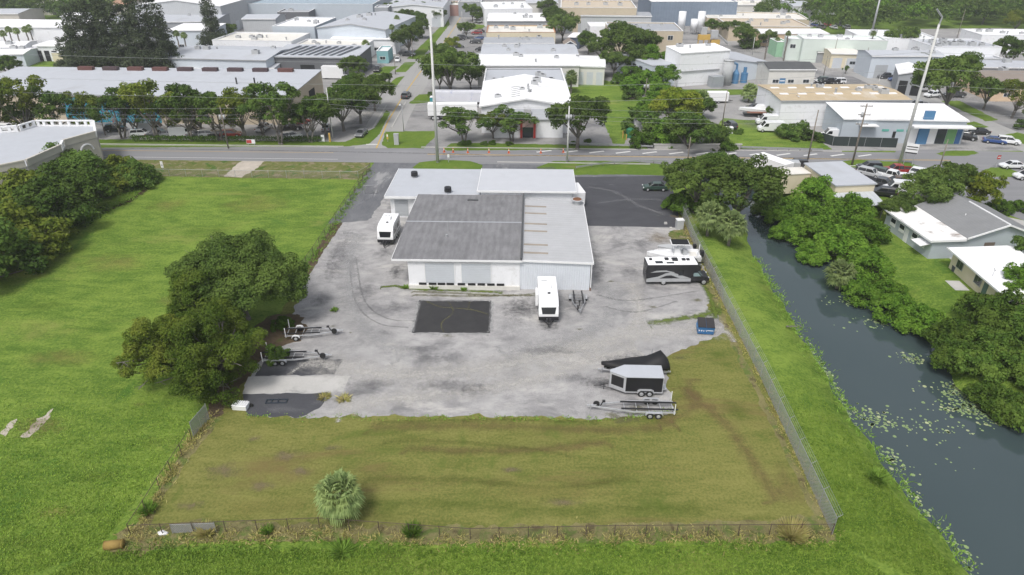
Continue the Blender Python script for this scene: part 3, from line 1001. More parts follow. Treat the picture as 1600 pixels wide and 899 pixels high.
LINK = mat_link('chain_link', .36, (.40, .41, .415))
LINK_R = mat_link('rusty_chain_link', .045, (.13, .10, .085))
LINK_M = mat_link('old_chain_link', .09, (.20, .20, .20))
LINK_S = mat_link('slatted_chain_link', .50, (.30, .31, .31))
M_POSTR = mat('rusty_post', (.085, .06, .048), .85, var=.25)


def fence(name, label, pts, h, step, link, post, rail=True, barb=False, r=.035, group=None):
    """pts: plan points; fabric, rails, posts (each its own part)"""
    P = [Vector((p[0], p[1], 0)) for p in pts]
    root = thing(name, label, 'fence', P[0], 0, group)
    vs, fs, uv = [], [], []
    rl, bw = MB(), MB()
    s = 0
    for i in range(len(P) - 1):
        a, b = P[i] - P[0], P[i + 1] - P[0]
        L = (b - a).length
        k = len(vs)
        vs += [a + Vector((0, 0, .03)), b + Vector((0, 0, .03)), b + Vector((0, 0, h)), a + Vector((0, 0, h))]
        uv += [(s, 0), (s + L, 0), (s + L, h), (s, h)]
        fs.append((k, k + 1, k + 2, k + 3))
        s += L
        if rail:
            rl.tube(a + Vector((0, 0, h)), b + Vector((0, 0, h)), r * .8, r * .8, 6)
        n = max(1, round(L / step))
        nr = Vector(((b - a).y, -(b - a).x, 0)).normalized()
        for j in range(n + (1 if i == len(P) - 2 else 0)):
            p = a.lerp(b, j / n)
            lean = Vector((mnoise.noise(p * 3) * .08, mnoise.noise(p * 3 + Vector((9, 0, 0))) * .08, 0))
            po = MB().tube(p + Vector((0, 0, -.1)), p + lean + Vector((0, 0, h + .08)), r, r, 7).build('post', post, root)
            if barb:
                MB().tube(p + Vector((0, 0, h + .05)), p + Vector((0, 0, h + .38)) + nr * .38, .025, .02, 5).build('barb_arm', post, po)
        if barb:
            for q_ in (.12, .25, .38):
                bw.tube(a + nr * q_ + Vector((0, 0, h + q_)), b + nr * q_ + Vector((0, 0, h + q_)), .012, .012, 4)
    me = bpy.data.meshes.new('mesh_fabric')
    me.from_pydata([tuple(v) for v in vs], [], fs)
    ul = me.uv_layers.new(name='UVMap')
    for i, l in enumerate(me.loops):
        ul.data[i].uv = uv[l.vertex_index]
    me.materials.append(link)
    o = bpy.data.objects.new('mesh_fabric', me)
    COL.objects.link(o)
    o.parent = root
    if rail:
        rl.build('top_rail', post, root)
    if barb:
        bw.build('barbed_wire', M_WIRE, root)
    return root


g2 = lambda *a: G(*a)[:2]
fence('chain_link_fence', 'tall grey chain link fence with barbed wire arms along the canal bank', [g2(1300, 835), g2(1188, 590), g2(1120, 455), g2(1085, 385), g2(1064, 335)], 1.9, 3.0, LINK, M_GALV, True, True)
fence('chain_link_fence', 'low rusty chain link fence along the front of the mown lot', [g2(205, 838), g2(500, 826), g2(735, 843), g2(960, 838), g2(1298, 836)], 1.25, 2.6, LINK_R, M_POSTR)
fence('chain_link_fence', 'rusty chain link fence with thin posts from the front corner up to the oak', [g2(205, 838), g2(250, 766), g2(300, 688)], 1.35, 2.6, LINK_R, M_POSTR)
fence('chain_link_fence', 'chain link fence between the left lawn and the drive', [g2(455, 452), g2(490, 402), g2(533, 335), g2(579, 268)], 1.6, 3.0, LINK_M, M_POSTR)
fence('chain_link_fence', 'grey chain link fence across the far end of the left lawn', [g2(579, 268), g2(560, 279), g2(420, 278), g2(240, 275)], 1.4, 3.2, LINK_M, M_GALV)
fence('fence_panel', 'grey slatted fence panel leaning beside the olive trees', [g2(303, 684), g2(327, 655)], 1.9, 1.3, LINK_S, M_GALV)
fence('fence_panel', 'pale mesh panel fixed in the front fence near the left corner', [g2(270, 833.5), g2(338, 831)], 1.0, 3.5, LINK_S, M_GALV)
gt = fence('chain_link_gate', 'open chain link gate standing across the asphalt drive', [g2(569, 304), g2(592, 303)], 1.7, 2.4, LINK_M, M_GALV)
gt['category'] = 'gate'

# ------------------------------------------------------------------ small things lying about
def tuft(name, label, px, py, r, h, n, material, cat='weed', seed=1, group=None):
    rng = np.random.default_rng(seed)
    p = G(px, py)
    a = rng.random(n) * 6.283
    rr = r * rng.random(n) ** .8
    base = np.stack([np.cos(a) * rr * .5, np.sin(a) * rr * .5, np.zeros(n)], 1)
    tip = np.stack([np.cos(a) * (rr + r * .4), np.sin(a) * (rr + r * .4), h * (.4 + .6 * rng.random(n))], 1)
    A = (tip - base) / 2
    Bv = unit(np.cross(A, rng.normal(size=(n, 3)))) * (.035 + .02 * rng.random(n))[:, None]
    me = quads_mesh(name, (base + tip) / 2, A, Bv, [material])
    o = bpy.data.objects.new(name, me)
    COL.objects.link(o)
    o.location = p
    return tag(o, label, cat, group)
# ------------------------------------------------------------------ background buildings
BN = 0


def bld(name, label, Lp, Rp, yb, wall, roof, kind='flat', h=6.0, base=None, rise=1.2, over=.25, doors=0, windows=0, units=0, sky=0, door_m=None, side_doors=0, trim=None, parapet=.35, win_z=(1.2, 1.1), group=None):
    """Lp, Rp: ends of the near eave in the photo (height h); yb: photo row of the far eave; base: row of the foot under Lp (gives h)"""
    global BN
    BN += 1
    rng = random.Random(BN * 31)
    if base is not None:
        h = max(3.0, hgt(Lp[0], base, Lp[1]))
    A, B = G(*Lp, h), G(*Rp, h)
    d = B - A
    W = d.length
    mx = (Lp[0] + Rp[0]) / 2
    mx = mx + (785 - mx) * ((Lp[1] + Rp[1]) / 2 - yb) / ((Lp[1] + Rp[1]) / 2 + 140)
    ang = math.atan2(d.y, d.x)
    nrm = Vector((-d.y, d.x, 0)).normalized()
    D = max(4.0, (G(mx, yb, h) - A).dot(nrm))
    root = thing(name, label, 'building', (A.x, A.y, 0), ang, group)
    if W > 14 and units < 5 and kind != 'shed':
        units = 5
    trim = trim or M_TRIM
    if kind == 'flat':
        ring_walls(MB(), W, D, h).build('wall', wall, root)
        rf = MB().box(.25, W - .25, .25, D - .25, h - parapet - .2, h - parapet).build('roof', roof, root)
        c = MB()
        c.box(-.06, W + .06, -.06, .31, h + .002, h + .10)
        c.box(-.06, W + .06, D - .31, D + .06, h + .002, h + .10)
        c.box(-.06, .31, .31, D - .31, h + .002, h + .10)
        c.box(W - .31, W + .06, .31, D - .31, h + .002, h + .10)
        c.build('coping', trim, root)
        rz = lambda x, y: h - parapet
    elif kind == 'gy':
        gable_walls(W, D, h, rise, 'y').build('wall', wall, root)
        m = MB()
        e = rise / (W / 2)
        slab(m, (-over, -over, h - over * e + .15), (W / 2, -over, h + rise + .15), (W / 2, D + over, h + rise + .15), (-over, D + over, h - over * e + .15))
        slab(m, (W / 2 + .002, -over, h + rise + .15), (W + over, -over, h - over * e + .15), (W + over, D + over, h - over * e + .15), (W / 2 + .002, D + over, h + rise + .15))
        rf = m.build('roof', roof, root)
        c = MB()
        slab(c, (-over, -over - .1, h - over * e + .2), (W / 2, -over - .1, h + rise + .2), (W / 2, -over - .003, h + rise + .2), (-over, -over - .003, h - over * e + .2), .32)
        slab(c, (W / 2 + .002, -over - .1, h + rise + .2), (W + over, -over - .1, h - over * e + .2), (W + over, -over - .003, h - over * e + .2), (W / 2 + .002, -over - .003, h + rise + .2), .32)
        c.build('verge_trim', trim, rf)
        rz = lambda x, y: h + rise * (1 - abs(x - W / 2) / (W / 2)) + .15
    elif kind == 'gx':
        gable_walls(W, D, h, rise, 'x').build('wall', wall, root)
        m = MB()
        e = rise / (D / 2)
        slab(m, (-over, -over, h - over * e + .15), (W + over, -over, h - over * e + .15), (W + over, D / 2, h + rise + .15), (-over, D / 2, h + rise + .15))
        slab(m, (-over, D / 2 + .002, h + rise + .15), (W + over, D / 2 + .002, h + rise + .15), (W + over, D + over, h - over * e + .15), (-over, D + over, h - over * e + .15))
        rf = m.build('roof', roof, root)
        MB().box(-over, W + over, -over - .1, -over - .003, h - over * e - .12, h - over * e + .18).build('gutter', trim, rf)
        rz = lambda x, y: h + rise * (1 - abs(y - D / 2) / (D / 2)) + .15
    else:                                                         # shed: falls towards the viewer
        vs = [(0, 0, 0), (0, D, 0), (0, D, h + rise), (0, 0, h)]
        vs2 = [(W, *v[1:]) for v in vs]
        MB().add(vs + vs2, [(0, 1, 2, 3)[::-1], (4, 5, 6, 7)] + [(i, (i + 1) % 4, 4 + (i + 1) % 4, 4 + i) for i in range(4)]).build('wall', wall, root)
        e = rise / D
        m = MB()
        slab(m, (-over, -over, h - over * e + .15), (W + over, -over, h - over * e + .15), (W + over, D + over, h + rise + over * e + .15), (-over, D + over, h + rise + over * e + .15))
        rf = m.build('roof', roof, root)
        MB().box(-over, W + over, -over - .1, -over - .003, h - over * e - .12, h - over * e + .18).build('gutter', trim, rf)
        rz = lambda x, y: h + rise * y / D + .15
    dm = door_m or M_DOORW
    for i in range(doors):
        x = W * (i + .5) / doors
        hw = min(1.9, W / doors * .33)
        MB().box(x - hw, x + hw, -.06, -.004, .02, min(3.9, h * .7)).build('roller_door', dm, root)
    for i in range(windows):
        x = W * (i + .5) / windows + (W / windows * .3 if doors else 0)
        f_ = MB().box(x - .95, x + .95, -.05, -.004, win_z[0], win_z[0] + win_z[1]).build('window', trim, root)
        MB().box(x - .85, x - .03, -.07, -.052, win_z[0] + .1, win_z[0] + win_z[1] - .1).box(x + .03, x + .85, -.07, -.052, win_z[0] + .1, win_z[0] + win_z[1] - .1).build('pane', M_GLASS, f_)
    for i in range(side_doors):
        y = D * (i + .6) / side_doors
        xs = W if A.x < 0 else 0
        x0, x1 = (xs + .004, xs + .06) if A.x < 0 else (xs - .06, xs - .004)
        MB().box(x0, x1, y - 1.6, y + 1.6, .02, min(3.8, h * .7)).build('roller_door', dm, root)
    for i in range(units):
        x, y = rng.uniform(W * .12, W * .88), rng.uniform(D * .2, D * .8)
        z = min(rz(x - .8, y - .6), rz(x + .8, y + .6), rz(x - .8, y + .6), rz(x + .8, y - .6)) - .1
        s = rng.uniform(.6, 1.1)
        if i % 3 == 2:
            MB().tube((x, y, z), (x, y, z + 1.0 * s), .22, .22, 8).tube((x, y, z + 1.0 * s), (x, y, z + 1.25 * s), .4, .3, 8).build('roof_vent', M_GUT, rf)
        else:
            un = MB().box(x - .95 * s, x + .95 * s, y - .7 * s, y + .7 * s, z, z + 1.15 * s).build('rooftop_unit', M_HVAC, rf)
            MB().tube((x, y, z + 1.15 * s), (x, y, z + 1.25 * s), .5 * s, .5 * s, 10).build('fan_grille', M_BLK, un)
    for i in range(sky):
        x = W * (i + .5) / sky
        for y in (D * .3, D * .68):
            z = rz(x, y) + .01
            MB().box(x - 1.0, x + 1.0, y - .5, y + .5, z - .08, z + .14).build('skylight', R_BWHITE, rf)
    return root, W, D, h


MW, W_, D_, H_ = bld('mural_warehouse', 'huge pale grey roofed warehouse with colourful mural wall behind the street trees', (-87, 147), (450, 153), 113, W_TAN, R_LGREY, 'shed', base=None, h=6.5, rise=.9, windows=6, trim=M_GUT)
t = NT('mural_paint')
v = t.coord('Object', (.35, 1, .35))
vo = t.n('TexVoronoi')
t.put(vo.inputs['Vector'], v)
vo.inputs['Scale'].default_value = 1.1
cr = t.n('ValToRGB')
t.put(cr.inputs[0], t.noise(v, 1.4, 3, .6, 2.2))
el = cr.color_ramp.elements
el[0].position, el[0].color = .30, (.02, .05, .10, 1)
el[1].position, el[1].color = .75, (.50, .43, .36, 1)
for p_, c_ in ((.40, (.03, .20, .30)), (.47, (.06, .36, .40)), (.53, (.04, .10, .26)), (.59, (.28, .12, .07)), (.66, (.10, .40, .36))):
    e_ = el.new(p_)
    e_.color = (*c_, 1)
cr.color_ramp.interpolation = 'CONSTANT'
M_MURAL = t.done(t.bsdf(cr.outputs[0], .8))
MB().box(W_ * .34, W_ * .62, -.035, -.004, .1, 6.0).build('mural', M_MURAL, MW)
for i in range(9):
    x = W_ * .22 + i * W_ * .0815
    MB().box(x, x + 4.0, D_ - 3.2, D_ - 1.8, 7.4, 8.3).build('ridge_vent', mat('vent_maroon', (.12, .055, .05), .7) if i in (0, 2, 3, 8) else mat('vent_dark', (.075, .05, .055), .7), MW)
MB().box(W_ + .004, W_ + .08, D_ * .55, D_ * .72, 0, 4.6).box(W_ + .004, W_ + .08, D_ * .30, D_ * .38, 0, 3.2).build('loading_opening', M_OPEN, MW)
for x in (.80, .855):
    MB().tube((W_ * x, D_ * .42, 6.9), (W_ * x, D_ * .42, 8.6), .2, .2, 8).build('roof_vent', M_BLK, MW)

B2, W_, D_, H_ = bld('pale_blue_warehouse', 'pale blue walled warehouse with grey pitched roof behind the mural warehouse', (247, 91), (415, 95), 73, W_BLUEW, R_LGREY, 'gx', h=6, rise=.9, trim=M_GUT, doors=2)
B3, W_, D_, H_ = bld('solar_panel_hall', 'dark grey ribbed hall with rows of solar panels on its roof', (418, 89), (556, 91), 74, W_DGREY, R_LGREY, 'shed', h=6.0, rise=.6, trim=M_GUT)
for i in range(9):
    x = 1.5 + i * (W_ - 8) / 8
    m = MB()
    slab(m, (x, 2.0, H_ + .38), (x + 1.05, 2.0, H_ + .38), (x + 4.3, D_ - 3, H_ + .95), (x + 3.25, D_ - 3, H_ + .95), .08)
    m.build('solar_panel', mat('solar_dark', (.04, .045, .06), .25, spec=.5), B3)
MB().box(W_ * .36, W_ * .52, -.06, -.004, .02, 3.8).build('loading_opening', M_OPEN, B3)
MB().box(W_ * .62, W_ * .86, -2.2, -.004, .4, 3.8).build('white_container_dock', M_TRIM, B3)
MB().box(W_ * .0, W_ * .09, -.06, -.004, 3.2, 4.6).build('window', M_GLASS, B3)
bld('small_white_shed', 'small white flat shed before the solar panel hall', (362, 106), (428, 107), 96, W_BLUEW, R_LGREY, 'gx', h=3.6, rise=.4, windows=2)
bld('cream_container_roof', 'low cream roofed lean to beside the pale blue warehouse', (290, 108), (352, 108), 102, W_CREAM, R_CREAM, 'shed', h=3.2, rise=.3)
bld('white_hall', 'white walled hall with pale flat roof left of the roof plant', (331, 63), (455, 65), 51, W_WHITE, R_CREAM, 'flat', h=6, units=6)
bld('white_hall', 'low white hall with cream roof directly behind the solar panels', (452, 74), (562, 76), 62, W_WHITE, R_CREAM, 'flat', h=5, units=4)
bld('white_shop', 'narrow white roofed shop with pale walls beside the street forecourt', (517, 61), (617, 62), 56, W_WHITE, R_BWHITE, 'shed', h=5, rise=.3, windows=5)
bld('teal_kiosk', 'small teal and white entrance building on the left of the street', (588, 80), (606, 80), 72, mat('wall_teal', (.22, .42, .44), .7), R_WHITE, 'flat', h=4, windows=1)
bld('gabled_hall', 'large pale gabled hall with grey roof on the left of the street', (495, 44), (602, 47), 24, W_BLUEW, R_LGREY, 'gy', h=8, rise=1.6, side_doors=4, trim=M_GUT, doors=3)
bld('blue_grey_hall', 'blue grey hall with sloping white roof beside the gabled hall', (425, 41), (491, 42), 27, W_BLUE, R_BWHITE, 'flat', h=8, doors=2, door_m=M_TRIM, parapet=.2)
bld('ribbed_grey_hall', 'light grey ribbed hall left of the blue grey hall', (378, 30), (430, 30), 23, W_LGREY, R_LGREY, 'gx', h=8, rise=.8, doors=1, door_m=M_DOORG)
bld('dark_workshop', 'dark grey workshop with flat roof behind the blue grey hall', (433, 19), (482, 19), 12, W_DGREY, R_GREY, 'flat', h=7, doors=2, door_m=M_TRIM, units=2)
bld('grey_tower_block', 'small grey block beside the far oak on the left', (585, 12), (606, 12), 8, W_GREY, R_LGREY, 'flat', h=9)
bld('big_grey_hall', 'very large grey hall with white gabled roof at the top left', (208, 9), (344, 10), -8, W_LGREY, R_BWHITE, 'gy', h=11, rise=2.2, side_doors=5, windows=3, win_z=(6, 1.2))
bld('grey_roof_hall', 'long grey roofed hall in front of the big grey hall', (160, 36), (335, 34), 20, W_GREY, R_LGREY, 'gx', h=7, rise=.6)
bld('white_hall', 'white box hall with bright roof between the pines', (262, 48), (330, 48), 39, W_BLUEW, R_BWHITE, 'shed', h=7, rise=.4, windows=2)
bld('long_white_hall', 'long white hall with bright roof at the left edge behind the palms', (-120, 41), (133, 44), 34, W_WHITE, R_BWHITE, 'shed', h=9, rise=.6)
bld('white_depot', 'white depot with loading docks beside the small lawn', (52, 72), (112, 73), 66, W_WHITE, R_BWHITE, 'shed', h=5, rise=.3, doors=5, door_m=M_OPEN)
bld('white_shed', 'white shed at the left edge above the small lawn', (-60, 76), (36, 73), 65, W_WHITE, R_BWHITE, 'gx', h=5, rise=.6)
bld('pale_shed', 'pale blue shed with white roof at the left edge by the oak', (-50, 87), (36, 85), 76, W_BLUEW, R_BWHITE, 'gx', h=4, rise=.6, doors=3)
bld('cream_booth', 'small cream booth at the edge of the small lawn', (80, 83), (100, 83), 79, W_CREAM, R_CREAM, 'flat', h=3)
for i, (x0, x1, y, yb, wl, rfm, l) in enumerate(((-20, 28, 22, 14, W_BEIGE, R_LGREY, 'grey roofed far house at the top left edge'), (95, 122, 26, 21, W_WHITE, R_BWHITE, 'white far house in the trees at the top left'),
                                      (55, 78, 7, 2, W_BEIGE, R_CREAM, 'cream roofed far house among trees at the top left'), (168, 196, 8, 1, W_BEIGE, mat('roof_terracotta', (.36, .22, .15), .9), 'terracotta roofed far house left of the big grey hall'),
                                      (1240, 1282, 10, 2, W_WHITE, R_LGREY, 'grey roofed far building in the woodland, left part'), (1285, 1312, 6, 0, W_WHITE, R_BWHITE, 'white far building at the top behind the woodland'),
                                      (1120, 1200, 8, 2, W_OFFW, R_CREAM, 'low cream far hall at the top centre right'), (1160, 1260, 2, -5, W_WHITE, R_LGREY, 'pale far hall behind the low cream one'))):
    bld('far_house', l, (x0, y), (x1, y), yb, wl, rfm, 'gx', h=5, rise=1.0, windows=2)
bld('bluish_far_hall', 'wide bluish grey hall along the very top left of centre', (385, 6), (582, 7), -14, W_BLUE, mat('roof_blue_grey', (.30, .37, .43), .7), 'flat', h=9, parapet=.2)
bld('pale_far_hall', 'pale far hall left of the far end of the street', (600, 12), (692, 12), -6, W_WHITE, R_LGREY, 'gy', h=8, rise=1.2, doors=4)
bld('brick_far_block', 'low reddish block at the far end of the street', (692, 8), (716, 8), 2, mat('wall_reddish', (.38, .24, .21), .8), R_CREAM, 'flat', h=5)
bld('grey_far_hall', 'grey hall closing the far end of the street', (716, 3), (752, 3), -6, W_GREY, R_GREY, 'flat', h=7)
# the stack of long buildings right of the street
B, W_, D_, H_ = bld('gabled_warehouse', 'bright white gabled warehouse facing the road with red framed entrance', (752, 166), (893, 166), 128, W_WHITE, R_BWHITE, 'gy', h=6.2, rise=1.7, over=.5, trim=M_TRIM)
m = MB()
slab(m, (W_ * .12, -4.2, 4.3), (W_ * .92, -4.2, 4.3), (W_ * .92, -.01, 5.6), (W_ * .12, -.01, 5.6), .15)
m.build('canopy_roof', R_GREY, B)
MB().box(W_ * .14, W_ * .90, -3.8, -.01, 0, 4.2).build('front_wall', W_WHITE, B)
rdf = MB().box(W_ * .43, W_ * .455, -4.25, -3.81, 0, 4.5).box(W_ * .575, W_ * .60, -4.25, -3.81, 0, 4.5).box(W_ * .43, W_ * .60, -4.25, -3.81, 4.503, 4.75).build('red_portal', M_RED, B)
MB().box(W_ * .457, W_ * .573, -3.9, -3.803, .05, 2.4).build('entrance_glass', M_GLASS, B)
MB().box(W_ * .457, W_ * .573, -4.1, -3.803, 2.5, 4.3).build('sign_panel', mat('panel_pink', (.50, .36, .34), .8), B)
MB().box(W_ * .47, W_ * .55, -2.6, -1.6, 5.0, 6.1).build('rooftop_unit', M_HVAC, B)
for i in range(6):
    za, zb, y = H_ + 1.7 * .66 + .16, H_ + 1.7 * .86 + .16, 3 + i * 1.9
    q4 = [(W_ * .33, y, za), (W_ * .43, y, zb), (W_ * .43, y + .3, zb), (W_ * .33, y + .3, za)]
    MB().hexa(q4 + [(a, b_, c + .1) for a, b_, c in q4]).build('roof_rib', M_GUT, B)
for y in (6, 9, 12):
    MB().tube((W_ * .53, y, H_ + 1.4), (W_ * .53, y, H_ + 2.4), .3, .2, 8).build('roof_vent', M_GUT, B)
bld('grey_warehouse', 'grey flat roofed warehouse right behind the white gabled one', (755, 132), (885, 132), 107, W_GREY, R_LGREY, 'flat', h=6, units=5)
bld('long_white_warehouse', 'long white roofed warehouse with cream wall, second behind the gabled one', (746, 103), (905, 103), 86, W_OFFW, R_WHITE, 'gx', h=6, rise=.5, doors=4, windows=4)
bld('white_annex', 'cream walled white roofed annex at the right end of the long white warehouse', (900, 104), (945, 105), 88, W_OFFW, R_WHITE, 'gx', h=5.2, rise=.3, doors=3)
bld('bluish_roof_hall', 'pale bluish roofed hall behind the long white warehouse', (752, 85), (903, 85), 70, W_WHITE, R_LGREY, 'gx', h=6, rise=.5)
bld('grey_blue_hall', 'grey blue low hall with small windows behind the bluish roofed hall', (756, 68), (866, 68), 59, W_BLUE, R_GREY, 'gx', h=5, rise=.4, windows=5, units=2)
bld('cream_trim_hall', 'cream hall with orange roof trim in the stack right of the street', (760, 51), (868, 51), 40, W_CREAM, R_CREAM, 'flat', h=6, windows=4, trim=mat('trim_orange', (.42, .20, .10), .8), units=3)
bld('white_roof_hall', 'white roofed hall behind the orange trimmed one', (762, 33), (852, 33), 21, W_GREY, R_BWHITE, 'gx', h=6, rise=.5, units=2)
bld('far_white_hall', 'far white hall with dark doors at the top of the stack', (757, 15), (832, 14), 3, W_WHITE, R_WHITE, 'flat', h=7, doors=4, door_m=M_GUT, units=2)
bld('grey_green_hall', 'far grey green roofed hall left of the large tan warehouse', (822, 5), (872, 5), -4, W_OFFW, R_LGREY, 'gx', h=6, rise=.6)
bld('open_shed', 'small open shed with white roof beside the overgrown ditch', (888, 58), (906, 59), 53, W_NAVY, R_BWHITE, 'shed', h=4, rise=.4)
bld('dark_tent', 'dark pointed canopy tent behind the bluish roofed hall', (882, 70), (900, 70), 65, W_NAVY, R_BROWN, 'gy', h=3, rise=1.2)
bld('tan_warehouse', 'large tan warehouse with tan roof at the top right of centre', (876, 12), (995, 13), 1, W_TAN, mat('roof_sand', (.50, .43, .34), .9, var=.06), 'flat', h=10, doors=5, door_m=M_DOORG, units=4)
bld('low_grey_hall', 'long low grey hall in front of the large tan warehouse', (908, 25), (1018, 26), 19, W_LGREY, R_GREY, 'gx', h=7, rise=.5, windows=5)
bld('white_blue_shop', 'white and blue shop at the end of the grass corridor', (922, 42), (956, 42), 35, W_WHITE, R_BWHITE, 'flat', h=6, windows=3)
bld('tan_office', 'two storey tan office with dark windows left of the silos', (952, 48), (1068, 49), 35, W_TAN, R_GREY, 'flat', base=None, h=8.5, windows=3, win_z=(5.5, 1.6), units=5)
bld('blue_far_hall', 'wide dark blue grey far hall at the top right of centre', (1018, 3), (1153, 3), -10, mat('wall_slate_blue', (.19, .235, .30), .7, ribs=('x', 1.2)), R_WHITE, 'flat', h=10)
bld('white_far_hall', 'long white hall with dark openings before the blue far hall', (1046, 16), (1152, 17), 10, W_WHITE, R_WHITE, 'flat', h=6, windows=6, units=3)
bld('tan_long_hall', 'long tan hall with rooftop units right of the silos', (1105, 28), (1265, 31), 19, W_TAN, R_CREAM, 'flat', h=5, units=6, windows=5)
bld('tan_long_hall', 'tan flat roofed hall with brown roof edge behind the peach shops', (1140, 41), (1266, 42), 29, W_TAN, mat('roof_sand', (.5, .43, .34)), 'flat', h=5.5, units=7)
bld('peach_shops', 'long peach shops with white roof behind the green buildings', (1190, 53), (1295, 53), 47, W_PEACH, R_BWHITE, 'shed', h=4.5, rise=.3, windows=7)
bld('mint_hall', 'long mint green hall on the far side of the second street', (1256, 61), (1388, 64), 55, W_MINT, R_WHITE, 'flat', h=7.5, windows=2, units=3)
bld('mint_office', 'mint green two storey office at the corner of the mint hall', (1232, 61), (1268, 62), 56, W_MINT, R_WHITE, 'flat', h=7, windows=2, win_z=(4, 1.4))
bld('bright_green_shop', 'small bright green fronted shop left of the mint office', (1215, 66), (1232, 66), 60, mat('wall_bright_green', (.30, .50, .34), .7), R_WHITE, 'flat', h=5)
bld('cream_workshop', 'cream workshop with a cream roof between the mint hall and the blue metal hall', (1300, 84), (1344, 85), 76, W_CREAM, R_CREAM, 'gx', h=4.5, rise=.4, doors=2, windows=1)
bld('blue_metal_hall', 'pale blue metal hall with shallow gable behind the parked pickups', (1363, 88), (1476, 88), 79, W_BLUEW, R_LGREY, 'gx', h=6.5, rise=.8, doors=3, door_m=M_DOORG)
bld('grey_carport', 'dark open carport beside the box truck', (1278, 82), (1298, 82), 77, W_GREY, R_DARK, 'shed', h=3.4, rise=.3)
HB, W_, D_, H_ = bld('white_plant_hall', 'wide white hall with crowded rooftop plant before the woodland', (1462, 74), (1566, 74), 61, W_WHITE, R_LGREY, 'flat', h=7.5, units=26)
bld('white_parapet_hall', 'white hall with rooftop plant left of the crowded roof', (1350, 60), (1470, 62), 47, W_WHITE, R_WHITE, 'flat', h=7.0, units=14)
bld('white_end_hall', 'white hall with dark windows at the right edge before the woodland', (1535, 55), (1660, 56), 46, W_WHITE, R_WHITE, 'flat', h=6, windows=6)
bld('white_ridge_hall', 'long low white hall with dark pipe on its edge behind the wide oak', (1490, 105), (1640, 107), 95, W_LGREY, R_LGREY, 'gx', h=5, rise=.4, units=3)
bld('pale_lot_hall', 'pale hall with grey roof right of the blue metal hall', (1470, 92), (1570, 92), 80, W_LGREY, R_LGREY, 'flat', h=5, units=6)
bld('brown_roof_house', 'peach house with brown roof at the right edge beyond the second street', (1555, 132), (1700, 133), 111, W_PEACH, R_BROWN, 'gx', h=4.5, rise=1.6, windows=3)
bld('navy_shop', 'navy and grey shop with white roof by the parked red truck', (1405, 116), (1446, 119), 100, W_GREY, R_BWHITE, 'gy', h=5.5, rise=.8, doors=2, door_m=M_OPEN)
bld('yellow_office', 'cream office with dark grey roof beside the second street', (1203, 109), (1275, 109), 97, W_OFFW, R_DARK, 'gx', h=5, rise=1.0, windows=3, trim=M_TRIM)
# white factory with the raised block and silo
FB, W_, D_, H_ = bld('white_factory', 'big white factory with raised block, silo and grey ribbed tank', (1064, 84), (1141, 79), 73, W_WHITE, R_BWHITE, 'shed', base=136, rise=.6, over=.1, units=3, trim=M_TRIM)
MB().box(-7.5, -.004, 2, D_ + 16, 0, H_ * .62).build('left_wing', W_BLUEW, FB)
MB().box(-7.6, .0, 1.9, D_ + 16.1, H_ * .62 + .003, H_ * .62 + .3).build('left_wing_roof', R_LGREY, FB)
for i in range(7):
    MB().box(-7.56, -7.503, 4 + i * 4, 6 + i * 4, H_ * .36, H_ * .50).build('window', M_GLASS, FB)
m = MB()
m.side([(W_ + .004, 0), (W_ + .004, H_ * .70), (W_ * 2.1, H_ * .42), (W_ * 2.1, 0)], 1.5, D_ + 14)
m.build('right_wing', W_BLUEW, FB)
m = MB()
slab(m, (W_ + .01, 1.2, H_ * .70 + .2), (W_ * 2.13, 1.2, H_ * .42 + .2), (W_ * 2.13, D_ + 14.3, H_ * .42 + .2), (W_ + .01, D_ + 14.3, H_ * .70 + .2), .15)
m.build('right_wing_roof', R_LGREY, FB)
MB().tube((W_ - 1.2, -2.0, 0), (W_ - 1.2, -2.0, H_ * .74), 1.5, 1.5, 20).tube((W_ - 1.2, -2, H_ * .74), (W_ - 1.2, -2, H_ * .76), 1.62, 1.62, 20).build('silo', M_HVAC, FB, True)
MB().box(W_ * .55, W_ * .78, -4.2, -1.6, 0, H_ * .32).build('ribbed_tank', mat('tank_grey', (.30, .32, .34), .6, ribs=('x', .5)), FB)
MB().box(.8, W_ * .82, -.35, -.004, H_ * .44, H_ * .47).build('duct', M_GUT, FB)
dc = MB().tube((W_ + 2.5, -1, 0), (W_ + 2.5, -1, 2.8), 1.0, 1.0, 12).tube((W_ + 2.5, -1, 2.8), (W_ + 2.5, -1, 4.0), 1.0, .3, 12).tube((W_ + 5.5, -1, 0), (W_ + 5.5, -1, 2.8), 1.0, 1.0, 12).tube((W_ + 5.5, -1, 2.8), (W_ + 5.5, -1, 4.4), .5, .5, 12)
dc.path([(W_ + 2.5, -1, 4), (W_ + 2.5, -1, 5.4), (W_ + .6, -1, 6.2)], .3, 8)
dc.build('dust_collector', M_BLUEP, FB)
# silos by the tan office
for i, (x, yt, w_) in enumerate(((1063, 18, 6), (1083, 30, 6), (1093, 18, 6))):
    p = G(x, 54)
    h_ = hgt(x, 54, yt)
    s_ = thing('silo', ('left', 'short middle', 'right')[i] + ' one of three white silos beside the tan office', 'silo', p)
    MB().tube((0, 0, 2), (0, 0, h_), 1.5, 1.5, 16).build('tank', W_WHITE, s_, True)
    for k in range(4):
        MB().tube((1.3 * math.cos(k * 1.57), 1.3 * math.sin(k * 1.57), 0), (1.3 * math.cos(k * 1.57), 1.3 * math.sin(k * 1.57), 2.3), .12, .12, 5).build('leg', M_GALV, s_)
    MB().tube((0, 0, .6), (0, 0, 2), .2, 1.5, 16).build('hopper', W_WHITE, s_)
p = G(1105, 72)
hp = thing('batch_plant', 'yellow and grey hopper plant at the foot of the silos', 'machine', p)
hp.scale = (.55, .55, .75)
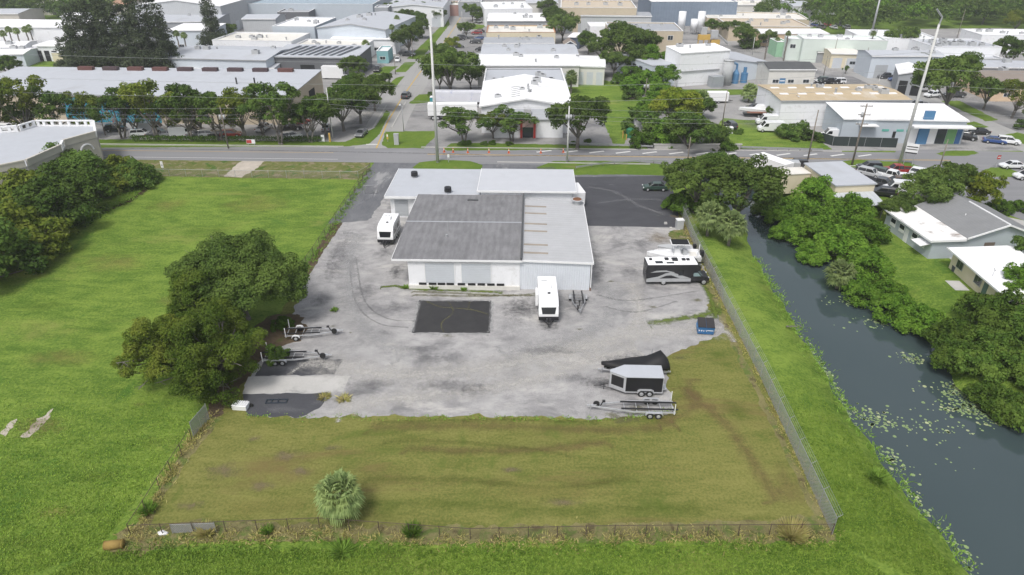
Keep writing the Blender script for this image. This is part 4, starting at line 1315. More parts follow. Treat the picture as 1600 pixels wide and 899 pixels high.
MB().box(-7, 1, -1.5, 1.5, 3, 5.5).box(2, 8, -1.5, 1.5, .5, 3).build('yellow_bin', M_YELP, hp)
MB().box(1.2, 6, -2, 2, 4.2, 7.5).box(-5.5, -1.5, -1, 1, 5.503, 9).build('grey_hopper', M_HVAC, hp)
for x in (-6.8, -3, .6, 4):
    MB().box(x, x + .3, -1.2, -.9, 0, 3.5).box(x, x + .3, .9, 1.2, 0, 3.5).build('leg', M_YELP, hp)
m = MB().tube((6, 0, 6), (14, 0, 1), .5, .5, 6)
m.build('conveyor', M_GUT, hp)
# tan roofed hall and the blue fronted shop beyond the road
B, W_, D_, H_ = bld('tan_roof_hall', 'white walled hall with tan gravel roof full of skylights and vents', (1222, 158), (1424, 157), 133, W_WHITE, R_TAN, 'gx', h=6, rise=.5, sky=7, units=8, windows=1, trim=M_GUT)
B, W_, D_, H_ = bld('blue_door_shop', 'grey shop with white roof and tall blue entrance panel by the parking lot', (1319, 186), (1512, 189), 167, W_BLUE, R_BWHITE, 'shed', h=5.2, rise=.7, trim=M_TRIM)
MB().box(W_ * .63, W_ * .71, -.5, -.004, 0, 4.0).box(W_ * .64, W_ * .72, -.3, .2, 5.4, 7.2).build('blue_entrance', M_BLUEP, B)
MB().box(W_ * .54, W_ * 1.03, -2.6, -.51, 4.05, 4.35).build('canopy', M_TRIM, B)
MB().box(W_ * .13, W_ * .27, -1.8, -.01, 4.0, 4.2).build('canopy', M_TRIM, B)
MB().box(W_ * .56, W_ * .625, -.12, -.004, 0, 3.8).build('white_panel', M_TRIM, B)
MB().box(W_ * .715, W_ * .78, -.12, -.004, 0, 3.8).build('white_panel', M_TRIM, B)
MB().box(W_ * .785, W_ * .86, -.08, -.004, .1, 3.6).build('shop_window', M_GLASS, B)
MB().box(W_ * .865, W_ * .94, -.1, -.004, .1, 3.6).build('green_panel', mat('panel_green', (.16, .33, .14), .6), B)
MB().box(W_ * .945, W_ * .985, -.1, -.004, .1, 3.6).build('blue_panel', mat('panel_blue', (.06, .14, .30), .6), B)
for x in (.33, .45, .53):
    MB().box(W_ * x, W_ * x + 1.5, -.06, -.004, 2.6, 3.1).build('green_window', mat('green_glass_bright', (.12, .38, .32), .3), B)
MB().box(W_ * .425, W_ * .45, -.06, -.004, 0, 2.6).build('door', M_BLK, B)
sc = fence('screen_fence', 'dark screened yard fence in front of the grey shop', [g2(1282, 222), g2(1300, 228), g2(1400, 231)], 2.1, 3.0, mat('dark_screen', (.035, .045, .045), .9), M_GUT)
ms_ = tag(MB().box(-.5, .5, -.4, .4, 0, 2.3).box(-.55, .55, -.45, .45, 2.303, 2.4).build('utility_cabinet', M_HVAC, None, loc=G(620, 226)), 'pale grey utility cabinet on the grass corner by the junction', 'cabinet')
# beige building with the pierced parapet at the left edge
PH = 7.0
pp = [G(x, y, PH) for x, y in ((-240, 214), (28, 198), (55, 190), (146, 190), (149, 207), (98, 221), (95, 228), (40, 252), (-60, 272), (-330, 290))]
base_ = pp[0]
BL = thing('parapet_building', 'beige building with white pierced parapet behind the left tree row', 'building', (base_.x, base_.y, 0))
poly = [((p - base_).x, (p - base_).y) for p in pp]
MB().prism(poly, 0, PH - 1.1).build('wall', W_BEIGE, BL)
cx_, cy_ = sum(p[0] for p in poly) / len(poly), sum(p[1] for p in poly) / len(poly)
MB().prism([(cx_ + (x - cx_) * .997, cy_ + (y - cy_) * .997) for x, y in poly], PH - 1.097, PH - 1.0).build('roof', R_LGREY, BL)
for i in range(len(poly)):
    a, b = Vector((*poly[i], 0)), Vector((*poly[(i + 1) % len(poly)], 0))
    L = (b - a).length
    if L < .5:
        continue
    solid = i in (4, 6, 7, 8, 9)
    d = (b - a) / L
    n_ = Vector((-d.y, d.x, 0)) * .15
    m = MB()
    def wallseg(s0, s1, z0, z1, k=1.0):
        p, q_ = a + d * s0, a + d * s1
        m.hexa([p - n_ * k + Vector((0, 0, z0)), q_ - n_ * k + Vector((0, 0, z0)), q_ + n_ * k + Vector((0, 0, z0)), p + n_ * k + Vector((0, 0, z0)),
                p - n_ * k + Vector((0, 0, z1)), q_ - n_ * k + Vector((0, 0, z1)), q_ + n_ * k + Vector((0, 0, z1)), p + n_ * k + Vector((0, 0, z1))])
    wallseg(.16, L - .16, PH + .05, PH + .3, 1.5)
    if solid:
        wallseg(.16, L - .16, PH - .99, PH + .047)
    else:
        k = max(2, int(L / 1.6))
        for j in range(k + 1):
            s = min(max(L * j / k, .5), L - .5)
            wallseg(s - .28, s + .28, PH - .99, PH + .047)
        wallseg(.16, L - .16, PH - .985, PH - .7, .9)
    m.build('parapet', W_BEIGE if solid else M_TRIM, BL)
ap = Vector((*poly[4], 0)) - Vector((*poly[5], 0))
q0 = Vector((*poly[5], 0))
dd = ap.normalized()
nn = Vector((dd.y, -dd.x, 0))
arc = MB()
for k in range(9):
    t0, t1 = math.pi * k / 9, math.pi * (k + 1) / 9
    c_ = q0 + dd * (ap.length * .6) + nn * .1 + Vector((0, 0, 4.0))
    arc.tube(c_ + dd * math.cos(t0) * 1.3 + Vector((0, 0, math.sin(t0) * 1.3)), c_ + dd * math.cos(t1) * 1.3 + Vector((0, 0, math.sin(t1) * 1.3)), .18, .18, 6)
arc.build('arch_trim', M_TRIM, BL)
# tan metal shed by the used car lot
sp = [G(x, y, 4.6) for x, y in ((1255, 254), (1320, 254), (1371, 287), (1306, 290))]
o_ = sp[3]
u_ = (sp[2] - sp[3]).normalized()
ang = math.atan2(u_.y, u_.x)
W_, D_ = (sp[2] - sp[3]).length, (sp[0] - sp[3]).length
SH = thing('metal_shed', 'tan metal shed with pale grey roof and lean to beside the used car lot', 'building', (o_.x, o_.y, 0), ang)
sk = (sp[0] - sp[3]).dot(u_)
P4 = [(0, 0), (W_, 0), (W_ + sk, D_ * .98), (sk, D_ * .98)]
MB().prism([(.2, .2), (W_ - .2, .2), (W_ + sk - .2, D_ * .98 - .2), (sk + .2, D_ * .98 - .2)], 0, 4.4).build('wall', W_CREAM, SH)
MB().prism(P4, 4.403, 4.62).build('roof', R_LGREY, SH)
MB().prism([(sk - 5.5, D_ * .72), (sk - .1, D_ * .72), (sk - .1, D_ * .99), (sk - 5.5, D_ * .99)], 0, 3.6).build('side_room', W_CREAM, SH)
MB().prism([(sk - 5.6, D_ * .71), (sk - .05, D_ * .71), (sk - .05, D_ * 1.0), (sk - 5.6, D_ * 1.0)], 3.603, 3.75).build('side_roof', R_CREAM, SH)
m = MB()
slab(m, (-.5, -4.2, 2.5), (W_ - .5, -4.2, 2.5), (W_ - .3, .15, 3.2), (-.3, .15, 3.2), .1)
m.build('lean_to_roof', R_METAL, SH)
for x in (0, W_ * .5, W_ - .8):
    MB().tube((x, -4.0, 0), (x, -4.0, 2.45), .06, .06, 6).build('post', M_GALV, SH)
for k in range(3):
    f0 = .2 + .25 * k
    e0 = Vector((sk * f0, D_ * .98 * f0, 0))
    dx = Vector((sk, D_ * .98, 0)).normalized()
    nx_ = Vector((-dx.y, dx.x, 0))
    c_ = e0 + nx_ * .15
    MB().hexa([c_ - dx * .5, c_ + dx * .5, c_ + dx * .5 - nx_ * .3, c_ - dx * .5 - nx_ * .3] + [v_ + Vector((0, 0, 2.1)) for v_ in (c_ - dx * .5, c_ + dx * .5, c_ + dx * .5 - nx_ * .3, c_ - dx * .5 - nx_ * .3)]).build('door', M_TRIM, SH)

# grey house and cream house across the canal
def house_frame(name, label, corner, along, z):
    a, b = G(*corner, z), G(*along, z)
    d = b - a
    return thing(name, label, 'house', (a.x, a.y, 0), math.atan2(d.y, d.x)), d.length


# local x runs along the wall that faces the canal, y away from the canal
GH, L_ = house_frame('grey_house', 'long grey house with shingle gable roof and white stained porch roof', (1459, 376), (1388, 327), 3.0)
# x towards the road; the house body lies at negative y (right-hand side)
MB().box(0, L_, -4.6, 0, 0, 2.85).build('porch_wall', W_BLUE, GH)
stn = mat('stained_white_roof', (.74, .735, .72), .8, var=.05, stain=(.13, .08, .05), stain_amt=.9, stain_scale=.30)
m = MB()
slab(m, (-.4, -4.7, 3.35), (-.4, .5, 2.95), (L_ + .4, .5, 2.95), (L_ + .4, -4.7, 3.35), .12)
pr_ = m.build('porch_roof', stn, GH)
MB().box(-.45, L_ + .45, .503, .58, 2.78, 3.03).box(-.47, -.403, -4.7, .58, 2.9, 3.2).build('fascia', M_TRIM, pr_)
m = MB()
m.add([(0, -4.61, 0), (0, -4.61, 3.2), (0, -10.5, 5.2), (0, -16.5, 3.0), (0, -16.5, 0), (L_, -4.61, 0), (L_, -4.61, 3.2), (L_, -10.5, 5.2), (L_, -16.5, 3.0), (L_, -16.5, 0)],
      [(0, 1, 2, 3, 4), (9, 8, 7, 6, 5), (0, 5, 6, 1), (1, 6, 7, 2), (2, 7, 8, 3), (3, 8, 9, 4), (4, 9, 5, 0)])
m.build('main_wall', W_BLUE, GH)
m = MB()
slab(m, (-.5, -10.5, 5.35), (-.5, -4.7, 3.40), (L_ + .5, -4.7, 3.40), (L_ + .5, -10.5, 5.35), .12)
slab(m, (-.5, -17, 2.95), (-.5, -10.502, 5.35), (L_ + .5, -10.502, 5.35), (L_ + .5, -17, 2.95), .12)
sr = m.build('gable_roof', R_SHINGLE, GH)
m = MB()
slab(m, (-.62, -10.5, 5.42), (-.62, -4.7, 3.47), (-.503, -4.7, 3.47), (-.503, -10.5, 5.42), .26)
slab(m, (-.62, -17, 3.02), (-.62, -10.502, 5.42), (-.503, -10.502, 5.42), (-.503, -17, 3.02), .26)
m.build('verge_board', M_TRIM, sr)
MB().box(-.5, L_ * .72, -10.62, -10.38, 5.30, 5.43).build('ridge_cap', M_TRIM, sr)
MB().tube((L_ * .45, -8, 4.2), (L_ * .45, -8, 4.7), .08, .08, 6).build('roof_vent', M_TRIM, sr)
MB().box(-.06, -.004, -9.6, -8.0, 1.6, 2.4).build('window', mat('boarded_window', (.16, .13, .11), .9), GH)
for x in (.18, .34, .62, .82):
    f_ = MB().box(L_ * x - .7, L_ * x + .7, .004, .07, 1.0, 2.3).build('window', M_TRIM, GH)
    MB().box(L_ * x - .6, L_ * x + .6, .072, .09, 1.55, 2.2).build('pane', M_GLASS, f_)
MB().box(L_ * .47, L_ * .47 + .9, .004, .06, 0, 2.1).build('door', M_TRIM, GH)
m = MB()
slab(m, (.3, .01, 2.3), (.3, 1.6, 2.05), (2.6, 1.6, 2.05), (2.6, .01, 2.3), .07)
m.build('awning', M_TRIM, GH)
CH, L_ = house_frame('cream_house', 'cream house with bright white low roof nearest the right edge', (1585, 468), (1492, 390), 2.9)
MB().box(0, L_, -7.5, 0, 0, 2.8).build('wall', W_CREAM, CH)
m = MB()
slab(m, (-.5, -8.0, 3.5), (-.5, .8, 2.95), (L_ + .5, .8, 2.95), (L_ + .5, -8.0, 3.5), .12)
rf = m.build('roof', R_BWHITE, CH)
MB().box(-.55, L_ + .55, .803, .88, 2.78, 3.0).build('fascia', M_TRIM, rf)
an = MB().tube((L_ * .42, -.6, 3.0), (L_ * .42, -.6, 4.1), .03, .03, 5).tube((L_ * .42 - .3, -.6, 3.9), (L_ * .42 + .3, -.6, 4.05), .04, .04, 5)
an.build('antenna', M_GUT, rf)
for x in (.18, .52, .84):
    f_ = MB().box(L_ * x - .8, L_ * x + .8, .004, .07, .95, 2.2).build('window', M_GUT, CH)
    MB().box(L_ * x - .7, L_ * x - .03, .072, .09, 1.05, 2.1).box(L_ * x + .03, L_ * x + .7, .072, .09, 1.05, 2.1).build('pane', M_GLASS, f_)
MB().box(L_ * .36, L_ * .36 + .9, .004, .06, 0, 2.1).build('door', mat('green_door', (.10, .16, .14), .6), CH)
structure(MB().box(0, 14, -.6, .6, .0, .08).build('footpath', M_CONC, None, loc=G(1545, 452), rz=CH.rotation_euler.z))
structure(MB().box(-1.5, 1.2, -.5, 1.4, .0, .06).build('concrete_step', M_CONC, None, loc=G(1500, 446), rz=CH.rotation_euler.z))
for i, (x, y, r_, l) in enumerate(((1493, 424, .55, 'dark round water butt at the corner of the cream house'), (1501, 430, .5, 'second dark round tub beside the cream house wall'), (1543, 452, .75, 'covered dark heap by the cream house path'), (1412, 360, .4, 'dark tub against the grey house wall'), (1428, 372, .5, 'dark round planter by the grey house steps'))):
    m = MB().tube((0, 0, 0), (0, 0, r_ * 1.3), r_, r_ * 1.08, 14).tube((0, 0, r_ * 1.3 + .003), (0, 0, r_ * 1.4), r_ * 1.12, r_ * 1.12, 14).tube((0, 0, r_ * 1.403), (0, 0, r_ * 1.5), r_ * .5, r_ * .3, 10)
    tag(m.build('garden_tub', mat('tub_dark', (.075, .085, .09), .8), None, loc=G(x, y)), l, 'tub')
# ------------------------------------------------------------------ foliage
def mat_leaf(name, a, b, c=None, trans=.22):
    t = NT(name)
    g = t.n('NewGeometry')
    oi = t.n('ObjectInfo')
    col = t.mix(g.outputs['Random Per Island'], a, b)
    n = t.noise(t.coord('Object'), 2.2, 2)
    col = t.mix(t.ramp(n, .40, .62, 0, .6), col, c or tuple(x * 1.5 for x in b))
    k = t.math('ADD', .86, t.math('MULTIPLY', oi.outputs['Random'], .5))
    vm = t.n('VectorMath', operation='SCALE')
    t.put(vm.inputs[0], col)
    t.put(vm.inputs['Scale'], k)
    d = t.n('BsdfDiffuse')
    t.put(d.inputs[0], vm.outputs[0])
    tr = t.n('BsdfTranslucent')
    t.put(tr.inputs[0], vm.outputs[0])
    ms = t.n('MixShader')
    ms.inputs[0].default_value = trans
    t.put(ms.inputs[1], d.outputs[0])
    t.put(ms.inputs[2], tr.outputs[0])
    return t.done(ms.outputs[0])


L_OAK = mat_leaf('oak_leaves', (.038, .068, .016), (.092, .142, .034), (.120, .172, .040))
L_OLIVE = mat_leaf('olive_leaves', (.056, .092, .014), (.140, .185, .030), (.19, .215, .038))
L_MID = mat_leaf('mid_green_leaves', (.036, .074, .016), (.092, .152, .034), (.118, .178, .038))
L_BRIGHT = mat_leaf('bright_green_leaves', (.058, .130, .016), (.125, .235, .032), (.165, .275, .040), .28)
L_FRONT = mat_leaf('fresh_leaves', (.042, .080, .014), (.115, .175, .030), (.165, .215, .038), .25)
L_SHRUB = mat_leaf('shrub_leaves', (.044, .088, .016), (.100, .168, .032), (.135, .195, .038), .25)
L_DARK = mat_leaf('dark_needles', (.030, .042, .026), (.066, .084, .048), (.080, .098, .055), .12)
L_LIME = mat_leaf('yellow_green_leaves', (.09, .14, .015), (.18, .235, .03), (.23, .25, .04), .28)
L_PALM = mat_leaf('palm_fronds', (.115, .170, .060), (.245, .310, .125), (.20, .25, .085), .25)
L_PALMD = mat_leaf('palm_dead_fronds', (.14, .10, .04), (.24, .17, .07), None, .1)
L_HEDGE = mat_leaf('hedge_leaves', (.028, .060, .010), (.065, .115, .018), None, .15)
L_STRAW = mat_leaf('straw_blades', (.30, .26, .10), (.52, .45, .20), (.34, .36, .10), .3)
L_TUFT = mat_leaf('weed_blades', (.07, .14, .018), (.16, .26, .045), None, .2)
M_BARK = mat('bark', (.17, .155, .14), .95, var=.25, scale=3)
M_BARKD = mat('dark_bark', (.085, .075, .065), .95, var=.25, scale=3)
M_BARKP = mat('palm_bark', (.19, .17, .15), .95, var=.25, scale=4, ribs=('z', .18))


def quads_mesh(name, P, A, B, mats, mi=None):
    """P centres, A and B half axes (n,3): one bent diamond-like leaf each"""
    n = len(P)
    V = np.stack([P - A, P - B * .9 + A * .15, P + A, P + B + A * .1], 1).reshape(-1, 3)
    me = bpy.data.meshes.new(name)
    me.vertices.add(4 * n)
    me.vertices.foreach_set('co', V.astype(np.float32).ravel())
    me.loops.add(4 * n)
    me.loops.foreach_set('vertex_index', np.arange(4 * n, dtype=np.int32))
    me.polygons.add(n)
    me.polygons.foreach_set('loop_start', np.arange(0, 4 * n, 4, dtype=np.int32))
    me.polygons.foreach_set('loop_total', np.full(n, 4, dtype=np.int32))
    for m in mats:
        me.materials.append(m)
    if mi is not None:
        me.polygons.foreach_set('material_index', mi.astype(np.int32))
    me.update()
    me.validate()
    return me


def unit(v):
    return v / (np.linalg.norm(v, axis=1, keepdims=True) + 1e-9)


def clumps(rng, n, rz, shape):
    """clump centres and radii of a crown of unit radius, gathered into uneven lobes; the crown's middle is the origin"""
    C, Rr = [], []
    if shape == 'cone':
        while len(C) < n:
            h = rng.random() ** 1.15
            r = (1.0 - h ** 1.6 * .72) * (.35 + .65 * rng.random()) * (.8 + .25 * math.sin(h * 9))
            a = rng.random() * 6.283
            C.append(np.array([math.cos(a) * r, math.sin(a) * r, (h * 2 - 1) * rz]))
            Rr.append((.13 + .15 * (1 - h)) * (.8 + .5 * rng.random()))
        return np.array(C), np.array(Rr)
    nl = max(11, n // 7)
    lobes = []
    t_ = 0
    zmin = {'dome': -.25, 'open': -.75, 'mound': 0.0, 'full': -.7}[shape]
    while len(lobes) < nl and t_ < 900:
        t_ += 1
        d = rng.normal(size=3)
        d /= np.linalg.norm(d)
        if d[2] < zmin:
            continue
        r = (.25 + .6 * rng.random()) if shape == 'open' else (.34 + .46 * rng.random() ** .7)
        c = d * r
        if any(np.linalg.norm(c - l[0]) < .24 for l in lobes):
            continue
        lobes.append((c, (.32 + .18 * rng.random()) if shape != 'open' else (.25 + .17 * rng.random())))
    while len(C) < n:
        c, lr = lobes[len(C) % len(lobes)]
        d = rng.normal(size=3) + c * 1.2 + np.array([0, 0, .45])
        d /= np.linalg.norm(d)
        p = (c + d * lr * (.7 + .35 * rng.random())) * np.array([1, 1, rz])
        if shape == 'mound' and p[2] < -.02:
            continue
        C.append(p)
        Rr.append((.115 + .09 * rng.random()) * (1.15 if shape == 'mound' else 1))
    C, Rr = np.array(C), np.array(Rr)
    s = 1.0 / np.percentile(np.hypot(C[:, 0], C[:, 1]) + Rr, 96)
    return C * s, Rr * s


def crown_mesh(name, seed, n_cl, n_leaf, rz, leaf, shape, material, up=.5, fill=.12):
    rng = np.random.default_rng(seed)
    C, cr = clumps(rng, n_cl, rz, shape)
    w = cr ** 2
    k = rng.choice(len(C), n_leaf, p=w / w.sum())
    d = unit(rng.normal(size=(n_leaf, 3)) + np.array([0, 0, .35]))
    rad = cr[k] * (.55 + .5 * rng.random(n_leaf) ** .7)
    P = C[k] + d * rad[:, None] * np.array([1.1, 1.1, .75])
    nrm = unit(d + rng.normal(size=(n_leaf, 3)) * .5 + np.array([0, 0, up]))
    a = unit(np.cross(nrm, rng.normal(size=(n_leaf, 3))))
    bb = np.cross(nrm, a)
    s = leaf * (.6 + .9 * rng.random(n_leaf))[:, None]
    return quads_mesh(name, P, a * s, bb * s * .62, [material]), C


def trunk_mesh(name, C, rng, base_z, top_z, r0, limbs, material, fork=.35, stems=1):
    """trunk from base_z up, limbs out to some of the crown's clumps"""
    mb = MB()
    order = list(range(len(C)))
    rng.shuffle(order)
    for sidx in range(stems):
        off = Vector((rng.normal() * .05, rng.normal() * .05, 0)) if stems > 1 else Vector((0, 0, 0))
        p0 = Vector((off.x, off.y, base_z))
        p1 = Vector((off.x * 2 + rng.normal() * .02, off.y * 2 + rng.normal() * .02, base_z + (top_z - base_z) * fork))
        mb.tube(p0 + Vector((0, 0, -.02)), p0 + (p1 - p0) * .15, r0 * 1.35, r0, 8)
        mb.tube(p0 + (p1 - p0) * .15, p1, r0, r0 * .8, 8)
        for i in order[sidx::stems][:limbs]:
            c = Vector(C[i])
            mid = p1.lerp(c, .5) + Vector((rng.normal() * .05, rng.normal() * .05, rng.normal() * .03))
            rr = r0 * (.32 + .25 * rng.random())
            mb.tube(p1, mid, rr * 1.15, rr * .7, 6)
            mb.tube(mid, c, rr * .7, rr * .2, 5)
            for q_ in range(2):
                e = mid.lerp(c, .4 + .3 * q_) + Vector((rng.normal() * .13, rng.normal() * .13, rng.normal() * .08 + .05))
                mb.tube(mid.lerp(c, .2 + .3 * q_), e, rr * .4, rr * .1, 4)
    return mb.mesh(name, material, True)


PROTO = {}


def make_proto(kind, seed, n_cl, n_leaf, rz, leaf, shape, leafm, zc, r0, limbs, bark, fork=.4, stems=1, up=.5):
    cm, C = crown_mesh(kind + '_crown', seed, n_cl, n_leaf, rz, leaf, shape, leafm, up)
    tm = trunk_mesh(kind + '_trunk', C, np.random.default_rng(seed + 7), -zc, 0, r0, limbs, bark, fork, stems)
    PROTO.setdefault(kind, []).append((cm, tm, zc, rz))


for sd in (1, 2, 3):
    make_proto('oak', sd, 120, 11000, .66, .034, 'dome', [L_OAK, L_MID, L_OAK][sd - 1], .95, .055, 9, M_BARK, .35)
for sd in (11, 12, 13):
    make_proto('young', sd, 80, 6500, .90, .036, 'open', [L_MID, L_OLIVE, L_MID][sd - 11], 1.2, .04, 9, M_BARK, .35, 2)
for sd in (21, 22):
    make_proto('dark_pine', sd, 170, 15000, 1.75, .040, 'cone', L_DARK, 1.85, .06, 8, M_BARKD, .3)
for sd in (31, 32, 33):
    make_proto('bright', sd, 110, 10000, .76, .035, 'dome', [L_BRIGHT, L_BRIGHT, L_LIME][sd - 31], .85, .05, 8, M_BARK, .4)
for sd in (41, 42, 43):
    make_proto('thicket', sd, 130, 11000, .72, .038, 'mound', [L_BRIGHT, L_SHRUB, L_BRIGHT][sd - 41], .12, .04, 8, M_BARKD, .4, 3)
for sd in (51, 52):
    make_proto('bush', sd, 70, 5500, .85, .048, 'mound', [L_HEDGE, L_MID][sd - 51], .1, .04, 5, M_BARKD, .4, 3)


for sd in (61, 62, 63):
    make_proto('row', sd, 150, 12000, 1.25, .036, 'mound', [L_MID, L_OLIVE, L_MID][sd - 61], .12, .045, 10, M_BARKD, .4, 2)


def palm_meshes(seed, n_frond, leaflets, droop=.9, lw=.034):
    """fan palm: crown of unit radius round the head of the trunk"""
    rng = np.random.default_rng(seed)
    V, F, I = [], [], []
    mb = MB()
    for i in range(n_frond):
        az = i * 2.39996 + rng.normal() * .15
        el = math.asin(max(-.82, min(.995, 1 - 1.72 * (i + .5) / n_frond + rng.normal() * .07)))
        L = .40 + .16 * rng.random()
        o = Vector((math.cos(az) * math.cos(el), math.sin(az) * math.cos(el), math.sin(el)))
        hub = o * L + Vector((0, 0, -.06 * droop))
        dead = 1 if el < R(-48) and rng.random() < .6 else 0
        mb.tube((0, 0, -.05), hub, .012, .008, 3, dead)
        side = o.cross(Vector((0, 0, 1)))
        side = side.normalized() if side.length > .05 else Vector((1, 0, 0))
        nrm = side.cross(o).normalized()
        for j in range(leaflets):
            a = (j / (leaflets - 1) - .5) * R(165)
            dirv = (o * math.cos(a) + side * math.sin(a) + nrm * .12).normalized()
            ln = (.50 + .1 * rng.random()) * (1 - .35 * abs(a) / R(83))
            mid = hub + dirv * ln * .55 + Vector((0, 0, -.03 * droop))
            tip = hub + dirv * ln * .92 + Vector((0, 0, -(.12 + .22 * rng.random()) * droop))
            wv = dirv.cross(nrm).normalized() * lw
            mb.add([hub, mid + wv, tip, mid - wv], [(0, 1, 2, 3)], dead)
    return mb.mesh('palm_crown', [L_PALM, L_PALMD])


PALM_C = [palm_meshes(1, 64, 14, .9, .048), palm_meshes(2, 56, 14, .9, .048)]
PALM_HERO = palm_meshes(5, 76, 17, .9, .032)


def palm_trunk(h, r, seed=0):
    mb = MB()
    rng = random.Random(seed)
    n = max(3, int(h / .6))
    p = Vector((0, 0, -.05))
    for i in range(n):
        q_ = Vector((rng.uniform(-.03, .03) * h * .3, rng.uniform(-.03, .03) * h * .3, h * (i + 1) / n))
        mb.tube(p, q_, r * (1.15 - .25 * i / n), r * (1.15 - .25 * (i + 1) / n), 9)
        p = q_
    return mb.mesh('palm_trunk', M_BARKP, True)


PT = {h: palm_trunk(h, .22, int(h * 7)) for h in (1.2, 3.0, 5.0, 9.0)}
_trees = 0


def put_mesh(name, me, parent, loc=(0, 0, 0), scale=(1, 1, 1), rz=0):
    o = bpy.data.objects.new(name, me)
    COL.objects.link(o)
    o.parent = parent
    o.location = loc
    o.scale = scale
    o.rotation_euler.z = rz
    return o


def tree(px, py, wpx, kind, label, group=None, name=None, zs=1.0, cat=None, var=None, base=None, r=None):
    """px, py: middle of the crown in the photo; wpx: its width there"""
    global _trees
    _trees += 1
    rng = random.Random(_trees * 17 + 3)
    pr = PROTO[kind]
    cm, tm, zc, rz = pr[(var if var is not None else _trees) % len(pr)]
    if base is not None:
        p = G(*base)
        r = r or wpx / 2 / pxm(p)
    else:
        r = 3.0
        for _ in range(4):
            p = G(px, py, zc * r * zs + (rz * r * .4 if kind in ('thicket', 'bush', 'row') else 0))
            r = wpx / 2 / pxm(p)
    r *= 1.13
    z0 = float(ground_z(np.array(p.x), np.array(p.y)))
    nm = name or {'oak': 'oak_tree', 'young': 'young_tree', 'dark_pine': 'pine_tree', 'bright': 'leafy_tree', 'thicket': 'thicket_bush', 'bush': 'round_bush'}[kind]
    root = thing(nm, label, cat or ('bush' if kind in ('thicket', 'bush') else 'tree'), (p.x, p.y, max(z0, -1.9)), rng.uniform(0, 6.28), group)
    put_mesh('crown', cm, root, (0, 0, zc * r * zs), (r, r, r * zs))
    put_mesh('trunk', tm, root, (0, 0, zc * r * zs), (r, r, r * zs))
    return root


def palm(px, py, wpx, label, h=3.0, group=None, var=0, crown=None, name='fan_palm', zs=1.0):
    """px, py: head of the palm"""
    global _trees
    _trees += 1
    p = G(px, py, h)
    r = wpx / 2 / pxm(p)
    z0 = max(float(ground_z(np.array(p.x), np.array(p.y))), -1.9)
    root = thing(name, label, 'palm', (p.x, p.y, z0), _trees * 1.7, group)
    h -= z0
    put_mesh('crown', crown or PALM_C[(_trees + var) % 2], root, (0, 0, h), (r, r, r * zs))
    hh = min(PT, key=lambda k: abs(k - h))
    put_mesh('trunk', PT[hh], root, (0, 0, 0), (1, 1, h / hh))
    return root


# --- the two big trees at the left edge of the yard
def hero_oak(base, r, zc, rz, seed, n_cl, n_leaf, leafm, bark, label, shape='dome', limbs=14, leaf=.024, stems=1, name='oak_tree', dead=0):
    p = G(*base, zc)
    p.z = 0
    cm, C = crown_mesh('big_crown', seed, n_cl, n_leaf, rz, leaf, shape, leafm, .5)
    tm = trunk_mesh('big_trunk', C, np.random.default_rng(seed), -zc / r, 0, .045, limbs, bark, .45, stems)
    root = thing(name, label, 'tree', p)
    put_mesh('crown', cm, root, (0, 0, zc), (r, r, r))
    put_mesh('trunk', tm, root, (0, 0, zc), (r, r, r))
    if dead:
        rr = random.Random(seed)
        for k in range(dead):
            mb = MB()
            a = R(rr.uniform(180, 330))
            s = Vector((math.cos(a) * r * .45, math.sin(a) * r * .45, zc * .75 + rr.uniform(-.5, 2.0)))
            e = s + Vector((math.cos(a), math.sin(a), rr.uniform(-.25, .25))) * r * .5
            mb.tube(s, e, .09, .04, 5)
            for j in range(5):
                m_ = s.lerp(e, rr.uniform(.3, .95))
                mb.tube(m_, m_ + Vector((rr.uniform(-1, 1), rr.uniform(-1, .4), rr.uniform(-.3, .6))), .035, .012, 4)
            mb.build('bare_branch', M_BARK, root)
    return root


hero_oak((372, 430), 8.3, 6.3, .62, 101, 220, 85000, L_OAK, M_BARK, 'broad dark green oak beside the boat trailers, the larger crown behind', leaf=.016)
hero_oak((330, 556), 5.9, 3.9, .84, 104, 190, 60000, L_FRONT, M_BARK, 'yellowish green tree standing in front of the broad oak, over the fence corner', 'full', 16, .0165, 3, 'leafy_tree', 3)
hero_oak((264, 548), 5.2, 4.3, .86, 107, 150, 46000, L_OLIVE, M_BARK, 'olive green tree with bare grey branches, leftmost of the clump by the yard', 'full', 16, .0185, 3, 'leafy_tree', 4)
hero_oak((322, 480), 4.9, 5.0, .8, 109, 110, 30000, L_FRONT, M_BARK, 'small green tree squeezed between the broad oak and the trees before it', 'full', 10, .021, 2, 'young_tree')
tree(0, 0, 0, 'bush', 'low green bush under the oak beside the twin axle boat trailer', base=(432, 560), r=1.5, name='round_bush')
tree(0, 0, 0, 'bush', 'low green bush at the foot of the oak by the farther boat trailer', base=(440, 512), r=1.4, name='round_bush')
# --- the fan palm in front
palm(529, 770, 86, 'fan palm with drooping fronds standing alone in the front fence line', 2.8, None, 0, PALM_HERO, 'fan_palm', 1.22)
# --- row of trees along the left edge
ROW = [(-40, 395, 150), (25, 362, 135), (68, 325, 120), (108, 300, 105), (30, 300, 110), (140, 272, 92), (95, 262, 80), (178, 268, 78), (210, 272, 62)]
for i, (x, y, w) in enumerate(ROW):
    tree(x, y, w * 1.05, 'row', ORD[i] + ' tree counting away from the camera in the dense row left of the lawn', 'trees along the left lawn', 'row_tree', .9, None, i)
tree(228, 275, 42, 'bush', 'small dark bush ending the tree row at the roadside fence')
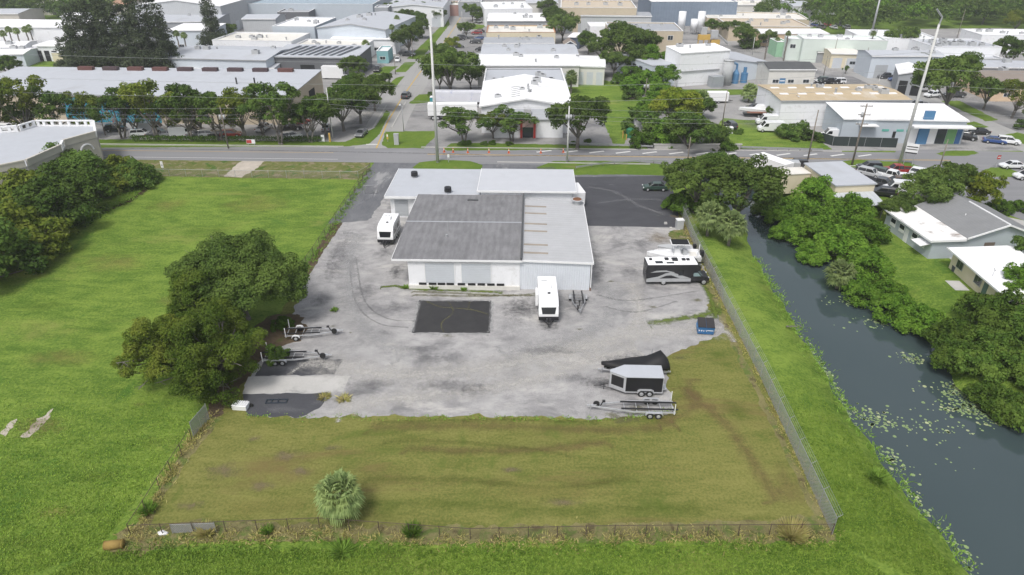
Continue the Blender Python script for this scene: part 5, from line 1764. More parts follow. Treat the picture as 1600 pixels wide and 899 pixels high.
# --- right of the yard and along the canal
for a in ((1092, 286, 104, 'oak', 'dark rounded oak beside the asphalt lot, nearest the parked black sedan'), (1160, 290, 125, 'oak', 'wide dark oak leaning over the canal next to the bridge'),
          (1128, 262, 90, 'oak', 'oak crown rising behind the two fan palms at the canal bridge'), (1205, 300, 62, 'bush', 'dark bush at the far end of the canal under the oaks'),
          (1070, 318, 60, 'bush', 'dark bush behind the corner of the asphalt lot')):
    tree(*a)
palm(1110, 334, 54, 'left one of two fan palms at the end of the canal', 3.8, None, 0)
palm(1144, 348, 54, 'right one of two fan palms at the end of the canal, at the water', 3.4, None, 1)
palm(1314, 424, 52, 'fan palm with brownish skirt on the far bank of the canal', 0.8)
MG = [(1240, 312, 76), (1280, 298, 80), (1238, 342, 58), (1290, 338, 84), (1330, 325, 80), (1318, 366, 84), (1272, 372, 56), (1352, 358, 70), (1362, 395, 74), (1395, 432, 66),
      (1350, 432, 60), (1408, 458, 70), (1446, 474, 80)]
for i, (x, y, w) in enumerate(MG):
    tree(x, y + 6, w, 'thicket', ORD[i] + ' bright green shrub from the bridge in the thicket on the far canal bank', 'shrubs on the far canal bank', 'canal_shrub', 1.12, None, 0 if i % 3 else 2)
MG2 = [(1498, 512, 80), (1508, 542, 92), (1555, 490, 100), (1570, 545, 100), (1540, 565, 80), (1605, 575, 100), (1610, 510, 100), (1650, 555, 120), (1660, 490, 110), (1592, 612, 84), (1550, 596, 64), (1630, 628, 90)]
for i, (x, y, w) in enumerate(MG2):
    tree(x, y, w, 'thicket', ORD[i] + ' olive green shrub counting from the left in the clump right of the water', 'shrubs right of the canal', 'canal_shrub', 1.2, None, 1)
for i, (x, y, w, k, l) in enumerate((
        (1452, 304, 84, 'oak', 'dark oak between the used car lot and the grey house'), (1480, 285, 80, 'oak', 'dark oak behind the grey house ridge'), (1532, 305, 72, 'bright', 'yellow green tree behind the grey house, beside the road junction'),
        (1402, 328, 52, 'oak', 'small oak at the fence behind the tan metal shed'), (1355, 318, 50, 'bush', 'shrub beside the lean-to of the tan shed'), (1588, 322, 34, 'bush', 'green bush at the right edge by the junction'),
        (1606, 390, 60, 'young', 'vine covered tree in front of the cream house'), (1600, 450, 70, 'bright', 'leafy green tree at the right edge beside the cream house'),
        (1560, 322, 40, 'bush', 'hedge bush along the fence behind the grey house'))):
    tree(x, y, w, k, l, None, None, 1.0, None, 2 if k == 'bright' and i == 2 else 0)
# --- beyond the road, left: trees before the mural warehouse
BR = [(-20, 178, 70), (35, 172, 74), (80, 178, 60), (178, 172, 62), (232, 172, 66), (288, 175, 64), (338, 175, 62), (378, 176, 58), (430, 176, 70), (478, 182, 56), (128, 180, 48), (206, 179, 48), (260, 178, 46), (312, 179, 46), (405, 180, 44), (455, 184, 40)]
for i, (x, y, w) in enumerate(BR):
    tree(x, y, w * 1.22, 'young', (ORD[i] + ' tree from the left in the main row' if i < 10 else ORD[i - 10] + ' tree from the left among the smaller ones') + ' before the grey mural warehouse', 'street trees before the mural warehouse', 'street_tree', 1.0, None, i)
for i, (x, y, w) in enumerate([(505, 178, 70), (533, 168, 72), (560, 158, 68), (583, 142, 62), (545, 142, 56), (552, 108, 46), (600, 125, 26)]):
    tree(x, y, w, 'oak', ORD[i] + ' oak from the road junction along the left side of the street', 'oaks left of the street', 'oak_tree', 1.1, None, i)
for i, (x, y, w) in enumerate([(702, 112, 86), (686, 120, 44), (735, 118, 46), (692, 84, 42), (706, 72, 26), (638, 60, 52), (655, 44, 32), (728, 46, 28), (738, 18, 30), (684, 26, 28), (708, 10, 18), (745, 26, 20)]):
    tree(x, y, w, 'bright' if i == 4 else 'oak', ORD[i] + ' tree away from the camera on the middle stretch of the street', 'trees along the street', 'oak_tree', 1.05, None, 2 if i == 4 else 0)
for i, (x, y, w) in enumerate([(724, 192, 66), (771, 196, 44), (800, 194, 56)]):
    tree(x, y, w * 1.18, 'young', ORD[i] + ' tree right of the tall white pole on the roadside verge', 'trees on the roadside verge', 'street_tree', .7, None, i)
tree(904, 188, 98, 'oak', 'spreading oak with a forked trunk before the white gabled warehouse', var=0)
for i, (x, y) in enumerate([(722, 224), (732, 223), (757, 224), (770, 223), (795, 224), (895, 224), (919, 220)]):
    tree(x, y, 13, 'bush', ORD[i] + ' clipped round bush from the left along the roadside verge', 'clipped bushes on the verge', 'round_bush')
# the dark pines left
for i, (x, y, w, zs) in enumerate([(122, 75, 46, 1.0), (145, 72, 50, 1.0), (170, 70, 50, 1.0), (195, 72, 48, 1), (218, 65, 46, 1.15), (245, 62, 44, 1.2), (262, 78, 34, .9), (105, 92, 34, .7)]):
    tree(x, y, w * 1.2, 'dark_pine', ORD[i] + ' dark pine from the left in the tall grove behind the mural warehouse', 'dark pine grove', 'pine_tree', zs, None, i)
tree(330, 42, 42, 'dark_pine', 'dark pine standing apart between white warehouses')
tree(352, 50, 34, 'oak', 'green oak right beside the lone dark pine')
tree(358, 56, 24, 'bright', 'small bright tree at the foot of the lone dark pine')
# right of the centre: overgrown ditch and other trees
for i, (x, y, w, k) in enumerate([(1012, 195, 62, 'bush'), (1045, 205, 60, 'thicket'), (1080, 195, 64, 'oak'), (1060, 168, 60, 'bright'), (1030, 160, 50, 'thicket'), (1090, 160, 44, 'oak'), (1010, 130, 56, 'thicket'),
                                  (985, 120, 44, 'bush'), (1040, 122, 34, 'bright'), (990, 92, 44, 'oak'), (960, 98, 36, 'oak'), (1015, 96, 44, 'bright'), (975, 70, 62, 'oak'), (940, 78, 34, 'oak'), (920, 66, 30, 'oak'),
                                  (1005, 68, 40, 'oak'), (985, 148, 24, 'bush'), (1000, 218, 34, 'bush'), (1115, 200, 40, 'oak'), (1130, 222, 40, 'bush')]):
    tree(x, y, w * 1.3, k, ORD[i] + ' tree from the road in the overgrown ditch beside the grass corridor', 'growth along the overgrown ditch', 'ditch_tree', 1.0)
palm(1092, 203, 36, 'fan palm before the overgrown ditch, just behind the bridge railing', 3.5)
palm(1062, 168, 30, 'grey green fan palm in the middle of the overgrown ditch', 4.5)
palm(1172, 142, 32, 'fan palm by the side wall of the white factory', 3.0)
palm(1098, 150, 28, 'fan palm at the near corner of the white factory', 3.5)
palm(893, 118, 24, 'dark fan palm at the corner between the long white roofs', 5.0)
palm(893, 125, 20, 'smaller fan palm below the dark one between the long roofs', 3.0)
palm(268, 100, 22, 'fan palm in front of the pale blue warehouse wall', 4.0)
palm(571, 68, 16, 'palm at the end of the flat white roof on the left of the street', 5.0)
for i, (x, y) in enumerate([(4, 52), (13, 46), (25, 48), (39, 46), (45, 43), (23, 58), (105, 46), (275, 52), (287, 55), (612, 42), (620, 28), (1202, 50), (1215, 62), (1365, 52), (1232, 52)]):
    palm(x, y, 13 if i < 9 else 11, ORD[i] + ' slim tall palm from the left among the far warehouses', 9.0 if i not in (5, 12) else 5.0, 'slim palms among the far warehouses', i)
for x, y, w, k, l in ((935, 8, 22, 'oak', 'oak before the large tan warehouse'), (900, 13, 20, 'oak', 'oak at the corner of the large tan warehouse'), (868, 30, 44, 'oak', 'dark oak at the end of the stacked white roofs'),
                      (880, 42, 50, 'oak', 'second dark oak behind the orange trimmed roof'), (860, 22, 26, 'oak', 'oak behind the farthest stacked roof'), (855, 12, 30, 'oak', 'oak left of the large tan warehouse'),
                      (1408, 62, 52, 'oak', 'round dark tree between the mint green hall and the white hall'), (1580, 82, 56, 'oak', 'dark oak at the right edge beside the white halls'), (1490, 130, 110, 'oak', 'very wide oak shading parked cars by the second street'),
                      (1545, 145, 56, 'oak', 'oak right of the very wide one by the second street'), (1590, 155, 50, 'young', 'young tree at the right edge beyond the second street'), (1490, 90, 14, 'bush', 'small round tree before the blue metal hall'),
                      (1521, 88, 20, 'bush', 'shrub among parked cars behind the wide oak'), (1242, 205, 50, 'bush', 'big green shrub behind the white vans'), (1210, 175, 26, 'oak', 'dark tree at the end of the tan roofed hall'),
                      (1270, 212, 34, 'bush', 'green shrub beside the screened yard fence'), (1297, 72, 15, 'young', 'small tree before the mint green wall'), (1344, 72, 14, 'young', 'second small tree before the mint green wall'),
                      (1322, 108, 12, 'young', 'small street tree beside the second street'), (1413, 128, 16, 'young', 'small tree beside the red truck'), (1200, 145, 20, 'bush', 'bush against the white factory wall'),
                      (1258, 137, 14, 'bush', 'bush on the near side of the yellow office'), (1230, 132, 14, 'bush', 'bush under the blue sign'), (1600, 195, 30, 'bush', 'bush at the right edge beside the second street'),
                      (1303, 88, 9, 'bush', 'conical shrub before the cream workshop'), (1540, 20, 40, 'bright', 'light green tree in the far woodland edge'), (1590, 36, 40, 'bright', 'light green round tree at the far right edge'),
                      (1145, 45, 34, 'oak', 'oak before the long tan hall'), (1115, 42, 28, 'oak', 'dark oak beside the silos'), (1165, 56, 40, 'oak', 'wide oak behind the white factory'), (1200, 60, 28, 'oak', 'oak beside the tall palms at the second street'),
                      (1170, 66, 36, 'bush', 'hedge behind the white factory'), (1022, 22, 20, 'oak', 'small oak before the far blue hall'), (1195, 14, 24, 'oak', 'oak behind the long tan hall'),
                      (416, 98, 14, 'bush', 'round shrub before the solar panel hall'), (560, 96, 26, 'bush', 'willowy shrub before the parked pickups'), (581, 80, 12, 'bush', 'shrub by the white walled entrance'),
                      (10, 105, 42, 'oak', 'oak at the left edge beside the small lawn'), (582, 10, 34, 'oak', 'dark oak beside the far grey tower'), (385, 18, 34, 'oak', 'dark oak beside the big grey hall'),
                      (158, 12, 30, 'oak', 'oak among far houses left of the big grey hall'), (1155, 205, 18, 'bush', 'grassy shrub at the parked dark car')):
    tree(x, y, w, k, l)
for i, (x, y, w) in enumerate([(615, 18, 36), (640, 16, 34), (662, 20, 36), (630, 28, 34), (655, 32, 30), (678, 22, 30), (600, 22, 26)]):
    tree(x, y, w, 'oak', ORD[i] + ' dark oak from the left in the grove behind the grey gabled hall', 'grove behind the grey gabled hall', 'oak_tree')

# --- far woodland that reads as one mass
def woodland(name, label, pts_px, n, seed, rr=(4.5, 8), group=None):
    rng = np.random.default_rng(seed)
    P2 = [G(*p) for p in pts_px]
    xs = [p.x for p in P2]
    ys_ = [p.y for p in P2]
    def inside(x, y):
        c = False
        for i in range(len(P2)):
            a, b_ = P2[i], P2[i - 1]
            if (a.y > y) != (b_.y > y) and x < (b_.x - a.x) * (y - a.y) / (b_.y - a.y) + a.x:
                c = not c
        return c
    Ps, As, Bs, Ms = [], [], [], []
    k = 0
    tries = 0
    while k < n and tries < n * 30:
        tries += 1
        x, y = rng.uniform(min(xs), max(xs)), rng.uniform(min(ys_), max(ys_))
        if not inside(x, y):
            continue
        k += 1
        r = rng.uniform(*rr)
        C, cr = clumps(rng, 48, .75, 'dome')
        nl = 800
        kk = rng.choice(len(C), nl)
        d = unit(rng.normal(size=(nl, 3)) + np.array([0, 0, .4]))
        q_ = (C[kk] + d * (cr[kk] * (.6 + .45 * rng.random(nl)))[:, None]) * r + np.array([x, y, r * .85])
        nr = unit(d + rng.normal(size=(nl, 3)) * .7 + np.array([0, 0, .5]))
        a = unit(np.cross(nr, rng.normal(size=(nl, 3))))
        s = (.065 * r * (.6 + .8 * rng.random(nl)))[:, None]
        Ps.append(q_)
        As.append(a * s)
        Bs.append(np.cross(nr, a) * s * .65)
        Ms.append(np.full(nl, rng.choice([0, 0, 1, 1, 2])))
    me = quads_mesh(name, np.concatenate(Ps), np.concatenate(As), np.concatenate(Bs), [L_OAK, L_MID, L_BRIGHT], np.concatenate(Ms))
    o = stuff(bpy.data.objects.new(name, me))
    COL.objects.link(o)
    return tag(o, label, 'woodland')


woodland('far_woodland', 'far woodland filling the top right corner behind the white halls', [(1270, 56), (1300, 34), (1230, 20), (1330, -12), (1760, -12), (1720, 48), (1560, 44), (1400, 46), (1380, 52), (1330, 56)], 400, 5)
woodland('far_woodland', 'far tree belt at the top left behind the long white building', [(-90, 34), (-120, -12), (235, -12), (215, 8), (160, 20), (150, 33)], 150, 6)
woodland('far_woodland', 'far tree belt along the very top behind the centre warehouses', [(240, -14), (380, -10), (700, -9), (1010, -8), (1250, 10), (1330, -30), (240, -40)], 130, 7)
woodland('far_woodland', 'low trees between the far grey shed and the bluish far hall', [(400, 26), (500, 18), (590, 22), (580, 10), (470, 8), (385, 12)], 24, 8, (2.0, 3.4))
woodland('far_woodland', 'line of trees before the long tan hall on the right', [(1180, 34), (1290, 44), (1300, 22), (1210, 14)], 18, 9, (3.5, 5.5))
tuft('straw_grass_clump', 'straw coloured grass clump at the right end of the front fence', 1237, 838, 1.1, 1.25, 420, L_STRAW, 'grass clump', 1)
tuft('straw_grass_clump', 'dry grass clump against the pale panel in the front fence', 322, 834, .8, .8, 240, L_STRAW, 'grass clump', 2)
tuft('green_weed', 'leafy green weed in the front fence right of the palm', 645, 835, .75, 1.2, 320, L_TUFT, 'weed', 3)
tuft('green_weed', 'bright weed clump inside the front left fence corner', 232, 800, .7, .9, 260, L_TUFT, 'weed', 4)
tuft('green_weed', 'tall grass tuft at the foot of the fan palm', 535, 862, 1.0, .55, 260, L_TUFT, 'weed', 5)
tuft('green_weed', 'small weed left of the fan palm on the fence line', 418, 832, .5, .7, 150, L_TUFT, 'weed', 6)
tuft('green_weed', 'weed growing under the left roller door', 678, 452, .55, .7, 140, L_TUFT, 'weed', 7)
tuft('green_weed', 'weed growing under the right roller door', 725, 454, .4, .55, 110, L_TUFT, 'weed', 8)
tuft('green_weed', 'weed at the left corner of the white warehouse', 634, 450, .5, .45, 110, L_TUFT, 'weed', 9)
tuft('green_weed', 'lone weed in the gravel by the farther boat trailer', 523, 486, .5, .5, 110, L_TUFT, 'weed', 10)
tuft('green_weed', 'weed on the gravel edge below the concrete pad', 507, 622, .7, .4, 130, L_STRAW, 'weed', 11)
tuft('green_weed', 'dry weed patch right of the concrete pad', 537, 624, .8, .35, 130, L_STRAW, 'weed', 12)
tuft('green_weed', 'green reeds hugging the near bank of the canal', 1372, 748, .9, .7, 240, L_TUFT, 'reeds', 13)
def scatter_tufts(name, label, line, width, n, h, material, seed):
    rng = np.random.default_rng(seed)
    P = [np.array(G(*p)) for p in line]
    L = np.cumsum([0] + [np.linalg.norm(P[i + 1] - P[i]) for i in range(len(P) - 1)])
    s = rng.random(n) * L[-1]
    base = np.stack([np.interp(s, L, [p[k] for p in P]) for k in range(3)], 1)
    base[:, :2] += rng.normal(size=(n, 2)) * width
    keep = np.array([mnoise.noise(Vector((b_[0] * .8, b_[1] * .8, seed))) for b_ in base]) > -.12
    base = base[keep]
    n = len(base)
    A = np.stack([rng.normal(size=n) * h * .5, rng.normal(size=n) * h * .5, h * (.3 + .5 * rng.random(n))], 1) / 2
    Bv = unit(np.cross(A, rng.normal(size=(n, 3)))) * (.03 + .03 * rng.random(n))[:, None]
    o = stuff(bpy.data.objects.new(name, quads_mesh(name, base + A, A, Bv, [material])))
    COL.objects.link(o)
    tag(o, label, 'grass')
scatter_tufts('dry_grass', 'dry straw grass along the front fence', [(205, 842), (500, 834), (735, 846), (960, 842), (1296, 840)], .55, 5200, .38, L_STRAW, 1)
scatter_tufts('dry_grass', 'dry grass at the foot of the canal fence', [(1300, 826), (1188, 588), (1120, 455), (1064, 345)], .4, 3600, .34, L_STRAW, 2)
scatter_tufts('rank_grass', 'rank green grass just outside the front fence', [(180, 868), (480, 858), (760, 862), (960, 856), (1290, 852)], .55, 4200, .36, L_TUFT, 3)
scatter_tufts('dry_grass', 'rough growth along the left drive fence', [(455, 452), (490, 402), (533, 335), (579, 268)], .45, 2600, .55, L_TUFT, 4)
scatter_tufts('dry_grass', 'rough growth along the short left fence', [(205, 838), (250, 766), (300, 688), (335, 648)], .4, 1800, .42, L_STRAW, 5)
scatter_tufts('rank_grass', 'long grass on the near edge of the canal', [(1515, 893), (1450, 812), (1395, 742), (1340, 668), (1285, 578), (1240, 503), (1180, 405)], .5, 3600, .5, L_TUFT, 6)
scatter_tufts('rank_grass', 'weeds along the frayed gravel edge', [(384, 650), (500, 652), (700, 653), (955, 656), (1050, 642)], .25, 1500, .22, L_TUFT, 7)
scatter_tufts('rank_grass', 'tufts along the foot of the left tree row', [(0, 418), (120, 352), (200, 310), (240, 280)], 1.2, 3000, .6, L_TUFT, 8)
# grass blades of the open lawns: denser near the viewer
def lawn_blades(name, label, quad, n, h, material, seed, zfun=False):
    rng = np.random.default_rng(seed)
    a, b_, c, d = [np.array(G(*p)) for p in quad]
    u, v_ = rng.random(n)[:, None], rng.random(n)[:, None]
    base = (a * (1 - u) + b_ * u) * (1 - v_) + (d * (1 - u) + c * u) * v_
    if zfun:
        base[:, 2] = ground_z(base[:, 0], base[:, 1])
    keep = rng.random(n) < np.clip((62 - base[:, 1]) / 24, 0, 1)      # thinner and thinner with distance
    base = base[(base[:, 2] > -1.9) & keep]
    n = len(base)
    A = np.stack([rng.normal(size=n) * h * .5, rng.normal(size=n) * h * .5, h * (.35 + .6 * rng.random(n))], 1) / 2
    Bv = unit(np.cross(A, rng.normal(size=(n, 3)))) * (.025 + .03 * rng.random(n))[:, None]
    o = stuff(bpy.data.objects.new(name, quads_mesh(name, base + A, A, Bv, [material])))
    COL.objects.link(o)
    tag(o, label, 'grass')
L_LAWN = mat_leaf('lawn_blades', (.088, .158, .020), (.205, .31, .050), (.25, .34, .06), .3)
lawn_blades('lawn_grass', 'uncut lawn grass in front of the front fence', [(-260, 1060), (1640, 1060), (1310, 850), (150, 864)], 105000, .20, L_LAWN, 1, True)
lawn_blades('lawn_grass', 'lawn grass left of the fenced lot', [(-260, 1000), (150, 864), (380, 560), (-160, 560)], 62000, .18, L_LAWN, 2)
lawn_blades('lawn_grass', 'long grass on the canal bank slope', [(1310, 850), (1560, 960), (1190, 480), (1135, 480)], 48000, .20, L_LAWN, 3, True)
# lily pads on the canal
rng = np.random.default_rng(4)
mb = MB()
def pads(cx, cy, sx_, sy_, n):
    c = G(cx, cy, WZ)
    for i in range(n):
        x, y = c.x + rng.normal() * sx_, c.y + rng.normal() * sy_
        if not (np.interp(y, _ly, _lx) - .2 < x < np.interp(y, _ry, _rx) + .3):
            continue
        r = .07 + .16 * rng.random() ** 2
        mb.prism([(x + math.cos(k * 1.047) * r * (.8 + .3 * rng.random()), y + math.sin(k * 1.047) * r * (.8 + .3 * rng.random())) for k in range(6)], WZ + .005, WZ + .02, 0 if rng.random() < .8 else 1)
for a in ((1365, 655, 1.1, 1.0, 110), (1425, 660, 1.4, .8, 35), (1480, 672, 1.6, .6, 30), (1400, 725, .5, 1.4, 55), (1325, 655, .4, 1.0, 45), (1312, 620, .3, 1.0, 20), (1438, 790, .4, 1.4, 35), (1500, 868, .6, 1.6, 60),
          (1425, 560, 1.0, .7, 70), (1560, 637, 3.0, .8, 700), (1605, 648, 2.6, .9, 700), (1520, 615, 1.6, .7, 200), (1500, 605, 2.0, .6, 120), (1390, 505, 2.4, .9, 90), (1335, 470, 2.2, 1.0, 60), (1262, 540, .3, 2.5, 40), (1450, 700, 1.8, 1.8, 15), (1290, 580, .3, 2.0, 40)):
    pads(*a)
o = stuff(mb.build('lily_pads', [mat('lily_green', (.22, .30, .13), .6, var=.2), mat('lily_yellow', (.36, .40, .22), .6, var=.2)]))
tag(o, 'lily pads and floating weed on the canal', 'lily pads')
# ------------------------------------------------------------------ vehicles
t = NT('car_paint')
oi = t.n('ObjectInfo')
M_CAR = t.done(t.bsdf(oi.outputs['Color'], .28, 0, None, .5, **{'Coat Weight': .5}))
M_LAMP = mat('lamp_glass', (.62, .63, .64), .2, spec=.6)
M_TAIL = mat('tail_lamp_red', (.32, .02, .02), .3, spec=.5)
M_RIM = mat('wheel_rim', (.50, .51, .52), .35, metal=.5)
M_FIB = mat('white_fibreglass', (.76, .765, .77), .35, var=.03, spec=.5, stain=(.55, .54, .52), stain_amt=.25, stain_scale=.5)
M_FIBG = mat('grey_fibreglass', (.46, .47, .48), .4, var=.04)
M_TARP = mat('black_tarp', (.014, .014, .016), .6, var=.25)


def wheel(parent, x, y, r, w=.22, fine=True):
    o = MB().tube((x, y - w / 2, r), (x, y + w / 2, r), r, r, 16).build('wheel', M_RUB, parent)
    if fine:
        s = 1 if y > 0 else -1
        m = MB().tube((x, y + s * (w / 2 + .002), r), (x, y + s * (w / 2 + .025), r), r * .60, r * .52, 14)
        m.build('rim', M_RIM, o)
    return o


def wheels(parent, xs, y, r, w=.22):
    for x in xs:
        for s in (1, -1):
            wheel(parent, x, s * y, r, w)


def tapered(mb, x0, x1, z0, tx0, tx1, z1, y0, y1, m=0):
    return mb.frust((x0, x1, -y0, y0), (tx0, tx1, -y1, y1), z0, z1, m)


def car_body(prof, hw):
    return MB().side(prof, -hw, hw)


def make_car(kind):
    r = thing(kind, kind, kind.split('_')[-1])
    if kind == 'sedan':
        car_body([(-2.3, .32), (-2.32, .62), (-2.22, .90), (-1.45, .97), (1.0, .95), (1.95, .80), (2.26, .62), (2.28, .32)], .90).build('body', M_CAR, r, bev=.09)
        gl = (-1.75, 1.15, .95, -1.05, .38, 1.40, .80, .60)
        rf = (-1.10, .42, 1.395, -1.0, .30, 1.45, .62, .56)
        wx, wr = (-1.38, 1.42), .33
    elif kind == 'suv':
        car_body([(-2.25, .38), (-2.28, .75), (-2.22, 1.05), (1.0, 1.06), (2.0, .96), (2.28, .72), (2.30, .38)], .95).build('body', M_CAR, r, bev=.09)
        gl = (-2.2, 1.2, 1.05, -1.95, .45, 1.62, .86, .68)
        rf = (-2.0, .50, 1.615, -1.9, .36, 1.69, .70, .64)
        wx, wr = (-1.4, 1.42), .38
    elif kind == 'pickup':
        m = car_body([(-2.75, .48), (-2.78, .95), (-.85, .97), (-.85, 1.08), (1.4, 1.08), (2.5, 1.0), (2.75, .8), (2.78, .45)], .97)
        m.build('body', M_CAR, r, bev=.07)
        b_ = MB()
        b_.box(-2.7, -.9, -.94, -.84, .972, 1.16).box(-2.7, -.9, .84, .94, .972, 1.16).box(-2.78, -2.703, -.94, .94, .972, 1.16)
        b_.build('bed_side', M_CAR, r)
        MB().box(-2.69, -.92, -.83, .83, .973, .985).build('bed_floor', M_BLK, r)
        gl = (-.9, 1.45, 1.07, -.75, .75, 1.72, .88, .72)
        rf = (-.8, .78, 1.715, -.72, .68, 1.79, .74, .68)
        wx, wr = (-1.85, 1.75), .40
    elif kind == 'van':
        m = MB()
        m.side([(-2.9, .4), (-2.92, 2.25), (-2.8, 2.45), (1.35, 2.45), (2.15, 1.35), (2.85, 1.1), (2.95, .8), (2.95, .4)], -.98, .98)
        m.build('body', M_CAR, r, bev=.1)
        gl = None
        g_ = MB()
        g_.hexa([(2.10, -.80, 1.42), (2.13, -.80, 1.40), (2.13, .80, 1.40), (2.10, .80, 1.42), (1.46, -.74, 2.35), (1.49, -.74, 2.37), (1.49, .74, 2.37), (1.46, .74, 2.35)])
        for s in (1, -1):
            g_.hexa([(.75, s * .985, 1.4), (1.95, s * .985, 1.4), (1.95, s * 1.0, 1.4), (.75, s * 1.0, 1.4), (.75, s * .985, 2.05), (1.45, s * .985, 2.05), (1.45, s * 1.0, 2.05), (.75, s * 1.0, 2.05)])
        g_.build('windows', M_TINT, r)
        wx, wr = (-1.7, 1.95), .38
    if gl:
        tapered(MB(), *gl).build('windows', M_TINT, r)
        m = MB()
        tapered(m, *rf)
        x0, x1, z0, tx0, tx1, z1, y0, y1 = gl
        for s in (1, -1):
            m.tube((x0 + .02, s * y0, z0), (tx0 + .02, s * y1, z1), .05, .05, 5)
            m.tube((x1 - .02, s * y0, z0), (tx1 - .02, s * y1, z1), .045, .045, 5)
            xm = (x0 + x1) / 2 - .1
            m.tube((xm, s * (y0 + .005), z0), (xm, s * (y1 + .005), z1), .04, .04, 5)
        m.build('roof', M_CAR, r)
    wheels(r, wx, .86 if kind == 'sedan' else .9, wr)
    xf = {'sedan': 2.24, 'suv': 2.24, 'pickup': 2.74, 'van': 2.9}[kind]
    xb = {'sedan': -2.31, 'suv': -2.27, 'pickup': -2.78, 'van': -2.93}[kind]
    zf = {'sedan': .66, 'suv': .78, 'pickup': .82, 'van': .88}[kind]
    for s in (1, -1):
        MB().box(xf - .12, xf + .05, s * .68 - .16, s * .68 + .16, zf - .07, zf + .08).build('headlight', M_LAMP, r)
        MB().box(xb - .03, xb + .1, s * .72 - .13, s * .72 + .13, zf, zf + .2).build('tail_light', M_TAIL, r)
    return r


C_WHITE, C_BLACK, C_SILV, C_GREY, C_RED, C_BLUE, C_DGREEN, C_BROWN, C_DGREY = ((.72, .73, .74), (.018, .018, .021), (.42, .43, .44), (.15, .155, .165), (.28, .02, .02), (.03, .07, .22), (.03, .06, .045), (.10, .06, .04), (.05, .053, .06))
CN = {C_WHITE: 'white', C_BLACK: 'black', C_SILV: 'silver', C_GREY: 'grey', C_RED: 'red', C_BLUE: 'blue', C_DGREEN: 'dark green', C_BROWN: 'brown', C_DGREY: 'dark grey'}
CARP = {}


def car(px, py, deg, kind, col, label, group=None):
    p = G(px, py)
    if kind not in CARP:
        CARP[kind] = r = make_car(kind)
        KIDS[r.name] = list(r.children)
        for k in r.children:
            KIDS[k.name] = list(k.children)
    else:
        r = copy_tree(CARP[kind])
    r.location = (p.x, p.y, .03)
    r.rotation_euler.z = R(deg)
    paint(r, col)
    tag(r, label, {'sedan': 'car', 'suv': 'car', 'pickup': 'pickup', 'van': 'van'}[kind])
    if group:
        r['group'] = group
    return r


car(1023, 297, 178, 'sedan', C_DGREEN, 'black sedan parked alone on the dark asphalt lot beside the oak')
car(565, 212, -97, 'sedan', C_GREY, 'dark grey sedan waiting on the street at the road junction')
car(635, 153, 83, 'suv', C_DGREY, 'dark suv driving away in the middle of the street')
GL = 'cars parked before the mural warehouse'
for x, y, d, k, c, l in ((413, 204, 80, 'pickup', C_WHITE, 'white pickup parked under the trees at the left of the red one'), (456, 217, 30, 'suv', C_WHITE, 'white jeep behind the clipped hedge near the junction'), (470, 197, 60, 'pickup', C_RED, 'red pickup parked beside the mural warehouse gable'),
                         (455, 203, 5, 'pickup', C_BLACK, 'black flatbed pickup behind the white jeep'), (510, 203, 100, 'sedan', C_SILV, 'silver car half hidden under the junction oaks'), (182, 205, 15, 'suv', C_BLACK, 'black car before the mural between two street trees'),
                         (222, 213, 10, 'suv', C_WHITE, 'white car behind the hedge, leftmost of the hedge row'), (246, 214, 8, 'sedan', C_DGREY, 'dark car second along the hedge row'), (268, 214, 10, 'suv', C_SILV, 'silver car third along the hedge row'),
                         (288, 214, 10, 'van', C_WHITE, 'white van fourth along the hedge row'), (309, 214, 8, 'sedan', C_GREY, 'grey car fifth along the hedge row'), (328, 214, 8, 'suv', C_WHITE, 'white car sixth along the hedge row'),
                         (343, 214, 8, 'sedan', C_BLACK, 'black car seventh along the hedge row'), (362, 214, 8, 'suv', C_RED, 'red car at the right end of the hedge row'), (240, 207, 4, 'van', C_WHITE, 'white van behind the second car of the hedge row'),
                         (300, 208, 4, 'pickup', C_DGREY, 'dark pickup behind the hedge row under the trees'), (390, 190, 90, 'suv', C_BLACK, 'black car in front of the mural warehouse wall at right'), (12, 205, 5, 'suv', C_WHITE, 'white car at the left edge behind the trees')):
    car(x, y, d, k, c, l, GL)
GL = 'cars on the left of the street'
for x, y, d, k, c, l in ((540, 127, -95, 'pickup', C_WHITE, 'white truck cab parked beside the green canopy, left one'), (557, 128, -95, 'pickup', C_WHITE, 'white truck cab parked right of its twin'), (600, 96, -80, 'suv', C_WHITE, 'white suv at the street forecourt, left'),
                         (621, 96, -85, 'sedan', C_WHITE, 'white car at the street forecourt, right'), (637, 88, -10, 'pickup', C_DGREY, 'dark pickup under the street oak'), (590, 112, -90, 'suv', C_BLACK, 'black car at the grass islands left of the street'),
                         (606, 55, 80, 'sedan', C_DGREY, 'dark car beside the gabled hall, first of the row'), (615, 58, 80, 'suv', C_GREY, 'grey car beside the gabled hall'), (624, 54, 80, 'pickup', C_WHITE, 'white pickup beside the gabled hall'),
                         (629, 61, 40, 'suv', C_WHITE, 'white suv in front of the row beside the gabled hall'), (635, 52, 80, 'sedan', C_SILV, 'silver car at the right of the gabled hall row'), (638, 44, 0, 'suv', C_BLACK, 'black car behind the gabled hall row'),
                         (648, 48, 20, 'sedan', C_BLUE, 'blue car near the grove behind the gabled hall')):
    car(x, y, d, k, c, l, GL)
GL = 'cars right of the street'
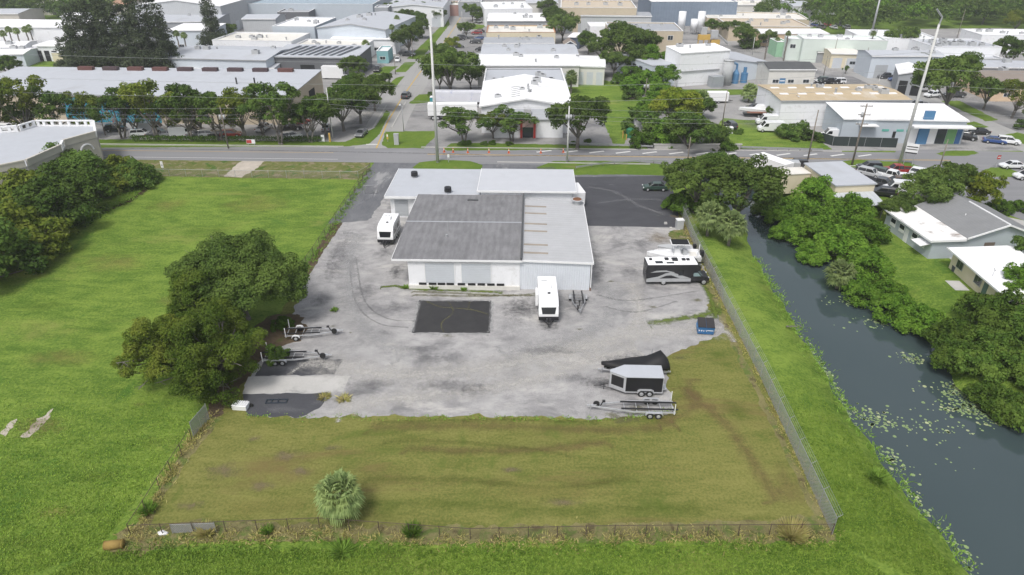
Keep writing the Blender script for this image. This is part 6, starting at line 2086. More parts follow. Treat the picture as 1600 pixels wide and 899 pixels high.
for x, y, d, k, c, l in ((718, 63, 5, 'sedan', C_BLACK, 'black car parked by the street beside the yellow tree'), (723, 61, 5, 'suv', C_DGREY, 'dark grey car next to the black one by the street'), (716, 75, 5, 'sedan', C_DGREY, 'dark car below the yellow tree on the lot'),
                         (745, 54, 178, 'suv', C_RED, 'dark red car in the lot before the stacked halls'), (750, 62, 178, 'sedan', C_BLUE, 'blue car in the lot before the stacked halls'), (743, 68, 178, 'suv', C_DGREY, 'dark grey suv in the lot before the stacked halls'),
                         (749, 51, 178, 'sedan', C_BLACK, 'black car in the lot before the orange trimmed hall'), (745, 92, 178, 'suv', C_SILV, 'silver car at the corner of the long white warehouse'), (752, 80, 178, 'suv', C_BLACK, 'black car against the bluish roofed hall'),
                         (730, 52, 0, 'sedan', C_SILV, 'silver car beneath the street tree on the right lot'), (748, 36, 0, 'suv', C_WHITE, 'white car before the white roofed hall'), (752, 30, 0, 'pickup', C_DGREY, 'dark pickup before the far white roofs')):
    car(x, y, d, k, c, l, GL)
GL = 'vehicles on the lawn by the screened yard'
for x, y, d, k, c, l in ((1141, 200, 95, 'suv', C_DGREY, 'dark suv parked nose out on the grass before the ditch'), (1200, 195, 175, 'van', C_WHITE, 'white van on the lawn, the farther of two'), (1203, 206, 175, 'van', C_WHITE, 'white van on the lawn, the nearer of two'),
                         (1178, 173, 175, 'suv', C_BLACK, 'black car parked behind the boat by the white walls')):
    car(x, y, d, k, c, l, GL)
GL = 'cars in the parking lot of the grey shop'
for x, y, d, k, c, l in ((1450, 218, -30, 'suv', C_BLACK, 'black car before the blue entrance panel'), (1508, 218, -30, 'suv', C_BLACK, 'black suv before the green shop window'), (1528, 210, 178, 'sedan', C_BLACK, 'black sedan at the far corner of the shop'),
                         (1553, 224, -25, 'sedan', C_BLUE, 'blue sedan at the right of the shop parking lot'), (1574, 225, -25, 'suv', C_WHITE, 'white car next to the blue sedan'), (1376, 205, -35, 'pickup', C_BLACK, 'black pickup inside the screened yard')):
    car(x, y, d, k, c, l, GL)
GL = 'cars of the used car lot'
for x, y, d, k, c, l in ((1357, 266, 175, 'suv', C_DGREY, 'dark grey suv at the far edge of the used car lot'), (1358, 276, -45, 'suv', C_SILV, 'silver suv beside the metal shed roof edge'), (1378, 276, -45, 'suv', C_DGREEN, 'dark suv second from the shed on the used car lot'),
                         (1392, 280, -45, 'pickup', C_WHITE, 'white pickup in the middle of the used car lot'), (1401, 271, 175, 'pickup', C_RED, 'bright red pickup at the roadside of the used car lot'), (1406, 282, 170, 'sedan', C_WHITE, 'white sports car between the red pickup and the oak'),
                         (1400, 289, 165, 'suv', C_BROWN, 'brown suv on the used car lot'), (1440, 277, -40, 'suv', C_WHITE, 'white suv at the right of the used car lot'), (1424, 284, 170, 'sedan', C_WHITE, 'white car half under the oak on the used car lot'),
                         (1378, 306, 160, 'suv', C_BLACK, 'black car nearest the metal shed wall'), (1405, 303, 165, 'van', C_WHITE, 'white van at the near edge of the used car lot'), (1375, 292, -40, 'pickup', C_DGREY, 'dark grey pickup next to the shed roof'),
                         (1425, 297, 160, 'sedan', C_SILV, 'silver car under the dark oak on the used car lot'), (1468, 285, 160, 'sedan', C_WHITE, 'white car showing through the oak crown'), (1238, 280, 170, 'pickup', C_GREY, 'grey pickup parked before the metal shed'),
                         (1243, 262, 175, 'suv', C_BLACK, 'black suv behind the white box trailer'), (1222, 270, 170, 'van', C_SILV, 'silver van between box trailer and grey pickup'), (1580, 263, 178, 'sedan', C_WHITE, 'white car turning past the grass island at the junction'),
                         (1603, 280, 178, 'suv', C_WHITE, 'white car at the right frame edge by the junction'), (1572, 382, 200, 'suv', C_WHITE, 'white car behind the grey house at the right edge')):
    car(x, y, d, k, c, l, GL)
GL = 'cars along the second street'
for x, y, d, k, c, l in ((1352, 114, 178, 'sedan', C_BLACK, 'long black car before the blue metal hall'), (1371, 118, 175, 'pickup', C_WHITE, 'white pickup before the blue metal hall'), (1385, 123, 175, 'pickup', C_DGREY, 'dark grey pickup below the white pickup'),
                         (1400, 127, 175, 'sedan', C_BLUE, 'blue car beside the navy shop'), (1420, 141, 178, 'pickup', C_WHITE, 'white pickup before the red truck'), (1425, 134, 175, 'van', C_RED, 'red truck beside the navy shop'),
                         (1437, 143, 178, 'pickup', C_SILV, 'silver pickup at the edge of the wide oak shade'), (1456, 152, 195, 'suv', C_WHITE, 'white suv parked under the wide oak'), (1490, 152, 178, 'pickup', C_DGREY, 'dark pickup deep under the wide oak'),
                         (1433, 168, 178, 'pickup', C_WHITE, 'white pickup behind the grey shop roof'), (1231, 128, 178, 'suv', C_SILV, 'silver suv before the cream office'), (1260, 129, 178, 'pickup', C_WHITE, 'white pickup before the cream office'),
                         (1283, 129, 178, 'suv', C_DGREEN, 'dark green off road car beside the cream office'), (1296, 131, 178, 'pickup', C_BLACK, 'black pickup second from the street corner'), (1308, 131, 178, 'suv', C_WHITE, 'white suv at the street corner of the cream office'),
                         (1318, 90, 178, 'suv', C_BLUE, 'blue car before the cream workshop'), (1268, 96, 178, 'pickup', C_GREY, 'grey pickup behind the cream office roof'), (1222, 80, 178, 'suv', C_WHITE, 'white car ahead of the box truck'),
                         (1410, 118, 90, 'suv', C_BLACK, 'black car in the shade of the navy shop')):
    car(x, y, d, k, c, l, GL)
FC = [C_WHITE, C_DGREY, C_SILV, C_BLACK, C_WHITE, C_BLUE, C_GREY, C_RED]
far = [(1030 + i * 7.5, 20 + (i % 2) * 3) for i in range(8)] + [(1030 + i * 8, 27 + (i % 3)) for i in range(5)] + [(1272 + i * 10, 41 + (i % 2) * 4) for i in range(6)] + [(1570 + i * 9, 68 + (i % 2) * 2) for i in range(5)] + [(500 + i * 12, 25 + (i % 3) * 2) for i in range(4)] + [(1560 + i * 10, 74) for i in range(4)]
for i, (x, y) in enumerate(far):
    where = 'car park below blue far hall' if i < 13 else 'yard beside far tan halls' if i < 19 else 'lot of white end hall' if i < 24 or i > 27 else 'yard behind gabled hall'
    row = (i if i < 8 else i - 8 if i < 13 else i - 13 if i < 19 else i - 19 if i < 24 else i - 24 if i < 28 else i - 28)
    rown = ' in front row of ' if 8 <= i < 13 or i > 27 else ' in '
    car(x, y, 90 + (i % 3) * 4, ['suv', 'sedan', 'pickup'][i % 3], FC[i % 8], CN[FC[i % 8]] + ' car ' + ORD[row] + ' from left' + rown + where, 'cars parked far off')


# --- trailers and lorries
def coupler(mb, x0, x1, w0, z=.5, r=.05):
    mb.tube((x0, -w0, z), (x1, 0, z), r, r, 6).tube((x0, w0, z), (x1, 0, z), r, r, 6).tube((x1 - .5, 0, z), (x1 + .3, 0, z), r, r, 6)
    return mb


def box_trailer(px, py, deg, L, W, H, label, name='cargo_trailer', col=None, semi=False, cat='trailer'):
    p = G(px, py)
    r = thing(name, label, cat, p, R(deg))
    z0 = 1.1 if semi else .5
    MB().box(-L / 2, L / 2, -W / 2, W / 2, z0, z0 + H).build('box', col or M_FIB, r, bev=.04)
    MB().box(-L / 2 - .02, L / 2 + .02, -W / 2 - .02, W / 2 + .02, z0 + H + .002, z0 + H + .06).build('roof', R_BWHITE, r)
    MB().box(-L / 2 - .04, -L / 2 - .005, -W / 2 + .1, -.03, z0 + .1, z0 + H - .1).box(-L / 2 - .04, -L / 2 - .005, .03, W / 2 - .1, z0 + .1, z0 + H - .1).build('rear_door', M_TRIM, r)
    MB().box(-L / 2, L / 2, -W / 2 + .2, W / 2 - .2, z0 - .2, z0 - .003).build('chassis', M_BLK, r)
    wheels(r, (-L / 2 + 1.2, -L / 2 + 2.3) if semi else (-.45, .45), W / 2 - (.2 if semi else -.08), .5 if semi else .33, .28)
    if semi:
        MB().box(L / 2 - 2, L / 2 - 1.8, -.9, -.7, 0, z0).box(L / 2 - 2, L / 2 - 1.8, .7, .9, 0, z0).build('landing_gear', M_GUT, r)
    else:
        coupler(MB(), L / 2, L / 2 + 1.3, W / 2 - .3).build('drawbar', M_BLK, r)
    return r


box_trailer(898, 316, 100, 5.0, 2.3, 2.1, 'white enclosed cargo trailer beside the raised office roof')
box_trailer(1205, 272, 120, 7.5, 2.5, 2.6, 'white box trailer parked between the canal bridge and the metal shed')
box_trailer(708, 186, 2, 12, 2.5, 2.7, 'white semi trailer box behind the roadside trees', 'semi_trailer', None, True)
tk = thing('tanker_trailer', 'silver streaked livery semi trailer parked left of the gabled warehouse', 'trailer', G(716, 166), R(-2))
MB().box(-6.5, 6.5, -1.25, 1.25, 1.3, 4.0).build('box', mat('livery_white', (.62, .63, .68), .5, var=.08, stain=(.34, .38, .58), stain_amt=.8, stain_scale=.5), tk, bev=.12)
MB().box(-4, 4, -1.0, 1.0, .9, 1.28).build('chassis', M_GUT, tk)
wheels(tk, (3.2, 4.3, 5.4), 1.1, .5, .3)
MB().box(-4.6, -4.4, -.9, -.7, 0, 1.28).box(-4.6, -4.4, .7, .9, 0, 1.28).build('landing_gear', M_GUT, tk)
box_trailer(1118, 160, 0, 6.0, 2.4, 2.2, 'white box body standing at the edge of the ditch before the factory')
box_trailer(1337, 216, 0, 8.0, 2.4, 2.8, 'white box truck body inside the screened yard')
car(1302, 218, 170, 'van', C_WHITE, 'white van in front of the box body in the screened yard')
box_trailer(1242, 160 + 22, -15, 5.0, 2.3, 2.0, 'small white trailer behind the big green shrub')
bt = thing('box_truck', 'white box truck parked on the second street', 'truck', G(1247, 92), R(155))
MB().box(-5, 2.2, -1.25, 1.25, 1.0, 3.7).build('box', M_FIB, bt, bev=.04)
MB().side([(2.4, .5), (2.4, 2.6), (3.3, 2.6), (3.8, 1.7), (4.6, 1.5), (4.7, .5)], -1.1, 1.1).build('cab', M_FIB, bt, bev=.06)
MB().hexa([(3.38, -1, 2.5), (3.42, -1, 2.5), (3.42, 1, 2.5), (3.38, 1, 2.5), (3.34 + .42, -1, 1.75), (3.86, -1, 1.75), (3.86, 1, 1.75), (3.76, 1, 1.75)]).build('windscreen', M_TINT, bt)
MB().box(-5, 4.5, -.5, .5, .6, .995).build('chassis', M_BLK, bt)
wheels(bt, (-3, 3.6), 1.0, .48, .3)


def travel_trailer(p, rz, L, label):
    """nose at local -y"""
    r = thing('travel_trailer', label, 'caravan', p, rz)
    W, H = 2.45, 3.05
    prof = [(0, .62), (-.02, 1.35), (.28, 2.35), (.75, 2.92), (1.3, H), (L - .25, H), (L, H - .12), (L, .55), (.3, .55)]
    m = MB()
    n = len(prof)
    vs = [(-W / 2, y, z) for y, z in prof] + [(W / 2, y, z) for y, z in prof]
    m.add(vs, [tuple(range(n))[::-1], tuple(range(n, 2 * n))] + [(i, (i + 1) % n, n + (i + 1) % n, n + i) for i in range(n)])
    m.build('shell', M_FIB, r, bev=.07)
    # dark stone guard band and window on the nose
    MB().box(-W / 2 - .01, W / 2 + .01, -.05, .9, .52, 1.02).build('front_guard', M_BLK, r, bev=.03)
    wv_ = MB().hexa([(-.78, -.005, 1.38), (.78, -.005, 1.38), (.78, .06, 1.36), (-.78, .06, 1.36), (-.92, .235, 2.20), (.92, .235, 2.20), (.92, .30, 2.18), (-.92, .30, 2.18)])
    for k in range(8):
        a = wv_.V[k]
        wv_.V[k] = (a[0], a[1] - .035, a[2] + .02)
    wv_.build('front_window', M_TINT, r)
    rail = MB().box(-W / 2 + .03, W / 2 - .03, 1.25, L - .2, H + .002, H + .03)
    rf = rail.build('roof', R_WHITE, r)
    MB().box(-.42, .42, L * .48, L * .48 + 1.0, H + .032, H + .32).build('air_conditioner', M_FIB, rf, bev=.06)
    MB().box(-.5, -.1, L * .68, L * .68 + .4, H + .032, H + .16).build('roof_hatch', M_FIB, rf)
    MB().tube((.1, L * .32, H + .03), (.1, L * .32, H + .12), .19, .19, 12).build('roof_vent', M_BLK, rf)
    MB().box(-.75, -.05, L * .78, L * .78 + .12, H + .032, H + .07).build('solar_strip', M_GUT, rf)
    for s in (1, -1):
        x = s * (W / 2)
        x0, x1 = (x + .003, x + .03) if s > 0 else (x - .03, x - .003)
        for y0, y1 in ((1.2, 2.1), (L * .6, L * .6 + 1.2)):
            MB().box(x0, x1, y0, y1, 1.5, 2.2).build('side_window', M_TINT, r)
        MB().box(x0, x1, .6, L - .1, .9, 1.12).build('side_stripe', M_GUT, r)
        MB().box(x0, x1, .5, L - .05, 2.35, 2.42).build('side_stripe', M_GUT, r)
    dx = W / 2
    MB().box(dx + .003, dx + .035, L * .42, L * .42 + .7, .75, 2.6).build('door', M_FIBG, r)
    MB().box(-W / 2 - .32, -W / 2 - .004, L * .42, L * .42 + 1.9, .85, 2.5).build('slide_out', M_FIB, r, bev=.04)
    for y in (L * .52, L * .52 + .85):
        for s in (1, -1):
            o = MB().tube((s * 1.02, y, .34), (s * 1.24, y, .34), .34, .34, 14).build('wheel', M_RUB, r)
            MB().tube((s * 1.242, y, .34), (s * 1.255, y, .34), .2, .18, 10).build('rim', M_RIM, o)
    m = MB().tube((-.8, .4, .45), (0, -1.05, .45), .05, .05, 6).tube((.8, .4, .45), (0, -1.05, .45), .05, .05, 6).tube((0, -.9, .45), (0, -1.3, .45), .06, .06, 6).tube((0, -.85, 0), (0, -.85, .95), .04, .04, 6)
    hb = m.build('drawbar', M_BLK, r)
    for s in (-.2, .2):
        MB().tube((s, -.42, .5), (s, -.42, .98), .16, .14, 10).build('gas_bottle', mat('gas_dark', (.04, .04, .045), .5), hb)
    return r


travel_trailer(G(603, 384), R(-3), 5.6, 'white travel trailer parked beside the office wall on the left drive')
travel_trailer(G(857, 506), R(0), 7.0, 'white travel trailer standing nose out at the ribbed metal wall')

# motorhome, nose to +x
p = G(1057, 446)
mh = thing('motorhome', 'black and silver motorhome with white roof facing the canal fence', 'motorhome', (p.x - 4.3, p.y + 1.15, 0), R(1))
M_MHB = mat('motorhome_black', (.022, .022, .026), .28, var=.1, spec=.5)
M_MHS = mat('motorhome_silver', (.36, .37, .38), .35, var=.05, spec=.5)
MB().side([(0, .55), (0, 2.95), (.1, 3.1), (6.9, 3.1), (7.35, 2.75), (7.35, 2.2), (6.2, 1.9), (6.2, .55)], -1.2, 1.2).build('coach', M_MHB, mh, bev=.06)
MB().box(.1, 6.85, -1.17, 1.17, 3.103, 3.17).build('roof', R_BWHITE, mh)
MB().side([(6.203, .5), (6.203, 1.88), (7.1, 1.88), (7.75, 1.22), (8.6, 1.08), (8.75, .9), (8.75, .5)], -1.0, 1.0).build('cab', M_MHB, mh, bev=.07)
MB().hexa([(7.72, -.85, 1.28), (7.78, -.85, 1.30), (7.78, .85, 1.30), (7.72, .85, 1.28), (7.12, -.8, 1.86), (7.2, -.8, 1.87), (7.2, .8, 1.87), (7.12, .8, 1.86)]).build('windscreen', mat('pale_windscreen', (.22, .30, .31), .1, spec=.6), mh)
for s in (-1, 1):
    y0, y1 = (s * 1.003, s * 1.03)
    a, b_ = min(y0, y1), max(y0, y1)
    MB().hexa([(6.5, a, 1.25), (7.55, a, 1.25), (7.55, b_, 1.25), (6.5, b_, 1.25), (6.5, a, 1.8), (7.05, a, 1.8), (7.05, b_, 1.8), (6.5, b_, 1.8)]).build('cab_window', mat('pale_windscreen', (.22, .30, .31), .1), mh)
    ya, yb_ = (s * 1.203, s * 1.225)
    a, b_ = min(ya, yb_), max(ya, yb_)
    MB().box(.05, 6.15, a, b_, .56, 1.05).build('lower_skirt', M_MHS, mh)
    def swoosh(pts, y):
        mm = MB()
        n = len(pts)
        vs = [(x, y, z) for x, z in pts] + [(x, y + s * .012, z) for x, z in pts]
        mm.add(vs, [tuple(range(n)), tuple(range(n, 2 * n))[::-1]] + [(i, (i + 1) % n, n + (i + 1) % n, n + i) for i in range(n)])
        return mm
    yy = s * 1.205
    swoosh([(.15, 1.06), (1.6, 1.35), (2.6, 1.85), (3.3, 2.0), (4.2, 1.75), (6.0, 1.1), (4.6, 1.07), (3.4, 1.55), (2.7, 1.5), (1.8, 1.07)], yy).build('silver_swoosh', M_MHS, mh)
    swoosh([(.5, 1.95), (1.3, 2.25), (2.6, 2.3), (3.7, 2.02), (3.9, 1.9), (2.6, 2.08), (1.5, 2.03)], yy).build('silver_swoosh', M_MHS, mh)
    MB().box(4.35, 5.05, a, b_ + .002, 1.5, 2.35).build('window', M_TINT, mh)
    for x in (2.45, 8.0):
        o = MB().tube((x, s * .92, .42), (x, s * 1.215, .42), .42, .42, 16).build('wheel', M_RUB, mh)
        MB().tube((x, s * 1.217, .42), (x, s * 1.235, .42), .27, .24, 12).build('rim', M_RIM, o)
    MB().box(8.6, 8.78, s * .75 - .16, s * .75 + .16, .82, 1.0).build('headlight', M_LAMP, mh)
MB().box(-.03, -.003, -1.0, 1.0, 1.6, 2.5).build('rear_window', M_TINT, mh)
for x, y, w_, d_, mm in ((.7, .35, .35, .35, M_BLK), (1.7, -.5, 1.0, .6, M_TINT), (2.9, .4, .5, .5, M_BLK), (3.2, -.7, 1.0, .35, M_TINT), (4.0, .25, .75, .75, M_BLK), (5.2, .2, .45, .45, M_BLK), (5.8, .2, .4, .4, M_BLK)):
    MB().box(x - w_ / 2, x + w_ / 2, y - d_ / 2, y + d_ / 2, 3.172, 3.24 if mm is M_TINT else 3.36).build('roof_hatch', mm, mh)


def hull(L, B_, H, bowrise=.25, z0=.0):
    """boat hull, bow at -x"""
    secs = []
    for i in range(9):
        f = i / 8
        x = -L / 2 + L * f
        wd = B_ / 2 * min(1, (f * 1.9 + .02) ** .62)
        sh = H + bowrise * (1 - f) ** 1.5
        kz = z0 + .55 * (1 - f) ** 2.6
        secs.append([(x, -wd, sh), (x, -wd * .86, kz + (sh - kz) * .35), (x, 0, kz), (x, wd * .86, kz + (sh - kz) * .35), (x, wd, sh), (x, wd * .5, sh + .01), (x, 0, sh + .02), (x, -wd * .5, sh + .01)])
    return secs


def boat_trailer(parent_or_p, rz, L, label, axles=2, bunks=True, guides=2, tongue_wheel=True, mat_=None, fender=None, W=2.2, name='boat_trailer', parts_only=None, bunk_x=(.05, .62)):
    """tongue at +x, rear at -x; a thing of its own"""
    r = parts_only or thing(name, label, 'trailer', parent_or_p, rz)
    m_ = mat_ or M_ALU
    fr = MB()
    xr, xf = -L / 2, L / 2
    bend = -L * .02
    for s in (1, -1):
        fr.box(xr, bend, s * W * .39 - .05, s * W * .39 + .05, .50, .64)
        a, b_ = Vector((bend, s * W * .39, .57)), Vector((xf - .35, s * .06, .57))
        d = (b_ - a).normalized()
        n_ = Vector((-d.y, d.x, 0)) * .05
        fr.hexa([a - n_ - Vector((0, 0, .07)), b_ - n_ - Vector((0, 0, .07)), b_ + n_ - Vector((0, 0, .07)), a + n_ - Vector((0, 0, .07)), a - n_ + Vector((0, 0, .07)), b_ - n_ + Vector((0, 0, .07)), b_ + n_ + Vector((0, 0, .07)), a + n_ + Vector((0, 0, .07))])
    fr.box(xf - .6, xf + .1, -.06, .06, .505, .635)
    fr.build('frame', m_, r)
    for k in range(5):
        x = xr + .15 + k * L * .14
        wd = W * .39 if x < bend else W * .39 * (1 - (x - bend) / (xf - bend)) + .05
        MB().box(x - .04, x + .04, -wd + .05, wd - .05, .44, .50).build('crossmember', m_, r)
    if bunks:
        for s in (1, -1):
            MB().box(xr - .3, xr + L * bunk_x[1], s * .55 - .09, s * .55 + .09, .68, .76).build('bunk', M_BLK, r)
    ax = [xr + L * .20 + i * .84 for i in range(axles)]
    for s in (1, -1):
        for x in ax:
            wheel(r, x, s * (W / 2 + .02), .33, .22)
        x0, x1 = ax[0] - .48, ax[-1] + .48
        MB().side([(x0, .45), (x0 + .08, .66), (x0 + .25, .76), (x1 - .25, .76), (x1 - .08, .66), (x1, .45), (x1 - .06, .45), (x1 - .14, .62), (x1 - .28, .71), (x0 + .28, .71), (x0 + .14, .62), (x0 + .06, .45)], s * (W / 2 + .02) - .14, s * (W / 2 + .02) + .14).build('fender', fender or m_, r)
    for k in range(guides):
        s = 1 if k % 2 else -1
        MB().tube((xr + .15, s * W * .46, .5), (xr + .15, s * W * .46, 1.75), .05, .05, 8).box(xr + .10, xr + .20, min(s * W * .39, s * W * .46), max(s * W * .39, s * W * .46), .45, .55).build('guide_post', M_TRIM, r)
    wst = MB().tube((xf - 1.3, 0, .6), (xf - 1.55, 0, 1.15), .06, .06, 6).box(xf - 1.75, xf - 1.45, -.12, .12, 1.1, 1.25)
    wst.build('winch_post', M_BLK, r)
    if tongue_wheel:
        MB().tube((xf - .9, -.32, .62), (xf - .9, -.12, .62), .33, .33, 14).build('spare_wheel', M_RUB, r)
    MB().tube((xf - .3, .12, .02), (xf - .3, .12, .8), .03, .03, 6).build('jack', M_GUT, r)
    return r


boat_trailer(G(466, 562), R(2), 7.6, 'empty aluminium boat trailer with twin axles and white guide posts under the oak', 2)
boat_trailer(G(492, 524), R(4), 6.6, 'farther empty boat trailer with white fenders at the oak trunk', 1, True, 2, True, None, M_FIB)
boat_trailer(G(985, 642), R(178), 8.8, 'long empty aluminium boat trailer nearest the mown lot', 2, True, 2, True, None, M_ALU, 2.3)
boat_trailer(G(904, 478), R(-91), 4.9, 'small grey galvanised boat trailer at the corner of the metal wing', 1, True, 0, True, M_GALV, M_GALV, 2.1)
# white centre console boat, bow to -x
p = G(1055, 420)
wb = thing('centre_console_boat', 'white centre console boat with black canopy behind the motorhome', 'boat', (p.x - .2, p.y + 1.2, 0), R(-2))
MB().loft(hull(7.6, 2.5, 1.75, .35, .75)).build('hull', M_FIB, wb, False)
MB().box(-1.9, 3.3, -.8, .8, 1.76, 1.80).build('deck', R_CREAM, wb)
for s in (1, -1):
    MB().side([(-2.6, 1.78), (3.7, 1.78), (3.7, 2.02), (-1.8, 2.0)], s * 1.15 - .07, s * 1.15 + .07).build('gunwale', M_FIB, wb)
MB().frust((.0, 1.0, -.45, .45), (.1, .75, -.4, .4), 1.805, 2.75).build('console', M_FIB, wb)
MB().box(1.25, 1.8, -.45, .45, 1.805, 2.55).build('helm_seat', M_FIBG, wb)
tp = MB().box(-.6, 2.0, -.95, .95, 3.55, 3.66).build('canopy_top', M_FIB, wb, bev=.04)
MB().box(-.5, 1.9, -.85, .85, 3.663, 3.70).build('canopy_cloth', M_TARP, tp)
for x, y in ((-.1, .6), (-.1, -.6), (1.3, .6), (1.3, -.6)):
    MB().tube((x, y, 1.8), (x, y, 3.55), .04, .04, 6).build('canopy_leg', M_ALU, wb)
ob = MB().box(3.75, 4.3, -.3, .3, 1.5, 2.35).box(3.85, 4.15, -.12, .12, .6, 1.497)
ob.build('outboard_motor', M_BLK, wb, bev=.08)
MB().tube((3.2, -1.1, 1.9), (3.2, -1.1, 3.0), .06, .06, 6).tube((3.9, 1.25, .9), (3.9, 1.25, 2.7), .07, .07, 6).build('guide_post', M_TRIM, wb)
boat_trailer(None, 0, 8.0, '', 2, True, 0, False, None, None, 2.3, parts_only=wb)
gb = thing('small_boat', 'small grey boat behind the white centre console boat', 'boat', (p.x + .8, p.y + 4.6, 0), R(-3))
MB().loft(hull(5.2, 1.9, 1.25, .2, .55)).build('hull', M_FIBG, gb)
MB().box(-1.0, 2.2, -.6, .6, 1.275, 1.31).build('deck', M_GUT, gb)
MB().box(2.6, 3.1, -.22, .22, 1.0, 1.75).build('outboard_motor', M_BLK, gb, bev=.06)
MB().box(.3, 1.0, -.4, .4, 1.313, 1.9).build('seat', M_GUT, gb)
boat_trailer(None, 0, 5.6, '', 1, True, 0, False, None, None, 1.9, parts_only=gb)
# covered boat, bow to -x
p = G(985, 590)
cb = thing('covered_boat', 'boat under a black cover on a trailer beside the black enclosed trailer', 'boat', (p.x + .5, p.y + 1.0, 0), R(3))
secs = []
for i in range(11):
    f = i / 10
    x = -3.7 + 7.4 * f
    wd = 1.2 * min(1, (f * 1.7 + .015) ** .6)
    top = 1.62 - .12 * math.sin(f * 3.6) + (1.05 * max(0, (f - .55) / .40) ** 1.3 if f < .94 else (.95 if f < .97 else -.05))
    kz = .7 + .5 * (1 - f) ** 2.4
    secs.append([(x, -wd, 1.25), (x, -wd * .95, max(kz, .95)), (x, -wd * .5, kz), (x, wd * .5, kz), (x, wd * .95, max(kz, .95)), (x, wd, 1.25), (x, wd * .55, top - .1), (x, 0, top), (x, -wd * .55, top - .1)])
MB().loft(secs).build('cover', M_TARP, cb, True)
MB().tube((2.0, .6, 1.9), (2.0, .6, 2.6), .05, .05, 6).build('pole', M_GUT, cb)
boat_trailer(None, 0, 7.8, '', 2, False, 0, True, None, None, 2.3, parts_only=cb)
for o in cb.children:
    if o.name.split('.')[0] not in ('cover', 'pole'):
        o.rotation_euler.z = math.pi
for par, keep in ((wb, ('hull', 'deck', 'gunwale', 'console', 'helm_seat', 'canopy_top', 'canopy_leg', 'outboard_motor')), (gb, ('hull', 'deck', 'outboard_motor', 'seat'))):
    for o in par.children:
        if o.name.split('.')[0] in ('frame', 'crossmember', 'bunk', 'wheel', 'fender', 'winch_post', 'jack'):
            o.rotation_euler.z = math.pi
# black enclosed trailer with V nose to -x
p = G(990, 618)
et = thing('enclosed_trailer', 'black enclosed trailer with white roof and grey framed pointed nose', 'trailer', (p.x + .25, p.y + 1.0, 0), R(-2))
M_EBLK = mat('enclosed_black', (.014, .014, .016), .35, var=.15, spec=.45)
PL = [(-2.75, -.12), (-2.75, .12), (-1.15, 1.08), (2.75, 1.08), (2.75, -1.08), (-1.15, -1.08)]
MB().prism(PL, .55, 2.35).build('box', M_EBLK, et)
MB().prism([(x * 1.01, y * 1.03) for x, y in PL], 2.353, 2.44).build('roof', R_LGREY, et)
MB().prism([(x * 1.012, y * 1.03) for x, y in PL], .42, .547).build('base_trim', M_ALU, et)
for s in (1, -1):
    a, b_ = Vector((-2.75, s * .12, 0)), Vector((-1.15, s * 1.08, 0))
    d = (b_ - a).normalized()
    n_ = Vector((d.y, -d.x, 0)) * s * -1
    n_ = n_ if (n_.x < 0) else -n_
    m = MB()
    def strip(t0, t1, z0, z1):
        q0, q1 = a.lerp(b_, t0) + n_ * .005, a.lerp(b_, t1) + n_ * .005
        m.hexa([q0 + Vector((0, 0, z0)), q1 + Vector((0, 0, z0)), q1 + n_ * .02 + Vector((0, 0, z0)), q0 + n_ * .02 + Vector((0, 0, z0)), q0 + Vector((0, 0, z1)), q1 + Vector((0, 0, z1)), q1 + n_ * .02 + Vector((0, 0, z1)), q0 + n_ * .02 + Vector((0, 0, z1))])
    strip(0, .1, .56, 2.33)
    strip(.86, 1, .56, 2.33)
    strip(.105, .855, .56, .86)
    strip(.105, .855, 2.15, 2.33)
    m.build('nose_trim', M_ALU, et)
    for x in (.55, 1.4):
        wheel(et, x, s * 1.16, .36, .22)
    MB().side([(.05, .5), (.15, .78), (.38, .9), (1.55, .9), (1.8, .78), (1.9, .5), (1.8, .5), (1.7, .7), (1.5, .82), (.45, .82), (.25, .7), (.15, .5)], s * 1.16 - .15, s * 1.16 + .15).build('fender', M_ALU, et)
    MB().box(2.68, 2.77, s * 1.09 - .02, s * 1.09 + .02, .55, 2.35).build('corner_trim', M_ALU, et)
coupler(MB(), -2.4, -3.9, .5, .48).tube((-3.3, 0, 0), (-3.3, 0, .9), .04, .04, 6).build('drawbar', M_BLK, et)
MB().box(2.78, 3.3, -.5, .5, .4, .5).build('rear_step', M_ALU, et)
# blue dumpster
p = G(1101, 519)
dm = thing('dumpster', 'blue dumpster with dark lids and white lettering at the gravel edge', 'dumpster', p, R(-8))
MB().add([(-.95, -.7, .15), (.95, -.7, .15), (.95, .75, .15), (-.95, .75, .15), (-.95, -.85, 1.15), (.95, -.85, 1.15), (.95, .75, 1.5), (-.95, .75, 1.5)],
         [(3, 2, 1, 0), (4, 5, 6, 7), (0, 1, 5, 4), (1, 2, 6, 5), (2, 3, 7, 6), (3, 0, 4, 7)]).build('bin', mat('dumpster_blue', (.035, .145, .34), .5, var=.12, stain=(.10, .09, .08), stain_amt=.4, stain_scale=1.5), dm)
for x0, x1 in ((-.98, -.02), (.02, .98)):
    m = MB()
    slab(m, (x0, -.9, 1.23), (x1, -.9, 1.23), (x1, .78, 1.60), (x0, .78, 1.60), .06)
    m.build('lid', mat('dumpster_lid', (.035, .033, .036), .7, var=.2), dm)
for s in (1, -1):
    MB().box(min(s * .953, s * 1.08), max(s * .953, s * 1.08), -.5, .5, .75, .95).build('fork_pocket', M_BLUEP, dm)
for x in (-.8, .8):
    for y in (-.55, .6):
        MB().tube((x - .04, y, .08), (x + .04, y, .08), .08, .08, 8).build('caster', M_BLK, dm)


